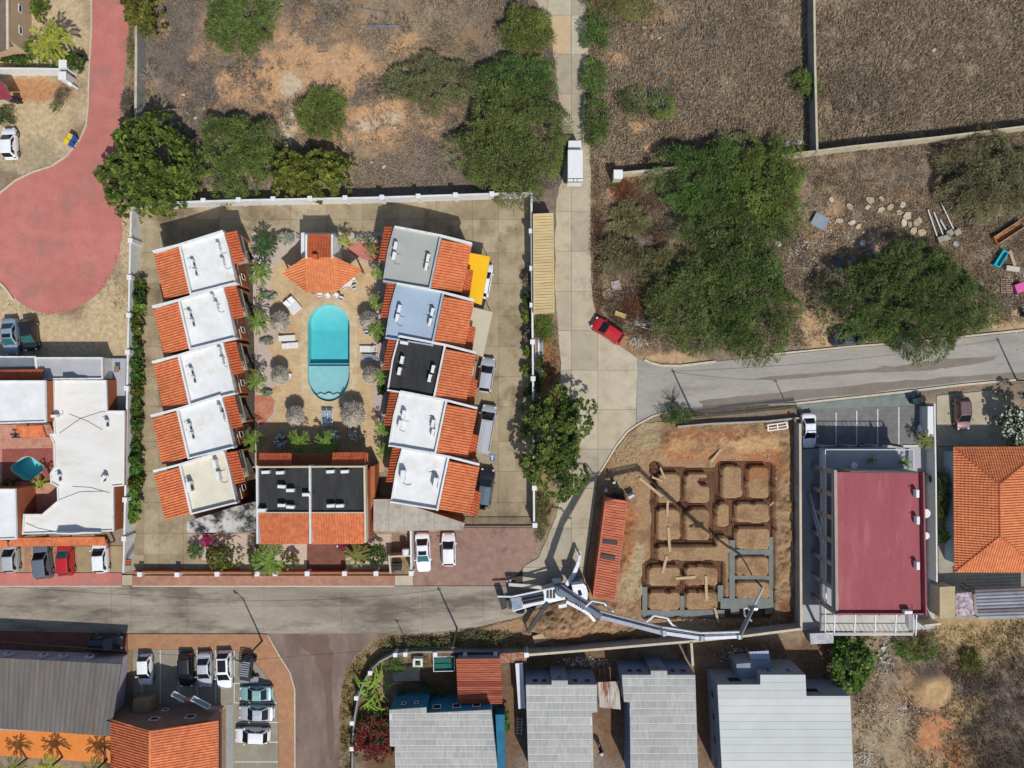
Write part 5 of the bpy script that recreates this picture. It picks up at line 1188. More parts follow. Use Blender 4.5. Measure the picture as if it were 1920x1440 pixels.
for lb, px, py, rx, ry, h, kd in [('large broad-leaved tree over the wall corner by the red road', 278, 312, 92, 98, 5.0, 'olive'), ('broad-leaved yellow-green tree behind the north compound wall', 580, 326, 80, 48, 3.4, 'olive'),
        ('tall broad-leaved tree over the east compound wall beside the road', 1042, 832, 66, 112, 4.6, 'mid'), ('olive broad-leaved tree at the top edge beside the red road', 272, 8, 40, 52, 3.4, 'olive'), ('dark bushy tree below the apartment block', 1597, 1245, 42, 56, 2.4, 'mid')]:
    plant('broadleaf_tree', lb, 'tree', px, py, rx, ry, h, kd, 'broad', dens=260, group='broad-leaved trees', leafL=.34, clump=.7)
# shrubs
for lb, px, py, rx, ry, h, kd, st in [('round green shrub below the villa windows', 66, 92, 20, 26, 1.6, 'bright', 'broad'), ('green shrub between villa palm and white gatepost', 100, 105, 26, 18, 1.5, 'bright', 'broad'), ('leafy white-flecked shrub at the white gatepost', 142, 118, 20, 26, 1.8, 'dark', 'broad'),
        ('shrub at the top edge north of the villa palm', 72, 12, 14, 26, 1.4, 'olive', 'broad'), ('long trimmed hedge along the villa gate wall', 30, 113, 40, 9, 1.2, 'dark', 'broad'), ('grey thorny shrub alone in the sandy yard', 116, 183, 13, 13, .9, 'grey', 'acacia'), ('small yucca-like plant beside grey thorny shrub', 106, 200, 8, 9, .6, 'bright', 'acacia'),
        ('dark shrub beside the maroon-roofed house', 10, 218, 16, 18, 1.3, 'dark', 'acacia'), ('grey-green scrub on the red road verge above big tree', 240, 190, 14, 24, 1.1, 'grey', 'acacia'), ('thin scrub strip along the grey wall by the red road', 248, 90, 7, 60, .8, 'dull', 'acacia'),
        ('silvery hedge west of the pool bar', 533, 447, 28, 9, .9, 'silver', 'broad'), ('silvery hedge east of the pool bar', 690, 449, 34, 8, .9, 'silver', 'broad'), ('silvery ground shrub at the foot of second west house', 505, 555, 16, 7, .5, 'silver', 'broad'), ('silvery shrub beside the two white loungers', 500, 640, 16, 6, .5, 'silver', 'broad'), ('silvery shrub in bed south of the western thatch', 497, 738, 17, 7, .5, 'silver', 'broad'),
        ('dark shrub beside the palm at the pool east side', 712, 635, 9, 9, .8, 'silver', 'broad'), ('dark shrub under the eastern thatch beside black-roofed house', 716, 730, 9, 10, .9, 'dark', 'broad'), ('dense trimmed green hedge block below the double house', 478, 1040, 11, 36, 1.4, 'dark', 'acacia'), ('loose thin-branched shrub in front garden by the magenta bush', 420, 1045, 38, 26, 1.6, 'olive', 'broad'),
        ('leafy shrub beside front garden palm, near bin store', 705, 1042, 20, 22, 1.6, 'dark', 'broad'), ('small shrub near the bin store palm in front garden', 545, 1055, 18, 18, 1.2, 'olive', 'broad'), ('green weeds beside the damp road edge by site corner', 1268, 778, 34, 14, .9, 'dark', 'acacia'), ('lush grassy bush south of the apartment block', 1718, 1218, 42, 24, .9, 'bright', 'low'), ('small green bush in the dry southeastern field', 1820, 1240, 20, 20, .7, 'olive', 'low'),
        ('green hedge between white wall and orange hip roof', 1767, 935, 14, 55, 1.6, 'olive', 'acacia'), ('bright green bush at the foot of orange hip roof', 1766, 1003, 12, 16, 1.4, 'bright', 'broad'), ('garden greenery inside the curved wall', 755, 1245, 40, 14, .9, 'bright', 'acacia'), ('leafy shrub beside the teal side wall', 945, 1352, 13, 22, 1.4, 'bright', 'broad'), ('dark yard weeds between teal house and red shed', 790, 1300, 40, 20, .6, 'dark', 'acacia'),
        ('grass strip growing beside the east compound wall', 1018, 618, 16, 26, .5, 'bright', 'low'), ('dry green weeds at the foot of east compound wall', 1014, 965, 14, 50, .6, 'dull', 'low'), ('shrub on the roadside below the container', 1012, 700, 10, 40, .9, 'dark', 'broad'), ('dark shrub beside the small lobed pool', 20, 906, 16, 9, .9, 'dark', 'broad'), ('shrub in plant bed at the small lobed pool', 70, 905, 12, 8, .8, 'olive', 'broad'),
        ('weeds on the street corner inside the verge', 790, 1208, 70, 7, .5, 'dull', 'low'), ('dry green verge growth under the site wall', 900, 1198, 60, 10, .6, 'dull', 'low')]:
    plant('shrub', lb, 'shrub', px, py, rx, ry, h, kd, st, dens=300 if st == 'broad' else 220, leafL=.2 if st == 'broad' else .4, clump=.5, trunk=h > .9)
plant('bougainvillea', 'red bougainvillea against the side street garden wall', 'shrub', 705, 1385, 46, 48, 1.9, 'dark', 'broad', 240, leafL=.2, clump=.5, flowers=(A(158, 30, 58), 330))
plant('bougainvillea', 'magenta bougainvillea in the front garden beside the sago palm', 'shrub', 390, 1013, 13, 14, 1.2, 'dull', 'broad', 260, leafL=.16, clump=.4, flowers=(A(178, 30, 110), 260))
for lb, px, py in (('white-flowering shrub left of two courtyard palms', 527, 827), ('white-flowering shrub against a courtyard palm', 628, 818), ('white-flowering shrub nearest the east row', 668, 818), ('white-flowering shrub beneath second west palm', 487, 493)):
    plant('flowering_shrub', lb, 'shrub', px, py, 14, 14, 1.4, 'dark', 'broad', 320, 'white-flowering shrubs', leafL=.2, clump=.4, flowers=(A(240, 240, 234), 60))
plant('flowering_tree', 'dark tree with big white blossoms at the right edge', 'tree', 1908, 785, 34, 52, 2.8, 'dark', 'broad', 240, leafL=.26, clump=.5, flowers=(A(244, 244, 240), 300))
# the planted strip along the west wall: every bush a thing
for i in range(21):
    y = 532 + i * 21.7; plant('strip_bush', 'leafy bush in the strip along the west compound wall, number %s from the north' % ('one two three four five six seven eight nine ten eleven twelve thirteen fourteen fifteen sixteen seventeen eighteen nineteen twenty twenty-one'.split()[i]), 'bush', 259.5 - i * .45 + random.uniform(-2, 2), y, random.uniform(11, 14), random.uniform(12, 15), random.uniform(1.2, 1.8), random.choice(['dark', 'bright', 'olive', 'dark']), 'broad', 340, 'bushes in the strip along the west wall', leafL=.3, clump=.4)
for i in range(7):
    y = 525 + i * 34; plant('strip_bush', 'dark bush inside the east compound wall, %s from the north' % 'first second third fourth fifth sixth seventh'.split()[i], 'bush', 988 + random.uniform(-3, 3), y, 9, 14, 1.1, random.choice(['dark', 'grey', 'olive']), 'broad', 320, 'bushes inside the east wall', leafL=.24, clump=.4)
# bare twiggy shrubs
def twigs(label, px, py, r, h, n=40, m=None):
    g = W(px, py); t = thing('bare_shrub', (g.x, g.y, 0), label, 'shrub', 'bare twiggy shrubs'); b = MB(); R = r * S
    for i in range(n):
        a = random.random() * 6.28; q = random.uniform(.4, 1) * R; e = Vector((math.cos(a) * q, math.sin(a) * q, h * random.uniform(.4, 1))); m1 = e * .45 + Vector((random.gauss(0, .1), random.gauss(0, .1), .1))
        b.path([Vector((0, 0, 0)), m1, e], .035, 3, .01)
        for k in range(3): s = m1.lerp(e, random.random()); b.tube(s, s + Vector((random.gauss(0, .25), random.gauss(0, .25), random.uniform(0, .3))), .014, .006, 3)
    link('branches', b.mesh('branches'), m or mat('pale_twig', A(190, 176, 154), A(160, 146, 126), 4, .9), t)
twigs('pale leafless shrub beside the grey wall, the upper one', 284, 145, 24, 1.6); twigs('pale leafless shrub between grey wall and big tree', 297, 205, 28, 1.6, 46)
twigs('dark leafless bush at the site corner by the road', 1262, 752, 20, 1.4, 26, M_bark); twigs('bare thorn bush above the red shed', 855, 1228, 16, 1.6, 20, M_bark); twigs('grey brush heap beside the pallets', 1198, 510, 18, .6, 60, M_wood2); twigs('red-brown brush heap beside the road', 1185, 575, 24, .5, 80, mat('red_twig', A(140, 84, 58), A(116, 66, 46), 4, .9))
twigs('tangle of dead branches near the pole row', 1820, 420, 24, .5, 50, M_wood2); twigs('dark brush heap under the ruined wall stub', 1170, 362, 34, .6, 90, mat('red_twig', (0, 0, 0)))
# ---------------------------------------------------------------- palms: every frond a part
def frond_mesh(L, wd, droop, col, nl=16, name='frond', seed=1):
    rs = np.random.default_rng(seed); P, D, LL, CC = [], [], [], []
    ts = np.linspace(.12, 1, nl)
    rach = lambda t: np.array([L * t * (1 - .12 * droop * t), 0, L * (.35 * t - .55 * droop * t * t)])
    for t in ts:
        for s in (-1, 1):
            P.append(rach(t)); ll = wd * (math.sin(PI * min(1, .15 + .85 * (1 - abs(t - .45) * 1.5))) * .6 + .4) * rs.uniform(.85, 1.1)
            D.append(np.array([.75, s * 1.0, -.25 + rs.normal(0, .1)])); LL.append(ll); CC.append(np.array(col) * rs.uniform(.8, 1.2))
    V, F, C = blades(np.array(P), np.array(D), np.array(LL), np.array(LL) * .085 + .012, np.array(CC))
    q = [rach(t) for t in np.linspace(0, 1, 7)]; v2, f2 = [], []
    for i, p in enumerate(q): w = .035 * (1 - i / 7.5); v2 += [p + np.array([0, w, .01]), p + np.array([0, -w, .01])]
    for i in range(6): f2 += [(2 * i, 2 * i + 1, 2 * i + 3), (2 * i, 2 * i + 3, 2 * i + 2)]
    V, F, C = merge([(V, F, C), (np.array(v2), np.array(f2), np.tile(np.array(col) * 1.15, (len(v2), 1)))])
    return npmesh(name, V, F, C)
FR = {k: [frond_mesh(1.0, .3, d, c, 15, 'frond', i) for i, d in enumerate((.5, .9, 1.3))] for k, c in (('green', A(120, 150, 62)), ('yellow', A(164, 168, 66)), ('dark', A(66, 96, 46)), ('olive', A(136, 140, 74)))}
for k in FR:
    for me in FR[k]: me.materials.append(M_leaf)
def palm(label, px, py, r, h, kind='green', n=13, name='palm'):
    """crown centre at a photo pixel"""
    g = W(px, py, h); R = r * S * (1 - h / HC)
    t = thing(name, (g.x, g.y, 0), label, 'palm', 'palms', rot=random.random() * 6.28)
    b = MB(); k = max(2, int(h / .4))
    for i in range(k): b.tube((0, 0, h * i / k - .02), (0, 0, h * (i + 1) / k), .13 + .03 * (i == 0), .105, 8)
    link('trunk', b.mesh('trunk'), M_bark, t)
    for i in range(n):
        o = bpy.data.objects.new('frond', FR[kind][i % 3]); COL.objects.link(o); o.parent = t
        s = R * random.uniform(.85, 1.1) * (1.08 if i % 3 else 1.0); o.scale = (s, s, s * .9); o.location = (0, 0, h)
        o.rotation_euler = (random.uniform(-.2, .2), random.uniform(-.25, .1), i / n * 6.283 * (1 if i % 3 else 1) + random.uniform(-.2, .2) + (i % 3) * .3)
for a in [('large dark palm at the north end of west garden bed', 497, 459, 24, 1.8, 'dark', 20), ('palm beside the first west house, by white flowers', 487, 512, 22, 2.2, 'green'), ('palm beside the second west house near loungers', 483, 603, 21, 2.4, 'green'), ('palm beside the third west house by red flagging', 481, 714, 20, 2.4, 'green'), ('palm beside the fourth west house at the courtyard corner', 475, 826, 20, 2.2, 'green'), ('small palm in bed below the second west house', 489, 555, 9, 1.2, 'green', 8),
          ('palm in red paving right of pool bar annex', 648, 452, 17, 2.4, 'yellow', 10), ('drooping palm at the edge of the red paving', 697, 470, 15, 1.6, 'olive', 11), ('palm beside the grey-roofed house at the pool deck', 710, 510, 14, 2.0, 'green'), ('palm beside the pale blue roofed house, upper of two', 706, 566, 15, 2.0, 'green'), ('palm beside the pale blue roofed house, lower of two', 708, 618, 19, 2.4, 'green'), ('palm beside the black-roofed house at the pool deck', 714, 706, 15, 2.0, 'green'),
          ('palm in the passage beside the silver pickup house', 715, 803, 16, 2.0, 'bright' if 0 else 'green'), ('palm in the passage near double house east wall', 718, 845, 14, 1.8, 'green'), ('left one of two palms in front of double house', 561, 826, 21, 2.4, 'green'), ('right one of two palms in front of double house', 611, 831, 24, 2.4, 'green'),
          ('large palm in the street front garden below double house', 503, 1050, 30, 2.6, 'green', 15), ('palm in front garden beside the bin store', 668, 1043, 24, 2.2, 'olive'), ('stiff sago palm in the front garden corner', 367, 1033, 15, 1.0, 'dark', 20),
          ('tall bright palm beside the beige villa', 93, 78, 36, 3.4, 'yellow', 17), ('small palm at the small lobed pool', 76, 906, 13, 2.4, 'yellow', 9), ('palm in pot by the apartment parking wall', 1737, 826, 18, 1.6, 'olive', 12),
          ('palm cut by the bottom edge under the orange canvas, left', 22, 1444, 24, 5.6, 'olive', 12), ('palm cut by the bottom edge under orange canvas, middle', 92, 1440, 26, 5.6, 'yellow', 12), ('palm at the bottom edge beside the tile house', 176, 1447, 26, 5.8, 'olive', 12)]: palm(*a)
palm('spiky potted palm on the apartment north terrace', 1698, 868, 12, 3.8, 'green', 9); palm('small potted palm on the apartment terrace middle', 1634, 863, 9, 3.6, 'olive', 8)
# strap-leaved giant plant in the corner garden
t = thing('strap_leaf_plant', W(700, 1295), 'sprawling plant with long curving green strap leaves inside the curved wall', 'plant')
lm = []
for i in range(46):
    a = random.random() * 6.28; L = random.uniform(1.0, 2.4); z0 = random.uniform(.3, .9); bx, by = random.gauss(0, .9), random.gauss(0, 1.2); tw = random.uniform(-.8, .8); V = []; F = []
    for k in range(7):
        s = k / 6; aa = a + tw * s; x = bx + math.cos(aa) * L * s; y = by + math.sin(aa) * L * s; z = z0 + .9 * s - .9 * s * s + .2; w = .1 * (1 - s ** 2) + .01; nx, ny = -math.sin(aa) * w, math.cos(aa) * w; V += [(x + nx, y + ny, z), (x - nx, y - ny, z)]
    F = [(2 * k, 2 * k + 1, 2 * k + 3, 2 * k + 2) for k in range(6)]
    c = np.array(A(140, 172, 66)) * random.uniform(.7, 1.2); link('strap_leaf', npmesh('strap_leaf', np.array(V), np.array(F), np.tile(c, (14, 1))), M_leaf, t)
# ---------------------------------------------------------------- dry grass and low scrub (nobody could count it)
def grass(name, label, polys, dens, h, cols, excl=(), blades_n=4, spread=.16, drop=.0, keep=None):
    PP = []
    for poly in polys:
        xs = [p[0] for p in poly]; ys = [p[1] for p in poly]; n = int((max(xs) - min(xs)) * (max(ys) - min(ys)) * S * S * dens)
        x = RNG.uniform(min(xs), max(xs), n); y = RNG.uniform(min(ys), max(ys), n); ok = inpoly(x, y, poly)
        for e in excl: ok &= ~inpoly(x, y, e)
        x, y = x[ok], y[ok]
        X, Y = (x - 960) * S, (720 - y) * S
        d = fbm(X * .25 + 11, Y * .25, 4); ok = (RNG.random(len(x)) < np.clip((d - drop) * 4, .06, 1)) & (RNG.random(len(x)) < np.clip((fbm(X * 1.3 + 5, Y * 1.3, 3) - .3) * 5, .15, 1))
        if keep is not None: ok &= keep(x, y, X, Y)
        PP.append(np.stack([X[ok], Y[ok], np.full(ok.sum(), -.06)], 1))
    P = np.concatenate(PP); n = len(P); parts = []
    d2 = fbm(P[:, 0] * .12, P[:, 1] * .12, 3); cs = np.array(cols); k = np.clip(((d2 - .3) / .4 * len(cs)).astype(int) + RNG.integers(-1, 2, n), 0, len(cs) - 1); col = cs[k]
    wind = np.array([.35, .25, 0])
    for q in range(blades_n):
        D = np.concatenate([RNG.normal(0, .6, (n, 2)), RNG.uniform(.35, 1.0, (n, 1))], 1) + wind * .5; L = RNG.uniform(.5, 1.3, n) * h
        Q = P + np.concatenate([RNG.normal(0, spread, (n, 2)), np.zeros((n, 1))], 1); V, F, C = blades(Q, D, L, L * .06 + .012, col * RNG.uniform(.75, 1.2, (n, 1))); parts.append((V, F, C))
    V, F, C = merge(parts); tag(link(name, npmesh(name, V, F, C), M_dry), label, 'grass', kind='stuff')
EXC = [[(x + dx, y) for x, y in RED_ROAD] for dx in (0,)] + [NS_ROAD, EW_ROAD, SITE, FORE, SIDE_ROAD, [(235, 360), (1045, 352), (1042, 600), (1004, 600), (1004, 1000), (235, 1000)]]
TAN = [A(180, 162, 136), A(168, 150, 126), A(192, 174, 146), A(158, 142, 120)]
GREYS = [A(154, 142, 128), A(140, 129, 119), A(166, 150, 130), A(178, 160, 134)]
def bare(x, y, X, Y):
    """keeps the bare orange dirt and the pale path free of growth"""
    k = np.ones(len(x), bool); n1 = fbm(X * .35, Y * .35, 5); n3 = fbm(X * 1.3 + 7, Y * 1.3, 4)
    for cx, cy, rx, ry in [(560,125,75,70),(515,170,30,80),(640,95,45,35),(655,130,40,45),(760,88,30,20),(735,205,40,30),(810,232,40,20),(690,225,30,25),(540,235,20,45),(640,165,40,18),(560,205,22,40),(1205,255,30,28),(1190,240,26,16),(1175,115,26,14),(1225,275,22,18),(1530,600,50,45),(1560,640,60,25),(1895,610,60,30),(1745,1400,28,55),(1770,1360,28,24),(1750,1290,38,30),(1210,660,60,16)]:
        d = np.sqrt(((x - cx) / rx) ** 2 + ((y - cy) / ry) ** 2) + (n1 - .5) * 1.6 + (n3 - .5) * .8; k &= (d > .8) | (RNG.random(len(x)) < .06) | (fbm(X * .9 + 5, Y * .9, 3) > .6)
    return k
grass('dry_grass', 'dense dry brown grass covering the fields east of the concrete road', [[(1105, -30), (1960, -30), (1960, 250), (1470, 300), (1108, 310)]], 46, .46, TAN, EXC, 5, .17, .12, bare)
grass('dry_scrub', 'low grey-brown scrub on the burnt land north of the compound', [[(262, -30), (1040, -30), (1052, 360), (240, 372)]], 40, .34, GREYS, EXC, 4, .18, .32, bare)
grass('dry_scrub', 'dry growth around the rubble and the eastern thicket', [[(1108, 300), (1470, 300), (1960, 245), (1960, 600), (1500, 650), (1200, 665), (1112, 560)]], 42, .34, [A(164, 145, 120), A(150, 133, 112), A(178, 158, 126), A(142, 127, 110)], EXC, 4, .18, .2, bare)
grass('dry_grass', 'dry tan grass on the southeastern lot below the apartment block', [[(1560, 1205), (1735, 1180), (1960, 1160), (1960, 1470), (1605, 1470), (1600, 1310), (1540, 1290)]], 26, .38, [A(170, 146, 104), A(150, 130, 98), A(122, 110, 100), A(186, 160, 112)], EXC, 4, .2, .33, bare)
grass('verge_grass', 'dry grass verge outside the curved garden wall', [[(637, 1470), (638, 1320), (648, 1272), (668, 1234), (705, 1205), (740, 1192), (985, 1190), (985, 1212), (760, 1215), (720, 1228), (690, 1252), (672, 1290), (660, 1350), (656, 1470)]], 40, .3, [A(162, 138, 88), A(140, 122, 78), A(118, 116, 66)], (), 4, .14, .2)
grass('verge_grass', 'weedy fringe along the west edge of the concrete road', [[(1003, 590), (1042, 590), (1048, 690), (1046, 720), (1003, 720)], [(1005, 930), (1046, 930), (1010, 1010), (1004, 1010)], [(1108, 300), (1122, 300), (1125, 600), (1112, 560)]], 30, .26, [A(150, 122, 80), A(128, 108, 70), A(112, 118, 62)], (), 4, .14, .2)
grass('verge_grass', 'thin weeds at the rim of the red road turning circle', [[(228, 380), (243, 380), (241, 600), (200, 560), (130, 592), (60, 596), (0, 560), (40, 572), (100, 591), (160, 570), (208, 517), (230, 440)]], 16, .2, [A(150, 134, 92), A(120, 112, 72)], (), 3, .14, .3)

def clumps(name, label, polys, n, r, cols, h, excl=EXC):
    """dark leafless low bushes scattered too thickly to count"""
    parts = []; X, Y = [], []
    for poly in polys:
        xs = [p[0] for p in poly]; ys = [p[1] for p in poly]; x = RNG.uniform(min(xs), max(xs), n); y = RNG.uniform(min(ys), max(ys), n); ok = inpoly(x, y, poly) & (fbm(x * .012, y * .012, 3) > .44)
        for e in excl: ok &= ~inpoly(x, y, e)
        X.append(x[ok]); Y.append(y[ok])
    X = (np.concatenate(X) - 960) * S; Y = (720 - np.concatenate(Y)) * S; k = len(X); q = 46
    R = np.repeat(RNG.uniform(r * .5, r * 1.5, k), q); a = RNG.random(k * q) * 6.28; rr = np.sqrt(RNG.random(k * q)) * R
    P = np.stack([np.repeat(X, q) + np.cos(a) * rr * .7, np.repeat(Y, q) + np.sin(a) * rr * .7, RNG.uniform(-.05, h * .5, k * q)], 1); D = np.stack([np.cos(a), np.sin(a), RNG.uniform(.2, 1.2, k * q)], 1) + RNG.normal(0, .3, (k * q, 3)); L = R * RNG.uniform(.3, .7, k * q)
    c = np.repeat(np.array(cols)[RNG.integers(0, len(cols), k)], q, 0) * RNG.uniform(.7, 1.25, (k * q, 1)); V, F, C = blades(P, D, L, L * .04 + .006, c); tag(link(name, npmesh(name, V, F, C), M_dry), label, 'scrub', kind='stuff')
clumps('low_scrub', 'dark leafless scrub clumps dotting the burnt land north of the compound', [[(262, -30), (1040, -30), (1050, 350), (240, 370)]], 520, .6, [A(104, 96, 92), A(92, 86, 84), A(118, 106, 96), A(112, 114, 84)], .6)
clumps('low_scrub', 'dark leafless scrub clumps on the dry land east of the road', [[(1112, -30), (1340, -30), (1340, 280), (1112, 300)], [(1115, 340), (1290, 340), (1260, 640), (1125, 590)], [(1450, 310), (1940, 270), (1900, 560), (1500, 600)], [(1640, 1220), (1960, 1200), (1960, 1470), (1620, 1460)]], 170, .55, [A(108, 98, 92), A(98, 88, 84), A(124, 104, 88)], .5)

clumps('brush', 'tangle of dead red-brown brush beside the concrete road', [[(1112, 335), (1235, 345), (1250, 450), (1225, 640), (1150, 610), (1116, 540)]], 900, .6, [A(112, 72, 56), A(96, 62, 50), A(132, 108, 88), A(150, 124, 100), A(104, 108, 70)], .5, ())

clumps('low_scrub', 'dark purplish scrub covering the east of the southeastern lot', [[(1770, 1250), (1960, 1230), (1960, 1470), (1830, 1470), (1800, 1330)]], 420, .6, [A(104, 94, 92), A(94, 84, 84), A(120, 104, 94)], .5)
# ---------------------------------------------------------------- vehicles
def paint(name, c, metal=.25):
    return mat('paint_' + name, c, tuple(x * .95 for x in c), 3, .32, spec=.5, metal=metal, coat=.6, big=0)
PAINT = {'white': paint('white', (.78, .79, .8), 0), 'silver': paint('silver', (.5, .52, .55)), 'blue_silver': paint('blue_silver', (.28, .36, .44)), 'grey': paint('grey', (.16, .18, .22)), 'black': paint('black', (.012, .013, .016), 0), 'red': paint('red', (.5, .015, .02), .1),
         'maroon': paint('maroon', (.2, .02, .05), .1), 'brown': paint('brown', (.2, .12, .12), .4), 'teal': paint('teal', (.28, .46, .46)), 'navy': paint('navy', (.02, .035, .07)), 'blue': paint('blue', (.12, .26, .36)), 'slate': paint('slate', (.1, .14, .18), .1)}
M_head = mat('lamp_glass', (.7, .72, .74), (.6, .62, .64), 3, .1, spec=.8, big=0); M_tail = mat('tail_lamp', (.4, .01, .01), (.3, .01, .01), 3, .2, spec=.6, big=0); M_rim = mat('alloy', (.45, .46, .47), (.3, .31, .32), 8, .3, metal=.8, big=0)
KIND = {'sedan': dict(st=[(-.5, .58, .74), (-.485, .74, .86), (-.44, .85, .95), (-.3, .9, 1), (0, .9, 1), (.2, .9, 1), (.34, .82, .97), (.44, .7, .9), (.485, .6, .78), (.5, .48, .62)], base=(-.37, .24), roof=(-.2, .05), z=1.42),
        'hatch': dict(st=[(-.5, .6, .8), (-.485, .8, .9), (-.44, .9, .97), (-.3, .92, 1), (0, .92, 1), (.22, .92, 1), (.36, .84, .96), (.45, .72, .88), (.488, .6, .76), (.5, .5, .62)], base=(-.475, .27), roof=(-.37, .05), z=1.5),
        'suv': dict(st=[(-.5, .7, .84), (-.49, .95, .93), (-.44, 1.02, .98), (-.2, 1.03, 1), (0, 1.03, 1), (.2, 1.03, 1), (.36, .98, .97), (.45, .86, .9), (.488, .7, .8), (.5, .55, .66)], base=(-.485, .24), roof=(-.4, .06), z=1.72),
        'van': dict(st=[(-.5, .7, .9), (-.495, 1.0, .95), (-.44, 1.05, .99), (-.2, 1.05, 1), (0, 1.05, 1), (.25, 1.05, 1), (.38, .98, .97), (.46, .84, .9), (.49, .7, .8), (.5, .55, .66)], base=(-.49, .36), roof=(-.46, .2), z=1.95)}
def car(label, px, py, ang, color, kind='sedan', L=4.2, Wd=1.72, glass=None, sunroof=None, roofc=None, rack=False, spare=False, name='parked_car', cat='car', hz=.8):
    g = W(px, py, hz); t = thing(name, (g.x, g.y, 0), label, cat, 'parked vehicles', rot=math.radians(ang)); K = KIND[kind]; hw = Wd / 2; pm = PAINT[color]
    zf = lambda u: np.interp(u, [s[0] for s in K['st']], [s[1] for s in K['st']])
    us = sorted(set([s[0] for s in K['st']] + [-.4, -.1, .1, .28, .4])); b = MB(); V = []; n = 9
    wf = lambda u: np.interp(u, [s[0] for s in K['st']], [s[2] for s in K['st']])
    for u in us:
        w, z = wf(u) * hw, zf(u); x = u * L
        V += [(x, -w * .94, .22), (x, -w, .42), (x, -w, z * .75), (x, -w * .93, z), (x, 0, z + .035), (x, w * .93, z), (x, w, z * .75), (x, w, .42), (x, w * .94, .22)]
    F = []
    for i in range(len(us) - 1):
        for j in range(n - 1): F.append((i * n + j, i * n + j + 1, (i + 1) * n + j + 1, (i + 1) * n + j))
        F.append((i * n + n - 1, i * n, (i + 1) * n, (i + 1) * n + n - 1))
    F += [tuple(range(n)), tuple(range((len(us) - 1) * n + n - 1, (len(us) - 1) * n - 1, -1))]
    F = [f[::-1] for f in F]
    b.add(V, F); body = link('body', b.mesh('body'), pm, t); shade(body.data, 40)
    b0, b1 = K['base'][0] * L, K['base'][1] * L; r0, r1 = K['roof'][0] * L, K['roof'][1] * L; zr = K['z']; wb, wt = hw * .93, hw * .74
    zb0, zb1 = zf(K['base'][0]) - .02, zf(K['base'][1]) - .02; zs = zf(0) - .01
    lo = [Vector((b0, -wb * .93, zb0)), Vector((b1, -wb * .93, zb1)), Vector((b1, wb * .93, zb1)), Vector((b0, wb * .93, zb0))]; hi = [Vector((r0, -wt, zr - .04)), Vector((r1, -wt, zr - .05)), Vector((r1, wt, zr - .05)), Vector((r0, wt, zr - .04))]
    b = MB(); m0, m1 = Vector((r0 + .08, 0, zr)), Vector((r1 - .08, 0, zr)); ml, mr = Vector(((b0 + b1) / 2, -wb, zs)), Vector(((b0 + b1) / 2, wb, zs))
    b.add(lo + hi + [m0, m1, ml, mr], [(0, 10, 1, 5, 4), (1, 2, 6, 5), (2, 11, 3, 7, 6), (3, 0, 4, 7), (4, 5, 9, 8), (5, 6, 9), (6, 7, 8, 9), (7, 4, 8)])
    cab = link('cabin', b.mesh('cabin'), PAINT[roofc] if roofc else pm, t)
    for o_, w_ in ((cab, .09), (body, .05)): bv = o_.modifiers.new('round', 'BEVEL'); bv.width = w_; bv.segments = 2; bv.limit_method = 'ANGLE'; bv.angle_limit = .5
    def pane(nm, a, bb, c, d, s0=.06, s1=.94, t0=.06, t1=.92, off=.012, gl=M_carglass):
        q = lambda s, tt: a.lerp(bb, s).lerp(d.lerp(c, s), tt); P = [q(s0, t0), q(s1, t0), q(s1, t1), q(s0, t1)]; nn = (P[1] - P[0]).cross(P[3] - P[0]).normalized()
        if nn.dot((P[0] + P[2]) / 2 - Vector((0, 0, .9))) < 0: nn = -nn
        P = [p + nn * off for p in P]; link(nm, MB().add(P, [(0, 1, 2, 3)]).mesh(nm), gl, t)
    pane('windscreen', lo[1], lo[2], hi[2], hi[1], .05, .95, .04, .97, gl=glass or M_carglass); pane('rear_window', lo[3], lo[0], hi[0], hi[3], .08, .92, .12, .95)
    for a, bb, c, d in ((lo[0], lo[1], hi[1], hi[0]), (lo[3], lo[2], hi[2], hi[3])):
        pane('side_window', a, bb, c, d, .09, .48, .12, .9, .03); pane('side_window', a, bb, c, d, .52, .93, .12, .9, .03)
    if sunroof:
        x0, x1 = (r0 + (r1 - r0) * sunroof[0], r0 + (r1 - r0) * sunroof[1]); link('sunroof', MB().box(x0, -wt * .72, zr - .03, x1, wt * .72, zr + .012).mesh('sunroof'), M_carglass, t)
    if rack:
        for k in range(7): y = -wt * .85 + wt * 1.7 * k / 6; link('roof_rib', MB().box(r0 + .1, y - .03, zr - .06, r1 - .15, y + .03, zr + .02).mesh('roof_rib'), pm, cab)
    rr = .31 if kind in ('sedan', 'hatch') else .36
    for u in (-.31, .32):
        for s in (-1, 1):
            y = s * (hw - .1); w = link('wheel', MB().tube((u * L, y - .1, rr), (u * L, y + .1, rr), rr, rr, 14).mesh('wheel'), M_rubber, t); link('rim', MB().tube((u * L, y + s * .095, rr), (u * L, y + s * .115, rr), rr * .62, rr * .55, 10).mesh('rim'), M_rim, w)
    for s in (-1, 1):
        link('mirror', MB().obox((b1 - .28, s * (hw + .07), zf(.2) + .1), (.12, .16, .12)).mesh('mirror'), pm, t)
        link('headlight', MB().obox((.455 * L, s * wf(.455) * hw * .8, zf(.455) - .03), (.28, .2, .1), s * -.35).mesh('headlight'), M_head, t)
        link('tail_light', MB().obox((-.475 * L, s * wf(-.475) * hw * .84, zf(-.475) - .03), (.14, .2, .12)).mesh('tail_light'), M_tail, t)
    for u in (.49, -.49): link('bumper', MB().obox((u * L, 0, .4), (.14, hw * 1.4, .16)).mesh('bumper'), pm, t)
    if spare: link('spare_wheel', MB().tube((-.5 * L - .22, 0, .95), (-.5 * L - .02, 0, .95), .36, .36, 14).mesh('spare_wheel'), M_rubber, t)
    return t
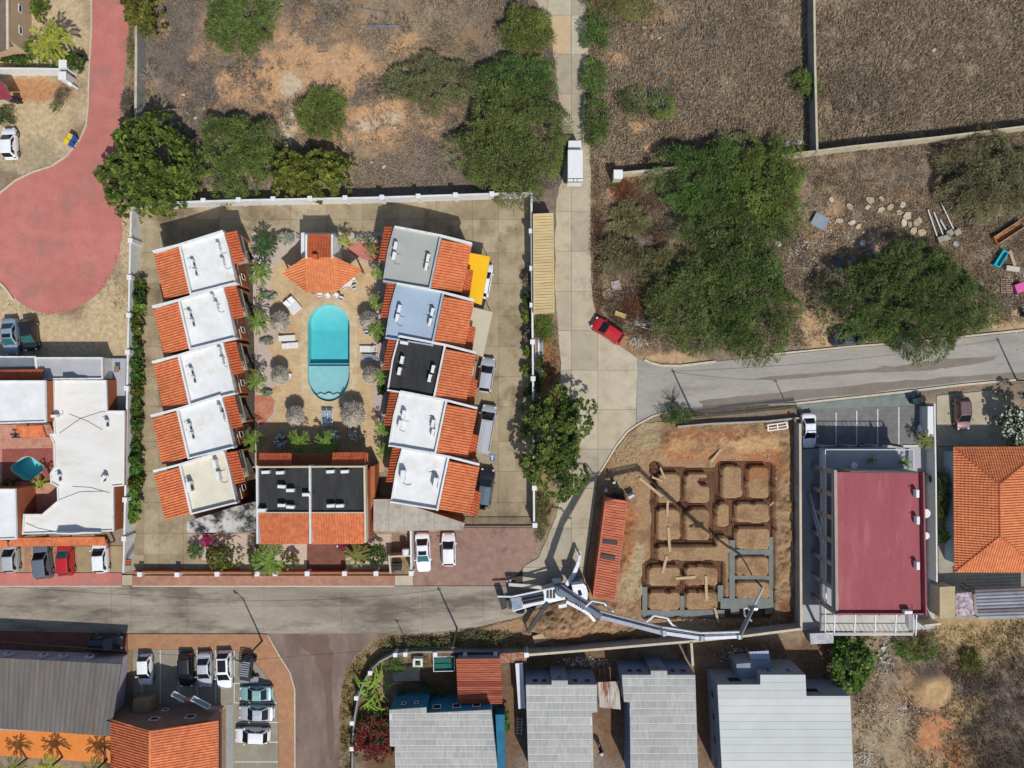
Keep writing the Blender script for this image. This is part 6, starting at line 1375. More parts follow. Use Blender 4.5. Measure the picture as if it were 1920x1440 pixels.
car('white hatchback at the left edge in the sandy yard', 16, 268, 92, 'white', 'hatch', 3.5, 1.62)
car('silver-blue sedan with sunroof beside the black hatchback on sand', 18, 631, -86, 'blue_silver', 'sedan', 4.2, 1.72, M_skyglass, (.55, .95)); car('black hatchback on sand next to the silver-blue sedan', 54, 627, -84, 'black', 'hatch', 3.7, 1.65, M_skyglass)
car('silver hatchback at the left edge under the tile strip roof', 19, 1045, 93, 'silver', 'hatch', 3.6, 1.62); car('grey minivan beside the red hatchback under tile strip roof', 79, 1051, 96, 'grey', 'suv', 4.2, 1.76); car('bright red hatchback under the orange tile strip roof', 121, 1048, 93, 'red', 'hatch', 3.9, 1.7, M_skyglass); car('white hatchback at the right end under tile strip roof', 187, 1044, 93, 'white', 'hatch', 3.8, 1.68)
car('white sedan with sunroof on the brick forecourt', 793, 1036, -87, 'white', 'sedan', 4.45, 1.72, M_skyglass, (.55, .95)); car('white hatchback beside the white sedan on brick forecourt', 841, 1031, 91, 'white', 'hatch', 3.8, 1.64)
car('silver hatchback parked below the beige canopy', 912, 703, 82, 'silver', 'hatch', 4.0, 1.72)
v = car('silver van with ribbed roof parked by the east row', 911, 805, 80, 'silver', 'van', 5.6, 1.82, rack=True, name='parked_van', cat='van', hz=.9)
car('dark jeep with slate grey roof and spare wheel on the back', 910, 915, 82, 'black', 'suv', 4.4, 1.78, roofc='slate', spare=True, name='parked_jeep', hz=.9)
car('red hatchback parked slantwise on the corner of two roads', 1140, 620, 147, 'red', 'hatch', 3.9, 1.66)
car('white sedan beside the site wall at the apartment block', 1517, 807, -88, 'white', 'sedan', 3.9, 1.6); car('purplish brown hatchback on the driveway beside apartment block', 1806, 775, -87, 'brown', 'hatch', 3.7, 1.66)
car('black car parked on the dark brick pavement by lilac wall', 198, 1205, 0, 'black', 'suv', 3.9, 1.7)
car('small white hatchback alone at the left of the car park', 271, 1257, -88, 'white', 'hatch', 3.4, 1.58); car('black hatchback in the shaded car park', 348, 1257, -88, 'black', 'hatch', 3.8, 1.68); car('silver sedan between black and white cars in the car park', 383, 1257, -88, 'silver', 'sedan', 3.9, 1.66); car('white car with long glass roof in the car park', 420, 1257, -88, 'white', 'hatch', 4.2, 1.72, sunroof=(.1, .85))
car('pale teal sedan facing west in the car park', 479, 1301, 180, 'teal', 'sedan', 3.7, 1.62); car('silver-white sedan below the teal sedan in the car park', 480, 1338, 179, 'silver', 'sedan', 4.0, 1.66); car('white hatchback lowest in the column of west-facing cars', 472, 1380, 178, 'white', 'hatch', 3.9, 1.66)
car('maroon car half under the eave of the double house', 664, 1031, 150, 'maroon', 'suv', 3.9, 1.7); car('white car hidden under the yellow canopy', 908, 526, 80, 'white', 'hatch', 3.9, 1.66)
car('dark blue car half hidden under the huge acacia', 1594, 633, 5, 'navy', 'sedan', 4.0, 1.66); car('light blue car mostly hidden under the huge acacia', 1692, 629, 5, 'blue', 'hatch', 3.9, 1.66)
# open buggy in the car park
t = thing('buggy', W(467, 1248), 'black open buggy with slatted roof in the car park corner', 'buggy', rot=math.radians(82))
link('tub', MB().prism([(-1.4, -.6), (1.2, -.6), (1.5, -.35), (1.5, .35), (1.2, .6), (-1.4, .6)], .35, .85).mesh('tub'), M_darksteel, t)
for k in range(7): link('roof_slat', MB().box(-.6 + k * .25, -.55, 1.6, -.46 + k * .25, .55, 1.64).mesh('roof_slat'), M_steel, t)
fr = MB()
for x in (-.6, 1.05):
    for y in (-.56, .56): fr.beam((x, y, .8), (x, y, 1.62), .06, .06)
for y in (-.56, .56): fr.beam((-.65, y, 1.6), (1.1, y, 1.6), .06, .06)
link('roll_cage', fr.mesh('roll_cage'), M_darksteel, t)
for x in (-.95, 1.0):
    for y in (-.68, .68): link('wheel', MB().tube((x, y - .12, .32), (x, y + .12, .32), .32, .32, 12).mesh('wheel'), M_rubber, t)
for y in (-.28, .28): link('seat', MB().obox((-.1, y, 1.0), (.5, .45, .35)).mesh('seat'), M_rubber, t)
MB().box(W(453, 1277).x, W(453, 1277).y, .06, W(487, 1277).x, W(453, 1266).y, .5).build('low_trailer', M_steel, None, 'flat grey trailer with white edge beside the black buggy', 'trailer')
# white box truck on the concrete road
t = thing('box_truck', W(1077, 306, 1.5), 'white box truck parked on the narrow concrete road', 'truck', rot=math.radians(90)); t.location.z = 0
link('cargo_box', MB().box(-2.4, -.82, .75, 1.1, .82, 2.75).mesh('cargo_box'), M_whitepaint, t)
link('cab', MB().prism([(1.2, -.74), (2.35, -.7), (2.35, .7), (1.2, .74)], .5, 2.05).mesh('cab'), M_whitepaint, t)
link('windscreen', MB().quad((2.36, -.62, 1.3), (2.36, .62, 1.3), (2.36, .62, 1.95), (2.36, -.62, 1.95)).mesh('windscreen'), M_carglass, t)
link('chassis', MB().box(-2.3, -.6, .45, 2.2, .6, .62).mesh('chassis'), M_darksteel, t)
b = MB(); b.beam((-2.45, -.8, 2.7), (-2.45, .8, 2.7), .06, .06); b.beam((-2.1, -.8, 2.78), (-2.1, .8, 2.78), .05, .04); b.beam((-2.1, -.2, 2.78), (-2.42, -.2, 2.78), .05, .04); b.beam((-2.1, .2, 2.78), (-2.42, .2, 2.78), .05, .04); link('rear_frame', b.mesh('rear_frame'), M_darksteel, t)
for x in (-1.5, 1.6):
    for y in (-.7, .7): link('wheel', MB().tube((x, y - .12, .38), (x, y + .12, .38), .38, .38, 12).mesh('wheel'), M_rubber, t)
# containers
def container(label, c4, h, m, px_top=True, ribs=34):
    P = [W(*p, h) for p in c4]; c = ctr([(p.x, p.y) for p in P]); t = thing('shipping_container', (c[0], c[1], 0), label, 'container', 'shipping containers')
    MB().prism([lerp((p.x, p.y), c, .004) for p in P], .05, h - .08).build('side_wall', m, t)
    k = ribs
    for i in range(k):
        a, b_ = i / k, (i + .72) / k; q = [P[0].lerp(P[3], a), P[1].lerp(P[2], a), P[1].lerp(P[2], b_), P[0].lerp(P[3], b_)]
        MB().prism([(p.x, p.y) for p in q], h - .1, h).build('roof_rib', m, t)
    fr = MB()
    for i in range(4): fr.beam(P[i] - Vector((0, 0, .06)), P[(i + 1) % 4] - Vector((0, 0, .06)), .14, .16 + .004 * i)
    for p in P: fr.beam((p.x, p.y, .02), (p.x, p.y, h - .05), .16, .16)
    fr.build('frame', m, t); return t
container('beige ribbed shipping container between compound wall and road', [(1000.5, 402), (1036.5, 400.5), (1038.5, 584), (1001.5, 586)], 2.6, mat('container_beige', A(222, 200, 150), A(206, 182, 130), 1, .7, stain=A(150, 110, 70), sscale=.6, samt=.6, sthr=.58, stretch=(.4, 2.5, 1)))
ct = container('rusty orange-red shipping container beside the road at the site', [(1136.5, 935), (1176, 941), (1152, 1127), (1112.5, 1118)], 2.6, mat('container_rust', A(216, 130, 96), A(190, 104, 78), 1.2, .8, stain=A(146, 70, 54), sscale=.7, samt=.7, sthr=.52, stretch=(.5, 2.5, 1)), ribs=38)
for y, x in ((1017, 1132), (1044, 1128)): MB().obox(W(x + 12, y, 2.66), (1.6, .45, .1), math.radians(-8)).build('roof_vent', M_darksteel, ct)
# ---------------------------------------------------------------- concrete pump truck
t = thing('concrete_pump_truck', W(1020, 1120), 'white concrete pump truck with long jointed boom reaching over the building site', 'truck')
M_pump = mat('pump_white', A(240, 242, 246), A(224, 228, 234), 2, .45, spec=.5, big=.05, stain=A(190, 186, 178), sscale=1.5, samt=.4); M_pumpg = mat('pump_grey', A(146, 158, 172), A(126, 138, 152), 2, .5, metal=.2)
dk = MB().prism([(p.x, p.y) for p in WP([(956, 1122), (1056, 1101), (1060, 1124), (1000, 1136), (962, 1147)], 1.3)], .85, 1.3, bottom=True).build('deck', M_pump, t)
MB().prism([(p.x, p.y) for p in WP([(950, 1126), (1098, 1100), (1100, 1116), (954, 1142)], .8)], .5, .84).build('chassis', M_darksteel, t)
cab = MB().prism([(p.x, p.y) for p in WP([(1072, 1097), (1094, 1094.5), (1099, 1099), (1102, 1112), (1101.5, 1124), (1086, 1129), (1078, 1125)], 2.9)], .6, 2.9).build('cab', M_pump, t)
MB().prism([(p.x, p.y) for p in WP([(1083, 1107.5), (1089, 1106.5), (1092, 1116), (1085, 1117.5)], 2.95)], 2.85, 2.94).build('roof_hatch', M_carglass, cab)
MB().add([W(1097, 1096, 2.6), W(1104, 1112, 2.6), W(1103, 1122, 2.6), W(1104.5, 1122, 1.5), W(1106, 1110, 1.5), W(1100, 1094, 1.5)], [(0, 5, 4, 1), (1, 4, 3, 2)]).build('windscreen', M_carglass, cab)
MB().prism([(p.x, p.y) for p in WP([(1070, 1090), (1088, 1087), (1089, 1094), (1071, 1097)], 1.6)], .6, 1.6).build('fuel_tank', M_pumpg, t)
for x, y in ((1090, 1098), (1096, 1120), (990, 1119), (995, 1138), (970, 1123), (975, 1143)):
    q = W(x, y); wh = MB().tube((q.x, q.y - .16, .5), (q.x, q.y + .16, .5), .5, .5, 14).build('wheel', M_rubber, t)
MB().prism([(p.x, p.y) for p in WP([(933, 1120), (945, 1117), (951, 1140), (941, 1143)], 1.5)], .7, 1.5).build('hopper', M_darksteel, t)
MB().add([W(934, 1119, 1.56), W(945, 1117, 1.56), W(950, 1139, 1.56), W(940, 1143, 1.56), W(939, 1124, 1.2), W(944, 1123, 1.2), W(946, 1136, 1.2), W(942, 1137, 1.2)], [(0, 1, 5, 4), (1, 2, 6, 5), (2, 3, 7, 6), (3, 0, 4, 7)]).build('hopper_grille', M_steel, t)
MB().prism([(p.x, p.y) for p in WP([(958, 1122), (977, 1119), (980, 1140), (962, 1145)], 1.9)], 1.3, 1.9).build('water_tank', M_pumpg, t)
for a, b_ in (((980, 1125), (1020, 1117)), ((980, 1131), (1020, 1123))): MB().tube(W(*a, 1.7), W(*b_, 1.7), .2, .2, 8).build('pump_cylinder', M_darksteel, t)
MB().prism([(p.x, p.y) for p in WP([(1018, 1106), (1049, 1101), (1051, 1122), (1022, 1126)], 2.0)], 1.3, 2.0).build('engine_cover', M_pump, t)
for k in range(3): MB().obox(W(1027 + k * 6, 1114, 2.05), (.25, .9, .06)).build('grille', M_darksteel, t)
MB().path([W(933, 1118, 1.9), W(960, 1118.5, 2.0), W(1000, 1110, 2.1), W(1045, 1100.5, 2.3)], .11, 8).build('delivery_pipe', M_pump, t)
for c in (((1036, 1087), (1052, 1086), (1053, 1093), (1037, 1095)), ((1047, 1135), (1062, 1132), (1063, 1138), (1048, 1141))): MB().prism([(p.x, p.y) for p in WP(c, 1.3)], .8, 1.3).build('tool_box', M_pump, t)
MB().tube(W(1053, 1108, 1.3), W(1053, 1108, 3.4), .75, .6, 14).build('turret', M_pumpg, t)
def arm(nm, pts, w, h, m, foot=True):
    P = [W(*p) for p in pts]; b = MB()
    for i in range(len(P) - 1): b.beam(P[i], P[i + 1], w * (1 - .1 * i), h)
    o = b.build(nm, m, t)
    if foot:
        e = P[-1]; MB().tube((e.x, e.y, .1), (e.x, e.y, e.z), .09, .09, 8).build('jack_leg', M_steel, o); MB().tube((e.x, e.y, .0), (e.x, e.y, .1), .3, .3, 10).build('foot_plate', M_steel, o)
arm('outrigger', [(1062, 1096, 1.2), (1074, 1080, 1.4), (1081, 1064, 1.5), (1085, 1052, 1.5), (1087, 1041, 1.4)], .45, .35, M_pump)
arm('outrigger', [(1028, 1130, 1.2), (1018, 1142, 1.3), (1004, 1165, 1.3), (989, 1186, 1.2)], .5, .35, M_darksteel)
arm('outrigger', [(1040, 1096, 1.2), (1018, 1102, 1.3), (990, 1098, 1.3), (954, 1095.5, 1.2)], .42, .32, mat('outrigger_cream', A(222, 214, 200), A(206, 198, 184), 2, .6))
arm('outrigger', [(1062, 1128, 1.2), (1090, 1142, 1.3), (1105, 1152, 1.3), (1115, 1164, 1.2)], .35, .3, M_pump)
# the boom: white box sections rising to about eighteen metres, delivery line alongside
J = [(1052, 1107, 3.4), (1128, 1156, 10.0), (1245, 1186, 16.2), (1316, 1196, 17.3), (1386, 1193, 17.8)]; JW = [W(*j) for j in J]
for i, (w, h) in enumerate(((.48, .6), (.38, .46), (.32, .38), (.27, .32))):
    s = MB().beam(JW[i], JW[i + 1], w, h).build('boom_section', M_pump, t)
    d = (JW[i + 1] - JW[i]).normalized(); sd = Vector((-d.y, d.x, 0)).normalized()
    MB().path([JW[i] + sd * (w * .5 + .35) + Vector((0, 0, .1)), JW[i + 1] + sd * (w * .5 + .3) + Vector((0, 0, .1))], .09, 7).build('delivery_pipe', M_pump, s)
    MB().beam(JW[i] + sd * (w * .5 + .1), JW[i].lerp(JW[i + 1], .92) + sd * (w * .5 + .08), .1, h * .5).build('hydraulic_ram', M_pumpg, s)
    q = JW[i + 1]; MB().tube(q - sd * (w * .7), q + sd * (w * .7), .3, .3, 10).build('boom_joint', M_steel, s)
    for k in range(4): p = JW[i].lerp(JW[i + 1], .15 + k * .23); MB().beam(p + sd * w * .4, p + sd * (w * .5 + .38), .06, .06).build('pipe_bracket', M_pump, s)
d = (JW[1] - JW[0]).normalized()
for k in range(4): p = JW[0].lerp(JW[1], .44 + k * .055); MB().obox(p + Vector((-.22, -.2, .37)), (.13, .24, .02), math.radians(-32)).build('side_lettering', M_rubber, t)
tp, te = W(1411, 1140, 9.2), W(1428, 1101, 3.2)
s = MB().beam(JW[4], tp, .3, .32).build('boom_section', M_pumpg, t); MB().beam(tp, te + Vector((0, 0, .3)), .2, .22).build('boom_tip', M_pump, t)
sd = Vector((.9, .3, 0)); MB().path([JW[4] + sd * .2, tp + sd * .2], .07, 7).build('delivery_pipe', M_pump, s)
MB().tube(tp - Vector((.45, 0, 0)), tp + Vector((.45, 0, 0)), .28, .28, 10).build('boom_joint', M_steel, s)
b = MB(); b.path([tp + Vector((-.3, .1, 0)), tp + Vector((-.9, -.1, 0)), tp + Vector((-.95, -.6, .5)), tp + Vector((-.4, -1.0, 1.0))], .09, 7); b.build('pipe_loop', M_pump, s)
MB().path([te + Vector((0, 0, .3)), te + Vector((.1, .1, -1.2)), te + Vector((.15, .1, -2.6))], .09, 8).build('end_hose', M_rubber, t)
for c0, up in ((JW[1], 1), (JW[2], 1)):
    b = MB(); e = Vector((.5, .35, .5)); b.path([c0 + Vector((-1.6, 1.0, 0)), c0 + Vector((-1.0, 1.7, .4)), c0 + Vector((.2, 1.5, .5)), c0 + Vector((.7, .8, .2)), c0 + Vector((1.2, .55, .2))], .09, 7); b.build('pipe_loop', M_pump, t)
# ---------------------------------------------------------------- roof air conditioners
ACM = {'casing': MB().box(-.43, -.17, .1, .43, .17, .72).box(-.4, -.15, .72, .4, .15, .735).mesh('casing'), 'fan': MB().tube((-.1, -.172, .41), (-.1, -.19, .41), .25, .25, 14).mesh('fan'), 'foot': MB().box(-.36, -.2, 0, -.26, .2, .1).box(.26, -.2, 0, .36, .2, .1).mesh('foot'), 'pipe': MB().path([(.43, .05, .3), (.7, .1, .12), (.8, .4, .04), (.7, .7, .04)], .018, 4).mesh('pipe')}
for k, m in (('casing', M_whitepaint), ('fan', M_darksteel), ('foot', M_steel), ('pipe', M_rubber)): ACM[k].materials.append(m)
def ac(label, px, py, z, ang, s=1.0):
    g = W(px, py, z + .4); t = thing('air_conditioner', (g.x, g.y, z), label, 'air conditioner', 'roof air conditioners', rot=math.radians(ang)); t.scale = (s * .95, s * .95, s * .95)
    for k in ('casing', 'fan', 'foot', 'pipe'): o = bpy.data.objects.new(k, ACM[k]); COL.objects.link(o); o.parent = t
POS4 = ['upper one on its west side', 'lower one on its west side', 'upper one on its east side', 'lower one on its east side']
for hn, lst in (('northernmost west house', [(361, 494), (365, 511), (409, 462), (417, 491)]), ('second west house', [(355, 590), (360, 606), (398, 559), (405, 573)]), ('middle west house', [(358, 697), (362, 712), (411, 658), (416, 676)]), ('fourth west house', [(355, 801), (359, 817), (411, 766), (417, 780)])):
    for k, (x, y) in enumerate(lst): ac('air conditioner on the roof of the %s, %s' % (hn, POS4[k]), x, y, ZR, 100 if k < 2 else 280)
for k, (x, y) in enumerate([(357, 912), (404, 870), (410, 892)]): ac('air conditioner on the cream roof, %s' % ['long one on the west side', 'upper one on the east side', 'lower one on the east side'][k], x, y, ZR, 100 if k < 1 else 280, 1.35 if k == 0 else 1.15)
for hn, lst in (('grey-green roof', [(742, 461), (739, 480), (803, 484), (800, 500)]), ('pale blue roof', [(749, 579), (745, 596), (811, 585), (807, 604)]), ('black roof in the east row', [(754, 675), (749, 696), (812, 692), (806, 709)]), ('fourth east roof', [(757, 776), (750, 795), (812, 794), (812, 811)])):
    for k, (x, y) in enumerate(lst): ac('air conditioner on the %s, %s' % (hn, POS4[k]), x, y, ZR, 78 if k > 1 else 258)
ac('air conditioner at the top edge of the black roof in the east row', 758, 643, ZR, -10); ac('long air conditioner west on the southernmost east roof', 756, 891, ZR, 265, 1.4); ac('long air conditioner east on the southernmost east roof', 817, 905, ZR, 80, 1.4)
for k, (x, y, lb) in enumerate([(499, 885, 'first from the left along the north edge'), (526, 886, 'second from the left along the north edge'), (620, 884, 'third along the north edge'), (647, 884, 'easternmost along the north edge'), (529, 912, 'brownish middle one on the west half'), (545, 919, 'white middle one on the west half'), (575, 927, 'one against the dividing wall'), (529, 947, 'left of the west half south pair'), (545, 950, 'right of the west half south pair'), (492, 956, 'one in the southwest corner'), (621, 948, 'left of the pair on the east half'), (638, 948, 'right of the pair on the east half')]):
    ac('air conditioner on double black roof, %s' % lb, x, y, ZR, random.choice([0, 3, -4, 180]), 1.0)
for x, y, lb, a in ((1718, 925, 'first from the north along the east parapet', 90), (1719, 975, 'second from the north along the east parapet', 90), (1719, 1060, 'third along the east parapet', 90), (1701, 1147, 'by the south parapet', 0)): ac('air conditioner on the dark red roof, %s' % lb, x, y, 6.29, a)
for x, y, z, lb, a in ((199, 794, 2.45, 'east on the worn white roof', 90), (195, 897, 2.45, 'tilted, lower middle of the worn white roof', 60), (102, 780, 2.45, 'against the brown wall of the worn white roof', 0), (110, 896, 2.45, 'at the edge above the small pool', 90)): ac('air conditioner %s' % lb, x, y, z, a)
for x, lb in ((15, 'westernmost'), (81, 'second from the west'), (118, 'third from the west'), (167, 'easternmost, white')): ac('air conditioner on the lilac wall edge of the grey shed, %s' % lb, x, 1226.5 + x * .034, 1.5, 184)
# ---------------------------------------------------------------- pool furniture
def palapa(label, px, py, r):
    h = 2.5; g = W(px, py, h * .9); t = thing('thatched_parasol', (g.x, g.y, 0), label, 'parasol', 'thatched parasols round the pool'); R = r * S
    link('pole', MB().tube((0, 0, 0), (0, 0, h), .07, .06, 8).mesh('pole'), M_wood2, t); n = 900
    a = RNG.random(n) * 6.28; r0 = RNG.random(n) ** .7 * .75; P = np.stack([np.cos(a) * r0 * R, np.sin(a) * r0 * R, h - r0 * .75 + RNG.random(n) * .06], 1); D = np.stack([np.cos(a), np.sin(a), np.full(n, -.62)], 1) + RNG.normal(0, .09, (n, 3)); L = R * RNG.uniform(.25, .5, n)
    col = np.array(A(206, 197, 180)) * RNG.uniform(.6, 1.2, (n, 1)); V, F, C = blades(P, D, L, L * .05, col); link('thatch', npmesh('thatch', V, F, C), M_straw, t)
    k = 20; cone = MB(); cone.add([(0, 0, h - .03)] + [(math.cos(i / k * 6.283) * R * .92, math.sin(i / k * 6.283) * R * .92, h - .78) for i in range(k)], [(0, i + 1, (i + 1) % k + 1) for i in range(k)]); link('thatch_base', cone.mesh('thatch_base'), mat('thatch_dark', A(150, 138, 118), A(124, 113, 96), 6, .95), t)
for a in (('thatched parasol west of the pool, beside angled loungers', 522, 603, 20), ('thatched parasol east of the pool, beside pale blue house', 689, 600, 18), ('thatched parasol west of the pool shallow end', 522, 704, 18), ('thatched parasol east of the pool shallow end', 694, 703, 17), ('thatched parasol south-west of the pool', 551, 780, 19), ('widest thatched parasol south-east of the pool', 660, 777, 25)): palapa(*a)
LM = {}
def lm(k, b, m): LM[k] = b.mesh(k); LM[k].materials.append(m)
lm('frame', MB().box(-.95, -.33, .24, .95, -.27, .32).box(-.95, .27, .24, .95, .33, .32).box(-.95, -.27, .24, -.89, .27, .32).box(.89, -.27, .24, .95, .27, .32), M_whitepaint)
lm('slat', MB().box(-.1, -.27, 0, .1, .27, .03), M_whitepaint); lm('leg', MB().box(-.03, -.03, 0, .03, .03, .24), M_whitepaint); lm('pad', MB().box(-.1, -.27, 0, .1, .27, .05), mat('grey_mesh_pad', A(150, 166, 182), A(136, 150, 166), 5, .8))
def lounger(label, px, py, ang, grey=False):
    g = W(px, py, .3); t = thing('sun_lounger', (g.x, g.y, .035), label, 'lounger', 'pool loungers', rot=math.radians(ang))
    def put(k, loc, rot=(0, 0, 0)): o = bpy.data.objects.new(k, LM[k]); COL.objects.link(o); o.parent = t; o.location = loc; o.rotation_euler = rot
    put('frame', (0, 0, 0))
    for x in (-.85, .85):
        for y in (-.29, .29): put('leg', (x, y, 0))
    for i in range(8):
        x = -.78 + i * .222; back = max(0, x - .25); put('pad' if grey else 'slat', (x - back * .12, 0, .31 + back * .5), (0, -.45 if back > 0 else 0, 0))
for a in (('white lounger of the angled pair, nearer the thatch', 544, 576, 130), ('white lounger of the angled pair, nearer the pool', 552.5, 569, 130), ('upper of two white loungers west of the pool middle', 538, 634, 183), ('lower of two white loungers west of the pool middle', 544, 648, 184), ('white lounger east of the pool middle', 690, 654, 0)): lounger(*a)
lounger('grey lounger below the white one east of the pool', 694, 670, 0, True); lounger('left grey lounger of the pair south of the pool', 608.5, 782, 88, True); lounger('right grey lounger of the pair south of the pool', 619, 782, 88, True)
CM = {'seat': MB().box(-.24, -.24, .4, .24, .24, .44).mesh('seat'), 'backrest': MB().box(-.24, .21, .46, .24, .26, .85).mesh('backrest'), 'leg': MB().box(-.02, -.02, 0, .02, .02, .4).mesh('leg'), 'armrest': MB().box(-.03, -.2, .62, .03, .22, .66).mesh('armrest')}
for m in CM.values(): m.materials.append(M_whitepaint)
def chair(label, px, py, ang):
    g = W(px, py, .5); t = thing('plastic_chair', (g.x, g.y, .035), label, 'chair', 'white plastic chairs by the pool bar', rot=math.radians(ang))
    for k, ls in (('seat', [(0, 0, 0)]), ('backrest', [(0, 0, 0)]), ('armrest', [(-.26, 0, 0), (.26, 0, 0)]), ('leg', [(-.21, -.21, 0), (.21, -.21, 0), (-.21, .21, 0), (.21, .21, 0)])):
        for l in ls: o = bpy.data.objects.new(k, CM[k]); COL.objects.link(o); o.parent = t; o.location = l
for a in (('leftmost white chair along the pool bar eave', 600, 552, 90), ('second white chair along the pool bar eave', 615, 554.5, 40), ('third white chair along the pool bar eave', 631, 554, 50), ('fourth white chair, closest to the pool rim', 640, 559.5, 160), ('white chair at the round table, on its west side', 645, 538, 120), ('white chair at the round table, on its south side', 664, 538, 200), ('white chair at the round table, on its north side', 664, 524, 290), ('white chair under the western thatch of shallow end', 542, 705, 90), ('white chair under the eastern thatch by the deep end', 688, 624, 180)): chair(*a)
t = thing('round_table', W(655, 531), 'round white table with chairs east of the pool bar', 'table'); t.location.z = .035
link('table_top', MB().tube((0, 0, .7), (0, 0, .74), .5, .5, 20).mesh('table_top'), M_whitepaint, t); link('leg', MB().tube((0, 0, 0), (0, 0, .7), .06, .06, 8).mesh('leg'), M_whitepaint, t); link('base', MB().tube((0, 0, 0), (0, 0, .04), .28, .28, 14).mesh('base'), M_whitepaint, t)
# ---------------------------------------------------------------- building site things
def plank(label, a, b_, w=.28, z=.1, m=None, name='plank', th=.06):
    p, q = W(*a, z), W(*b_, z); MB().beam(p, q, w, th).build(name, m or M_wood, None, label, 'plank', 'planks on the building site')
for a in (('longest pale plank slanting into the west trench', (1199, 896), (1241, 931), .3, .14), ('short plank inside the northwest trench corner', (1238, 877), (1247, 898), .22, .1), ('short plank crossing to the northwest trench corner', (1222, 894.5), (1242, 902), .22, .08), ('plank lying on the orange soil north of the trenches', (1352, 842), (1333, 867), .26, .45), ('plank bridging the trench between first two west cells', (1252, 938), (1251, 968), .26, .08), ('yellowish plank across the long trench', (1253, 989), (1256, 1035), .3, .12), ('plank slanting over the trench below the long cell', (1250.5, 1042), (1242, 1075), .3, .1), ('plank lying east-west between two lower cells', (1267, 1085), (1304, 1082), .3, .1), ('plank lying north-south over the lower trench', (1323.5, 1080), (1325, 1126), .3, .12), ('half-shaded plank beside the poured concrete', (1340, 1140), (1347, 1166), .26, .1), ('short pale stick at the east edge of the trenches', (1451, 941), (1443.5, 948.5), .16, .1)): plank(*a)
MB().obox(W(1017, 1195, .6), (2.1, .9, .12), math.radians(16)).build('plywood_board', M_wood, None, 'plywood board lying by the truck outrigger', 'board')
t = thing('steel_frame', W(1460, 802), 'white steel gate frame lying on the north edge of the site', 'frame')
b = MB(); Q = [W(1440, 797, .7), W(1475, 792, .7), W(1477, 803, .5), W(1440, 808, .5)]
for i in range(4): b.beam(Q[i], Q[(i + 1) % 4], .12, .08)
b.beam(Q[0].lerp(Q[3], .5), Q[1].lerp(Q[2], .5), .1, .07); b.beam(Q[0].lerp(Q[1], .5), Q[3].lerp(Q[2], .5), .1, .06); b.build('bars', M_whitepaint, t)
t = thing('picket_fence', W(1395, 765), 'brown picket fence between street kerb and the building site', 'fence'); fa, fb = W(1300, 784), W(1494, 764)
b = MB(); b.beam(fa + Vector((0, 0, .3)), fb + Vector((0, 0, .3)), .05, .08); b.beam(fa + Vector((0, 0, 1.2)), fb + Vector((0, 0, 1.2)), .05, .08); b.build('rail', M_wood2, t)
for k in range(60): p = fa.lerp(fb, k / 59); d = (fb - fa).normalized(); MB().obox(p + Vector((0, .06, .75)), (.1, .025, 1.5), math.atan2(d.y, d.x)).build('picket', M_wood2 if k % 3 else M_wood, t)
# people at work, seen from above
def person(label, px, py, ang, shirt, trousers, hat, bend=0.0):
    g = W(px, py, .9); t = thing('person', (g.x, g.y, .02), label, 'person', rot=math.radians(ang))
    V = [(0, 0, .95), (0, .02, 1.2), (.02 + bend * .3, 0, 1.42), (.05 + bend * .4, 0, 1.54), (.08 + bend * .45, 0, 1.7), (0, .11, .9), (.06, .12, .5), (0, .12, .08), (.16, .12, .03), (0, -.11, .9), (-.08, -.12, .5), (-.12, -.12, .08), (.02, -.12, .03), (bend * .3, .2, 1.4), (.1 + bend * .3, .27, 1.12), (.3 + bend * .3, .2, 1.05), (.38 + bend * .3, .19, 1.06), (bend * .3, -.2, 1.4), (.06 + bend * .3, -.28, 1.12), (.26 + bend * .3, -.2, 1.02), (.34 + bend * .3, -.19, 1.02)]
    E = [(0, 1), (1, 2), (2, 3), (3, 4), (0, 5), (5, 6), (6, 7), (7, 8), (0, 9), (9, 10), (10, 11), (11, 12), (2, 13), (13, 14), (14, 15), (15, 16), (2, 17), (17, 18), (18, 19), (19, 20)]
    R = [.15, .15, .16, .06, .1, .1, .075, .05, .045, .1, .075, .05, .045, .075, .055, .04, .035, .075, .055, .04, .035]
    me = bpy.data.meshes.new('body'); me.from_pydata(V, E, []); o = bpy.data.objects.new('body', me); COL.objects.link(o); o.parent = t
    sk = o.modifiers.new('skin', 'SKIN'); lay = me.skin_vertices[0].data if me.skin_vertices else None
    if lay is None:
        bm = bmesh.new(); bm.from_mesh(me); bm.verts.layers.skin.verify(); bm.to_mesh(me); bm.free(); lay = me.skin_vertices[0].data
    for i, r in enumerate(R): lay[i].radius = (r, r); lay[i].use_root = (i == 0)
    o.modifiers.new('smooth', 'SUBSURF').levels = 1; o.modifiers['smooth'].render_levels = 1; me.materials.append(shirt)
    hx = .08 + bend * .45
    link('hat', MB().tube((hx, 0, 1.72), (hx, 0, 1.75), .17, .17, 14).tube((hx, 0, 1.75), (hx, 0, 1.85), .12, .09, 12).mesh('hat'), hat, t)
    for s in (-1, 1): link('trouser_leg', MB().tube((0, s * .115, .1), (0, s * .1, .92), .085, .115, 10).mesh('trouser_leg'), trousers, t)
M_denim = mat('denim', A(74, 92, 124), A(58, 74, 104), 6, .9); M_shirt = mat('pale_blue_shirt', A(150, 176, 206), A(136, 160, 190), 5, .9); M_dshirt = mat('navy_shirt', A(52, 62, 92), A(40, 50, 78), 5, .9); M_hat = mat('straw_hat', A(228, 214, 186), A(210, 196, 168), 6, .9); M_whitehat = mat('white_helmet', A(232, 232, 230), A(220, 220, 218), 5, .5)
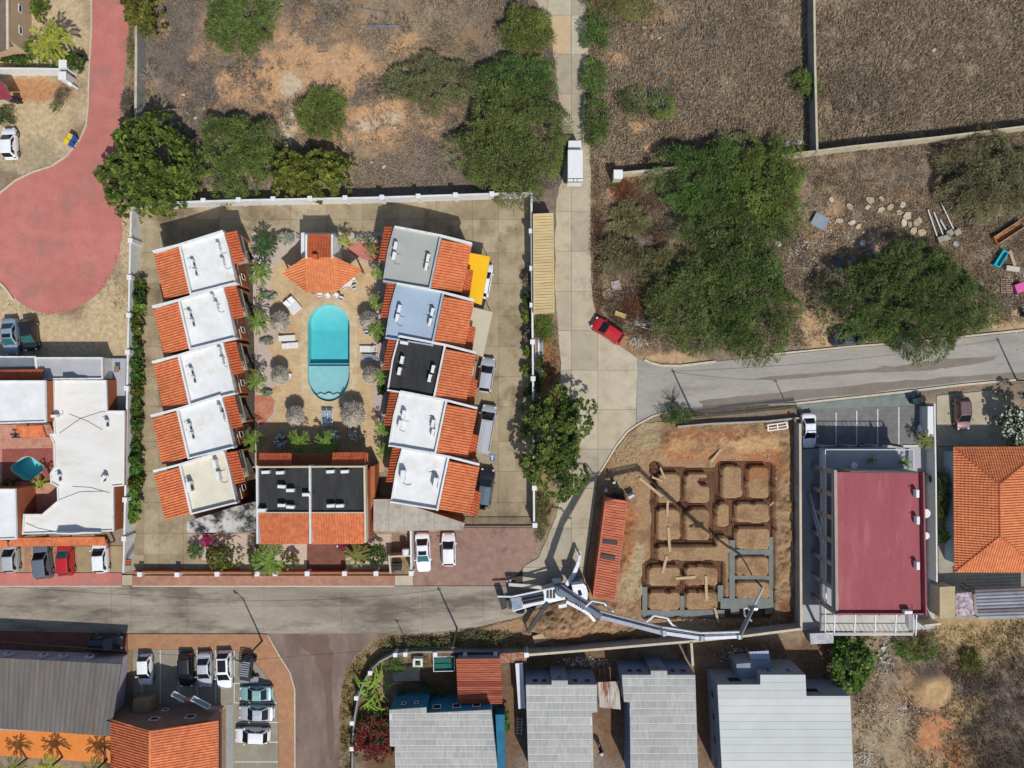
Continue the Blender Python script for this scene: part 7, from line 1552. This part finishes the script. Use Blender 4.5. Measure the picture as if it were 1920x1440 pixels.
person('person in pale blue shirt and straw hat at the rusty container end', 1137, 917, 200, M_shirt, M_denim, M_hat, .2); person('person in dark blue clothes walking above the rusty container', 1150, 902, 250, M_dshirt, M_denim, M_whitehat); person('person in dark clothes standing between two slab-roofed houses', 1126, 1406, 300, M_dshirt, M_denim, M_whitehat)
t = thing('concrete_mixer', W(1182, 927), 'small dark mixer at the north end of rusty container', 'mixer', rot=.5)
link('drum', MB().tube((-.3, 0, .7), (.35, 0, .95), .4, .22, 12).mesh('drum'), M_steel, t); b = MB(); b.beam((-.4, -.4, 0), (0, 0, .8), .06, .06); b.beam((-.4, .4, 0), (0, 0, .8), .06, .06); b.beam((.4, 0, 0), (0, 0, .8), .06, .06); link('stand', b.mesh('stand'), M_darksteel, t)
for i, (x, y) in enumerate(((1152, 928), (1160, 930), (1168, 929))): g = W(x, y); MB().tube((g.x, g.y, .02), (g.x, g.y, .85), .28, .28, 12).tube((g.x, g.y, .85), (g.x, g.y, .87), .29, .29, 12).build('oil_drum', M_darksteel, None, '%s dark drum of three at the container north end' % ('west', 'middle', 'east')[i], 'drum', 'drums by the rusty container')
# ---------------------------------------------------------------- rubble, pallets and dumped things
M_stone = [mat('flagstone_%d' % i, A(*c), A(c[0] - 16, c[1] - 18, c[2] - 20), 3, .9, bump=.2) for i, c in enumerate(((216, 200, 172), (204, 186, 158), (222, 210, 186), (196, 180, 160)))]
ORD = 'first second third fourth fifth sixth seventh eighth ninth tenth eleventh twelfth thirteenth fourteenth fifteenth sixteenth seventeenth eighteenth nineteenth twentieth'.split()
def shard(name, label, px, py, r, m, th=.12, cat='slab', group='broken stone slabs on the dry land', z=.02, asp=.7):
    g = W(px, py); k = random.randint(5, 7); a0 = random.random() * 6.28; ro = random.random() * 3.14
    pts = [(g.x + x, g.y + y) for x, y in rot2([(math.cos(a0 + i / k * 6.28) * r * S * random.uniform(.75, 1.15), math.sin(a0 + i / k * 6.28) * r * S * asp * random.uniform(.75, 1.15)) for i in range(k)], ro)]
    MB().prism(pts, -.05, z + th).build(name, m, None, label, cat, group)
for i, (x, y, r) in enumerate([(1558, 375, 7), (1631, 376, 10), (1626, 389, 6), (1652, 373, 6), (1652, 393, 8), (1668, 389, 8), (1692, 384, 8), (1686, 399, 7), (1700, 405, 11), (1720, 416, 10), (1694, 418, 8), (1705, 421, 6), (1712, 433, 8), (1727, 436, 10), (1597, 418, 8), (1593, 388, 8), (1609, 425, 7), (1573, 414, 8)]):
    shard('stone_slab', '%s pale broken stone slab, counted from west to east along the rubble row' % ORD[i], x, y, r, M_stone[i % 4])
MB().obox(W(1537, 415, .25), (1.7, 1.5, .2), math.radians(-28)).build('concrete_sheet', mat('blue_grey_sheet', A(150, 164, 172), A(136, 150, 158), 2, .7), None, 'square blue-grey sheet lying west of the rubble', 'sheet')
for i, (x, y, c, lb) in enumerate(((1572, 492, (90, 120, 160), 'crumpled blue tarp in the rubble clearing'), (1600, 487, (150, 160, 172), 'pale blue torn sheet beside huge acacia'), (1617, 455, (196, 204, 214), 'crumpled white plastic sheet north of huge acacia'), (1495, 384, (52, 130, 180), 'small bright blue plastic scrap beside thicket'), (1459, 457, (200, 206, 190), 'small white board at the thicket edge'), (1500, 268, (190, 206, 226), 'pale blue sheet against the pale rendered wall'), (1475, 270, (170, 186, 200), 'grey-blue sheet under the field wall thicket'), (1792, 458, (178, 188, 196), 'crumpled grey bag beside post blocks'))):
    shard('scrap_sheet', lb, x, y, 7 if i else 8, mat('scrap_%d' % i, A(*c), A(*[max(0, q - 24) for q in c]), 3, .7), .08, 'scrap', 'dumped scraps', asp=.8)
for i, (a, b_) in enumerate((((1740, 393), (1757, 443)), ((1751, 398), (1768, 440)), ((1763, 412), (1774, 431)), ((1764, 379), (1788, 430)))):
    lb = ['westernmost white pole with a concrete block foot', 'second white pole with concrete block foot', 'shortest white pole with concrete block foot', 'easternmost and longest white pole with concrete block foot'][i]
    t = thing('fallen_post', W(*b_), lb, 'post', 'fallen posts with concrete feet'); MB().tube(W(*a, .25), W(*b_, .25), .07, .07, 8).build('pole', M_whitepaint, t); q = W(b_[0] + 3, b_[1] + 7); d = W(*b_) - W(*a); MB().obox(Vector((q.x, q.y, .25)), (.65, .7, .55), math.atan2(d.y, d.x)).build('concrete_foot', M_conc, t)
def pallet(label, px, py, ang, m, w=1.2, l=1.0, z=.0):
    g = W(px, py); t = thing('pallet', (g.x, g.y, z), label, 'pallet', 'wooden pallets', rot=math.radians(ang))
    for y in (-l / 2 + .05, 0, l / 2 - .05): link('bearer', MB().box(-w / 2, y - .05, 0, w / 2, y + .05, .1).mesh('bearer'), m, t)
    for i in range(7): x = -w / 2 + .06 + i * (w - .12) / 6; link('slat', MB().box(x - .05, -l / 2, .1, x + .05, l / 2, .125).mesh('slat'), m, t)
M_pw = mat('bleached_timber', A(214, 206, 194), A(190, 180, 168), 5, .9)
pallet('whitish pallet, uppermost of three beside the road', 1155, 536, 12, M_pw, 1.0, 1.1); pallet('brownish pallet, leftmost of three beside the road', 1138, 551, 20, M_wood, 1.0, 1.0); pallet('grey pallet, lowest of three beside the road', 1157, 554, -15, M_wood2, 1.5, 1.1, .08); pallet('pinkish crate pallet near the right edge', 1887, 536, 90, mat('pink_timber', A(196, 164, 148), A(170, 140, 126), 5, .9), 1.6, 1.3); pallet('dark pallet in the scrub north of compound', 605, 90, 5, M_wood2); pallet('grid pallet beside the top acacia', 494, 88, 30, mat('pink_timber', (0, 0, 0)), 1.0, .9)
MB().obox(W(1163, 590, .15), (1.3, .5, .3), math.radians(-20)).build('foam_mattress', mat('yellow_foam', A(222, 186, 128), A(208, 170, 112), 3, .9), None, 'yellow foam block beside the brush heap', 'foam')
for i in range(9): p = W(1186 + random.uniform(0, 14), 597 + i * 1.9, .1 + i * .02); a = random.uniform(-.35, .25); d = Vector((math.cos(a), math.sin(a), 0)) * random.uniform(.7, 1.1); MB().beam(p, p + d * 1.7, .1, .05).build('white_batten', M_pw, None, '%s white batten from the top of the pile behind red hatchback' % ORD[i], 'batten', 'white battens piled behind the red hatchback')
for i in range(6): a = W(1216 + i * 5, 163 + i, .2 + .03 * i); b_ = W(1218 + i * 6.5, 186 + i * 4, .2 + .03 * i); MB().tube(a, b_, .07, .07, 6).build('metal_pipe', M_steel, None, '%s metal pipe from the west in the heap on the bush' % ORD[i], 'pipe', 'metal pipes heaped on the bush')
for i, (a, b_) in enumerate((((1230, 140), (1262, 120)), ((1243, 154), (1258, 143)), ((672, 15), (720, 22)), ((674, 47), (752, 48)), ((690, 50), (740, 50)))): MB().beam(W(*a, .12), W(*b_, .12), .12, .06).build('metal_rail', M_steel, None, ['long thin rail lying north of the pipe heap', 'short thin rail just above the pipe heap', 'slanted white rail in the northern scrub', 'long straight white rail in the northern scrub', 'shorter white rail beside the long straight one'][i], 'rail', 'metal rails lying in the scrub')
for i, (x, y, s) in enumerate(((1222, 70, 6), (1237, 72, 4), (1208, 52, 5), (1226, 30, 3), (345, 178, 4), (367, 222, 4), (383, 204, 4), (352, 213, 3), (740, 240, 4), (697, 305, 4), (720, 313, 5), (1830, 60, 5), (1870, 205, 7), (1898, 158, 5), (1750, 95, 5), (1536, 232, 4), (1665, 1240, 5), (1655, 1215, 6), (1660, 1228, 5))):
    shard('rubble_piece', ['white debris piece beside dark bush near the road', 'small white debris right of the dark bush piece', 'pale debris in upper orange dirt patch', 'white scrap near top edge east of road', 'pale stone right of the bare shrubs', 'whitish block above feathery acacia', 'pale stone left of feathery acacia', 'small pale stone below bare shrubs', 'grey lump in the northern scrub middle', 'white frame scrap above compound wall', 'white bag above compound wall', 'white scrap near the top right', 'grey sheet by the field edge right', 'dark-white heap at right edge', 'grey scrap in the middle of the grass field', 'white jug beside the grey field wall', 'white foam scrap below apartment terrace', 'larger white foam scrap below apartment terrace', 'third white foam scrap below apartment terrace'][i], x, y, s, M_pw if i % 3 else M_conc, .12, 'debris', 'pieces of debris', asp=.6)
# fine white litter that nobody could count
n = 2000; cl = [(1560, 440, 70, 40), (1500, 480, 40, 40), (1640, 470, 50, 30), (1900, 560, 40, 60), (1660, 1230, 20, 40), (1680, 1330, 60, 20), (1620, 1420, 20, 16), (1180, 285, 30, 10), (1205, 610, 30, 12), (1100, 1240, 40, 8), (1380, 1230, 30, 16), (1200, 640, 20, 8)]
c = np.array(cl)[RNG.integers(0, len(cl), n)]; P = np.stack([(c[:, 0] + RNG.normal(0, 1, n) * c[:, 2] * .5 - 960) * S, (720 - c[:, 1] - RNG.normal(0, 1, n) * c[:, 3] * .5) * S, np.full(n, .02)], 1)
V, F, C = blades(P, np.concatenate([RNG.normal(0, 1, (n, 2)), RNG.uniform(.05, .3, (n, 1))], 1), RNG.uniform(.08, .36, n), RNG.uniform(.03, .12, n), np.array([A(226, 222, 212), A(200, 190, 176), A(170, 176, 186), A(214, 200, 176)])[RNG.integers(0, 4, n)]); tag(link('litter', npmesh('litter', V, F, C), M_dry), 'scattered pale litter and chips on the dry land', 'litter', kind='stuff')
# stones in the loose soil of the site
n = 2600; P = np.stack([RNG.uniform(1130, 1496, n), RNG.uniform(795, 1200, n)], 1); ok = inpoly(P[:, 0], P[:, 1], SITE) & ~((P[:, 0] > 1200) & (P[:, 0] < 1454) & (P[:, 1] > 860) & (P[:, 1] < 1160)); P = P[ok]; n = len(P)
Q = np.stack([(P[:, 0] - 960) * S, (720 - P[:, 1]) * S, np.full(n, .1)], 1); s = RNG.uniform(.04, .13, n); o8 = np.array([(1, 0, 0), (0, 1, 0), (-1, 0, 0), (0, -1, 0), (0, 0, 1.0)]); V = (Q[:, None, :] + o8[None] * s[:, None, None] * RNG.uniform(.6, 1.3, (n, 5, 1))).reshape(-1, 3); i5 = np.arange(n)[:, None] * 5; F = np.concatenate([np.concatenate([i5 + a, i5 + b_, i5 + 4], 1) for a, b_ in ((0, 1), (1, 2), (2, 3), (3, 0))]); col = np.repeat(np.array([A(196, 176, 140), A(170, 140, 104), A(206, 190, 160)])[RNG.integers(0, 3, n)], 5, 0)
tag(link('site_stones', npmesh('site_stones', V, F, col), M_dry), 'loose stones and clods on the dug building site', 'stones', kind='stuff')
t = thing('bathtub', W(1873, 486), 'turquoise tub lying on its side near the right edge', 'tub', rot=math.radians(58)); b = MB(); b.box(-1.0, -.36, .05, 1.0, .36, .12); b.box(-1.0, -.36, .12, 1.0, -.28, .5); b.box(-1.0, .28, .12, 1.0, .36, .5); b.box(-1.0, -.28, .12, -.92, .28, .5); b.box(.92, -.28, .12, 1.0, .28, .5); link('shell', b.mesh('shell'), mat('turquoise_plastic', A(64, 202, 214), A(54, 190, 204), 2, .4), t)
t = thing('broken_cabinet', W(1888, 436), 'broken orange-brown wooden cabinet near the right edge', 'cabinet', rot=math.radians(33)); M_cab = mat('cabinet_wood', A(206, 150, 96), A(170, 92, 44), 2, .6)
link('back_panel', MB().box(-1.9, -.45, 0, 1.9, .45, .06).mesh('back_panel'), M_cab, t); link('side_panel', MB().box(-1.9, -.5, .06, 1.9, -.44, .6).mesh('side_panel'), M_wood, t); link('side_panel', MB().box(-1.9, .44, .06, 1.9, .5, .6).mesh('side_panel'), M_wood, t); link('end_panel', MB().box(-1.95, -.5, 0, -1.89, .5, .6).mesh('end_panel'), M_cab, t)
MB().obox(W(1898, 504, .2), (1.5, .55, .35), math.radians(-8)).build('white_box', M_pw, None, 'white flat box below the turquoise tub', 'box'); MB().obox(W(1911, 540, .3), (1.1, 1.0, .5), math.radians(20)).build('pink_crate', mat('pink_plastic', A(226, 110, 170), A(210, 96, 156), 2, .6), None, 'pink plastic crate at the right edge', 'crate'); MB().beam(W(1893, 470, .15), W(1903, 500, .15), .35, .12).build('long_board', M_wood, None, 'long brown board beside the turquoise tub', 'board'); g = W(1917, 590); MB().tube((g.x, g.y, 0), (g.x, g.y, .9), .3, .3, 14).tube((g.x, g.y, .9), (g.x, g.y, .93), .31, .31, 14).build('oil_drum', M_darksteel, None, 'dark drum at the right edge beside the kerb', 'drum')
# ---------------------------------------------------------------- bins, tanks, poles, wires, small yard things
def bin_(label, px, py, ang, m, lm_):
    g = W(px, py, .8); t = thing('wheelie_bin', (g.x, g.y, 0), label, 'bin', 'wheeled bins', rot=math.radians(ang)); link('bin_body', MB().add([(-.26, -.24, .05), (.26, -.24, .05), (.26, .24, .05), (-.26, .24, .05), (-.36, -.3, 1.0), (.36, -.3, 1.0), (.36, .3, 1.0), (-.36, .3, 1.0)], [(3, 2, 1, 0), (0, 1, 5, 4), (1, 2, 6, 5), (2, 3, 7, 6), (3, 0, 4, 7), (4, 5, 6, 7)]).mesh('bin_body'), m, t); link('lid', MB().box(-.4, -.32, 1.0, .1, .32, 1.06).mesh('lid'), lm_, t)
    for s in (-1, 1): link('wheel', MB().tube((.3, s * .24 - .03, .1), (.3, s * .24 + .03, .1), .1, .1, 10).mesh('wheel'), M_rubber, t)
M_by = mat('bin_yellow', A(244, 212, 40), A(236, 202, 34), 3, .5); M_bb = mat('bin_blue', A(42, 104, 190), A(36, 94, 176), 3, .5); M_bk = mat('bin_black', (.02, .022, .024), (.03, .03, .032), 3, .5); M_bg = mat('bin_green', A(40, 70, 66), A(34, 60, 58), 3, .5)
bin_('yellow and blue bin beside red road, lower of the two', 129, 268, -25, M_bb, M_by); bin_('yellow and blue bin beside red road, upper of the two', 135, 258, -25, M_bb, M_by); bin_('black bin by the white-flecked shrub at the gatepost', 153, 106, -60, M_bk, M_bk); bin_('dark green bin on the grey-green verge, left', 1716, 752, 10, M_bg, M_bg); bin_('dark bin on the grey-green verge, right', 1728, 748, 20, M_bk, M_bk); bin_('dark green bin in the passage behind apartment block', 1738, 897, 90, M_bg, M_bg); bin_('black bin in the bin store, left', 738, 1062, 90, M_bk, M_bk); bin_('black bin in the bin store, right', 748, 1062, 90, M_bk, M_bk); bin_('round black bin beside the maroon-roofed house', 28, 186, 10, M_bk, M_bk)
def gas(label, px, py, ang, r=.45, L=1.0, z=.1):
    g = W(px, py, .6); d = Vector((math.cos(math.radians(ang)), math.sin(math.radians(ang)), 0)); t = thing('gas_tank', (g.x, g.y, z), label, 'tank'); t.location.z = 0
    b = MB(); c0 = Vector((0, 0, r + z)); 
    for s0, s1, r0, r1 in ((-1, -.8, .5, .9), (-.8, .8, .9 + .1, 1.0), (.8, 1, .9, .5)): b.tube(c0 + d * L / 2 * s0, c0 + d * L / 2 * s1, r * r0, r * r1, 14)
    link('shell', b.mesh('shell'), M_whitepaint, t); link('cradle', MB().obox((0, 0, z / 2 + .1), (L * .6, .5, z + .2), math.radians(ang)).mesh('cradle'), M_conc, t)
gas('white gas tank between parking bay and white wall', 1731, 803, 0, .42, 1.0); gas('white round tank in the bin store', 762, 1032, 90, .4, .8, .9)
MB().box(W(1738.5, 764, 1.6).x, W(0, 818, 1.6).y, .03, W(1750, 764, 1.6).x, W(0, 762, 1.6).y, 1.7).build('meter_housing', M_whitepaint, None, 'long white housing along the wall east of the parking bays', 'housing')
def pole(label, px, py, h, lamp=None, m=None, r=.1):
    g = W(px, py); t = thing('utility_pole', (g.x, g.y, 0), label, 'pole', 'poles along the streets'); link('shaft', MB().tube((0, 0, -.1), (0, 0, h), r * 1.2, r * .8, 8).mesh('shaft'), m or M_darksteel, t)
    if lamp: link('lamp_arm', MB().path([(0, 0, h - .1), (lamp[0] * .6, lamp[1] * .6, h + .2), (lamp[0], lamp[1], h + .15)], .05, 6).mesh('lamp_arm'), m or M_darksteel, t); link('lamp_head', MB().obox((lamp[0], lamp[1], h + .12), (.5, .22, .1), math.atan2(lamp[1], lamp[0])).mesh('lamp_head'), M_steel, t)
    else: link('crossarm', MB().beam((-.22, 0, h - .3), (.22, 0, h - .3), .08, .08).mesh('crossarm'), M_wood2, t)
    return g
pA = pole('dark street pole at the side street corner by the car park', 492, 1201, 6.6, (-.8, .6)); pB = pole('wooden pole at the verge near the white sedan street', 857, 1178, 6.4, m=M_wood2); pC = pole('pole in the bush at the site corner', 1297, 772, 6.6, m=M_wood2); pD = pole('pole at the right edge of the pale asphalt street', 1906, 713, 6.6, m=M_wood2); pE = pole('thin pole beside the picket fence end', 1477, 764, 4.4, m=M_steel, r=.06); pF = pole('short sign post on the corner verge', 756, 1190, 2.4, m=M_steel, r=.05)
def wire(label, a, b_, sag=.5):
    P = [a.lerp(b_, k / 12) - Vector((0, 0, sag * (1 - (2 * k / 12 - 1) ** 2))) for k in range(13)]; MB().path(P, .018, 4).build('overhead_wire', M_darksteel, None, label, 'wire', 'overhead wires')
tp_ = lambda g, h: g + Vector((0, 0, h))
wire('overhead wire crossing the side street mouth', tp_(pA, 6.2), tp_(pB, 6.0)); wire('overhead wire along the pale asphalt street', tp_(pC, 6.3), tp_(pD, 6.3), .8); wire('overhead wire between picket fence pole and site corner pole', tp_(pE, 4.3), tp_(pC, 6.2), .3); wire('overhead wire from side street pole out of the left edge', tp_(pA, 6.2), Vector((-75, -26, 6.2)))
for i, (x, y, r_) in enumerate(((1737, 963, .5), (1737, 1005, .4))): g = W(x, y, 2.0); MB().tube((g.x, g.y, 0), (g.x, g.y, 1.8), .04, .04, 6).tube((g.x, g.y, 1.8), (g.x, g.y, 1.95), r_ * .4, r_, 16).build('satellite_dish', M_whitepaint, None, ['round white dish behind the apartment block, upper', 'tilted white dish behind the apartment block, lower'][i], 'dish', 'white dishes')
t = thing('patio_table', W(1596, 871, 3.0), 'round white table on the apartment north terrace', 'table'); link('table_top', MB().tube((0, 0, .7), (0, 0, .74), .36, .36, 16).mesh('table_top'), M_whitepaint, t); link('leg', MB().tube((0, 0, 0), (0, 0, .7), .05, .05, 6).mesh('leg'), M_whitepaint, t)
t = thing('stacked_sheets', W(1012, 660), 'stack of corrugated metal strips leaning along the east compound wall', 'metal sheets')
for k in range(5): MB().beam(W(1004 + k * 3.2, 633, .15 + .05 * k), W(1006 + k * 2.6, 722 - k * 6, .15 + .05 * k), .22, .04).build('metal_strip', [M_steel, M_rust, M_whitepaint, M_steel, M_steel][k], t)
MB().sheet(WP([(918, 852), (927.5, 852), (927.5, 864), (918, 864)]), .018).build('parking_symbol', mat('sign_blue', A(40, 120, 196), A(36, 112, 186), 4, .7), kind='structure')
MB().sheet(WP([(920, 854), (925.5, 854), (925.5, 857), (920, 857)]), .022).sheet(WP([(921, 858), (925, 858), (924, 862.5), (921.5, 862.5)]), .022).build('parking_symbol_mark', M_line, kind='structure')
t = thing('garden_bench', W(35, 815), 'dark wooden bench and table beneath the tile canopy by the small pool', 'bench'); 
for y, z in ((812, .72), (817.5, .45)): MB().box(W(27, 0).x, W(0, y + 3).y, z - .06, W(62, 0).x, W(0, y).y, z).build('seat' if z < .5 else 'table_top', M_darksteel, t)
for x in (30, 58): MB().box(W(x, 0).x, W(0, 820).y, .03, W(x + 2, 0).x, W(0, 813).y, .4).build('leg', M_darksteel, t)
t = thing('patio_set', W(228, 690), 'weathered patio table with chairs beside the compound wall', 'table'); MB().box(W(223, 0).x, W(0, 698).y, 1.0, W(232, 0).x, W(0, 687).y, 1.06).build('table_top', M_wood2, t); MB().box(W(226, 0).x, W(0, 694).y, .4, W(229, 0).x, W(0, 691).y, 1.0).build('leg', M_wood2, t)
t = thing('ladder', W(974, 1360), 'metal ladder lying in the yard beside a slab-roofed house', 'ladder'); b = MB()
for x in (970, 979): MB().beam(W(x, 1345, .1), W(x - 1, 1378, .1), .06, .06).build('stile', M_steel, t)
for k in range(6): MB().beam(W(970, 1348 + k * 5.4, .1), W(979, 1348 + k * 5.4, .1), .05, .05).build('rung', M_steel, t)
t = thing('animal_pen', W(843, 1245), 'green-floored pen with white rails beside the red shed', 'pen'); MB().prism(WP([(813, 1234), (851, 1233), (851, 1257), (813, 1258)]), 0, .1).build('floor', mat('green_mat', A(44, 110, 100), A(36, 98, 90), 2, .8), t); b = MB(); Q = [W(813, 1232, .9), W(852, 1231, .9), W(852, 1258, .9), W(813, 1259, .9)]
for i in range(4): b.beam(Q[i], Q[(i + 1) % 4], .06, .06); b.beam((Q[i].x, Q[i].y, 0), Q[i], .06, .06)
b.build('rail', M_whitepaint, t)
t = thing('chicken_coop', W(785, 1237), 'white square coop inside the curved garden wall', 'coop'); b = MB(); c = W(785, 1237); 
for x0, y0, x1, y1 in ((776, 1230, 794, 1233), (776, 1242, 794, 1245), (776, 1233, 780, 1242), (790, 1233, 794, 1242)): p, q = W(x0, y1), W(x1, y0); b.box(p.x, p.y, 0, q.x, q.y, .9)
b.build('frame', M_whitepaint, t); MB().sheet(WP([(779, 1232), (791, 1232), (791, 1243), (779, 1243)]), .3).build('floor', M_darksteel, t)
MB().prism(WP([(735, 1250), (787, 1248), (787, 1276), (738, 1277)]), -.05, .08).build('slab_floor', M_conc, kind='structure')

t = thing('drive_gate', W(936, 982), 'dark steel sliding gate across the compound drive above brick forecourt', 'gate'); ga, gb = W(871, 985), W(1000, 985)
b = MB(); b.beam(ga + Vector((0, 0, 1.35)), gb + Vector((0, 0, 1.35)), .06, .07); b.beam(ga + Vector((0, 0, .12)), gb + Vector((0, 0, .12)), .06, .1); b.build('rail', M_darksteel, t)
for k in range(40): p = ga.lerp(gb, k / 39); MB().beam(p + Vector((0, 0, .1)), p + Vector((0, 0, 1.33)), .035, .035).build('bar', M_darksteel, t)
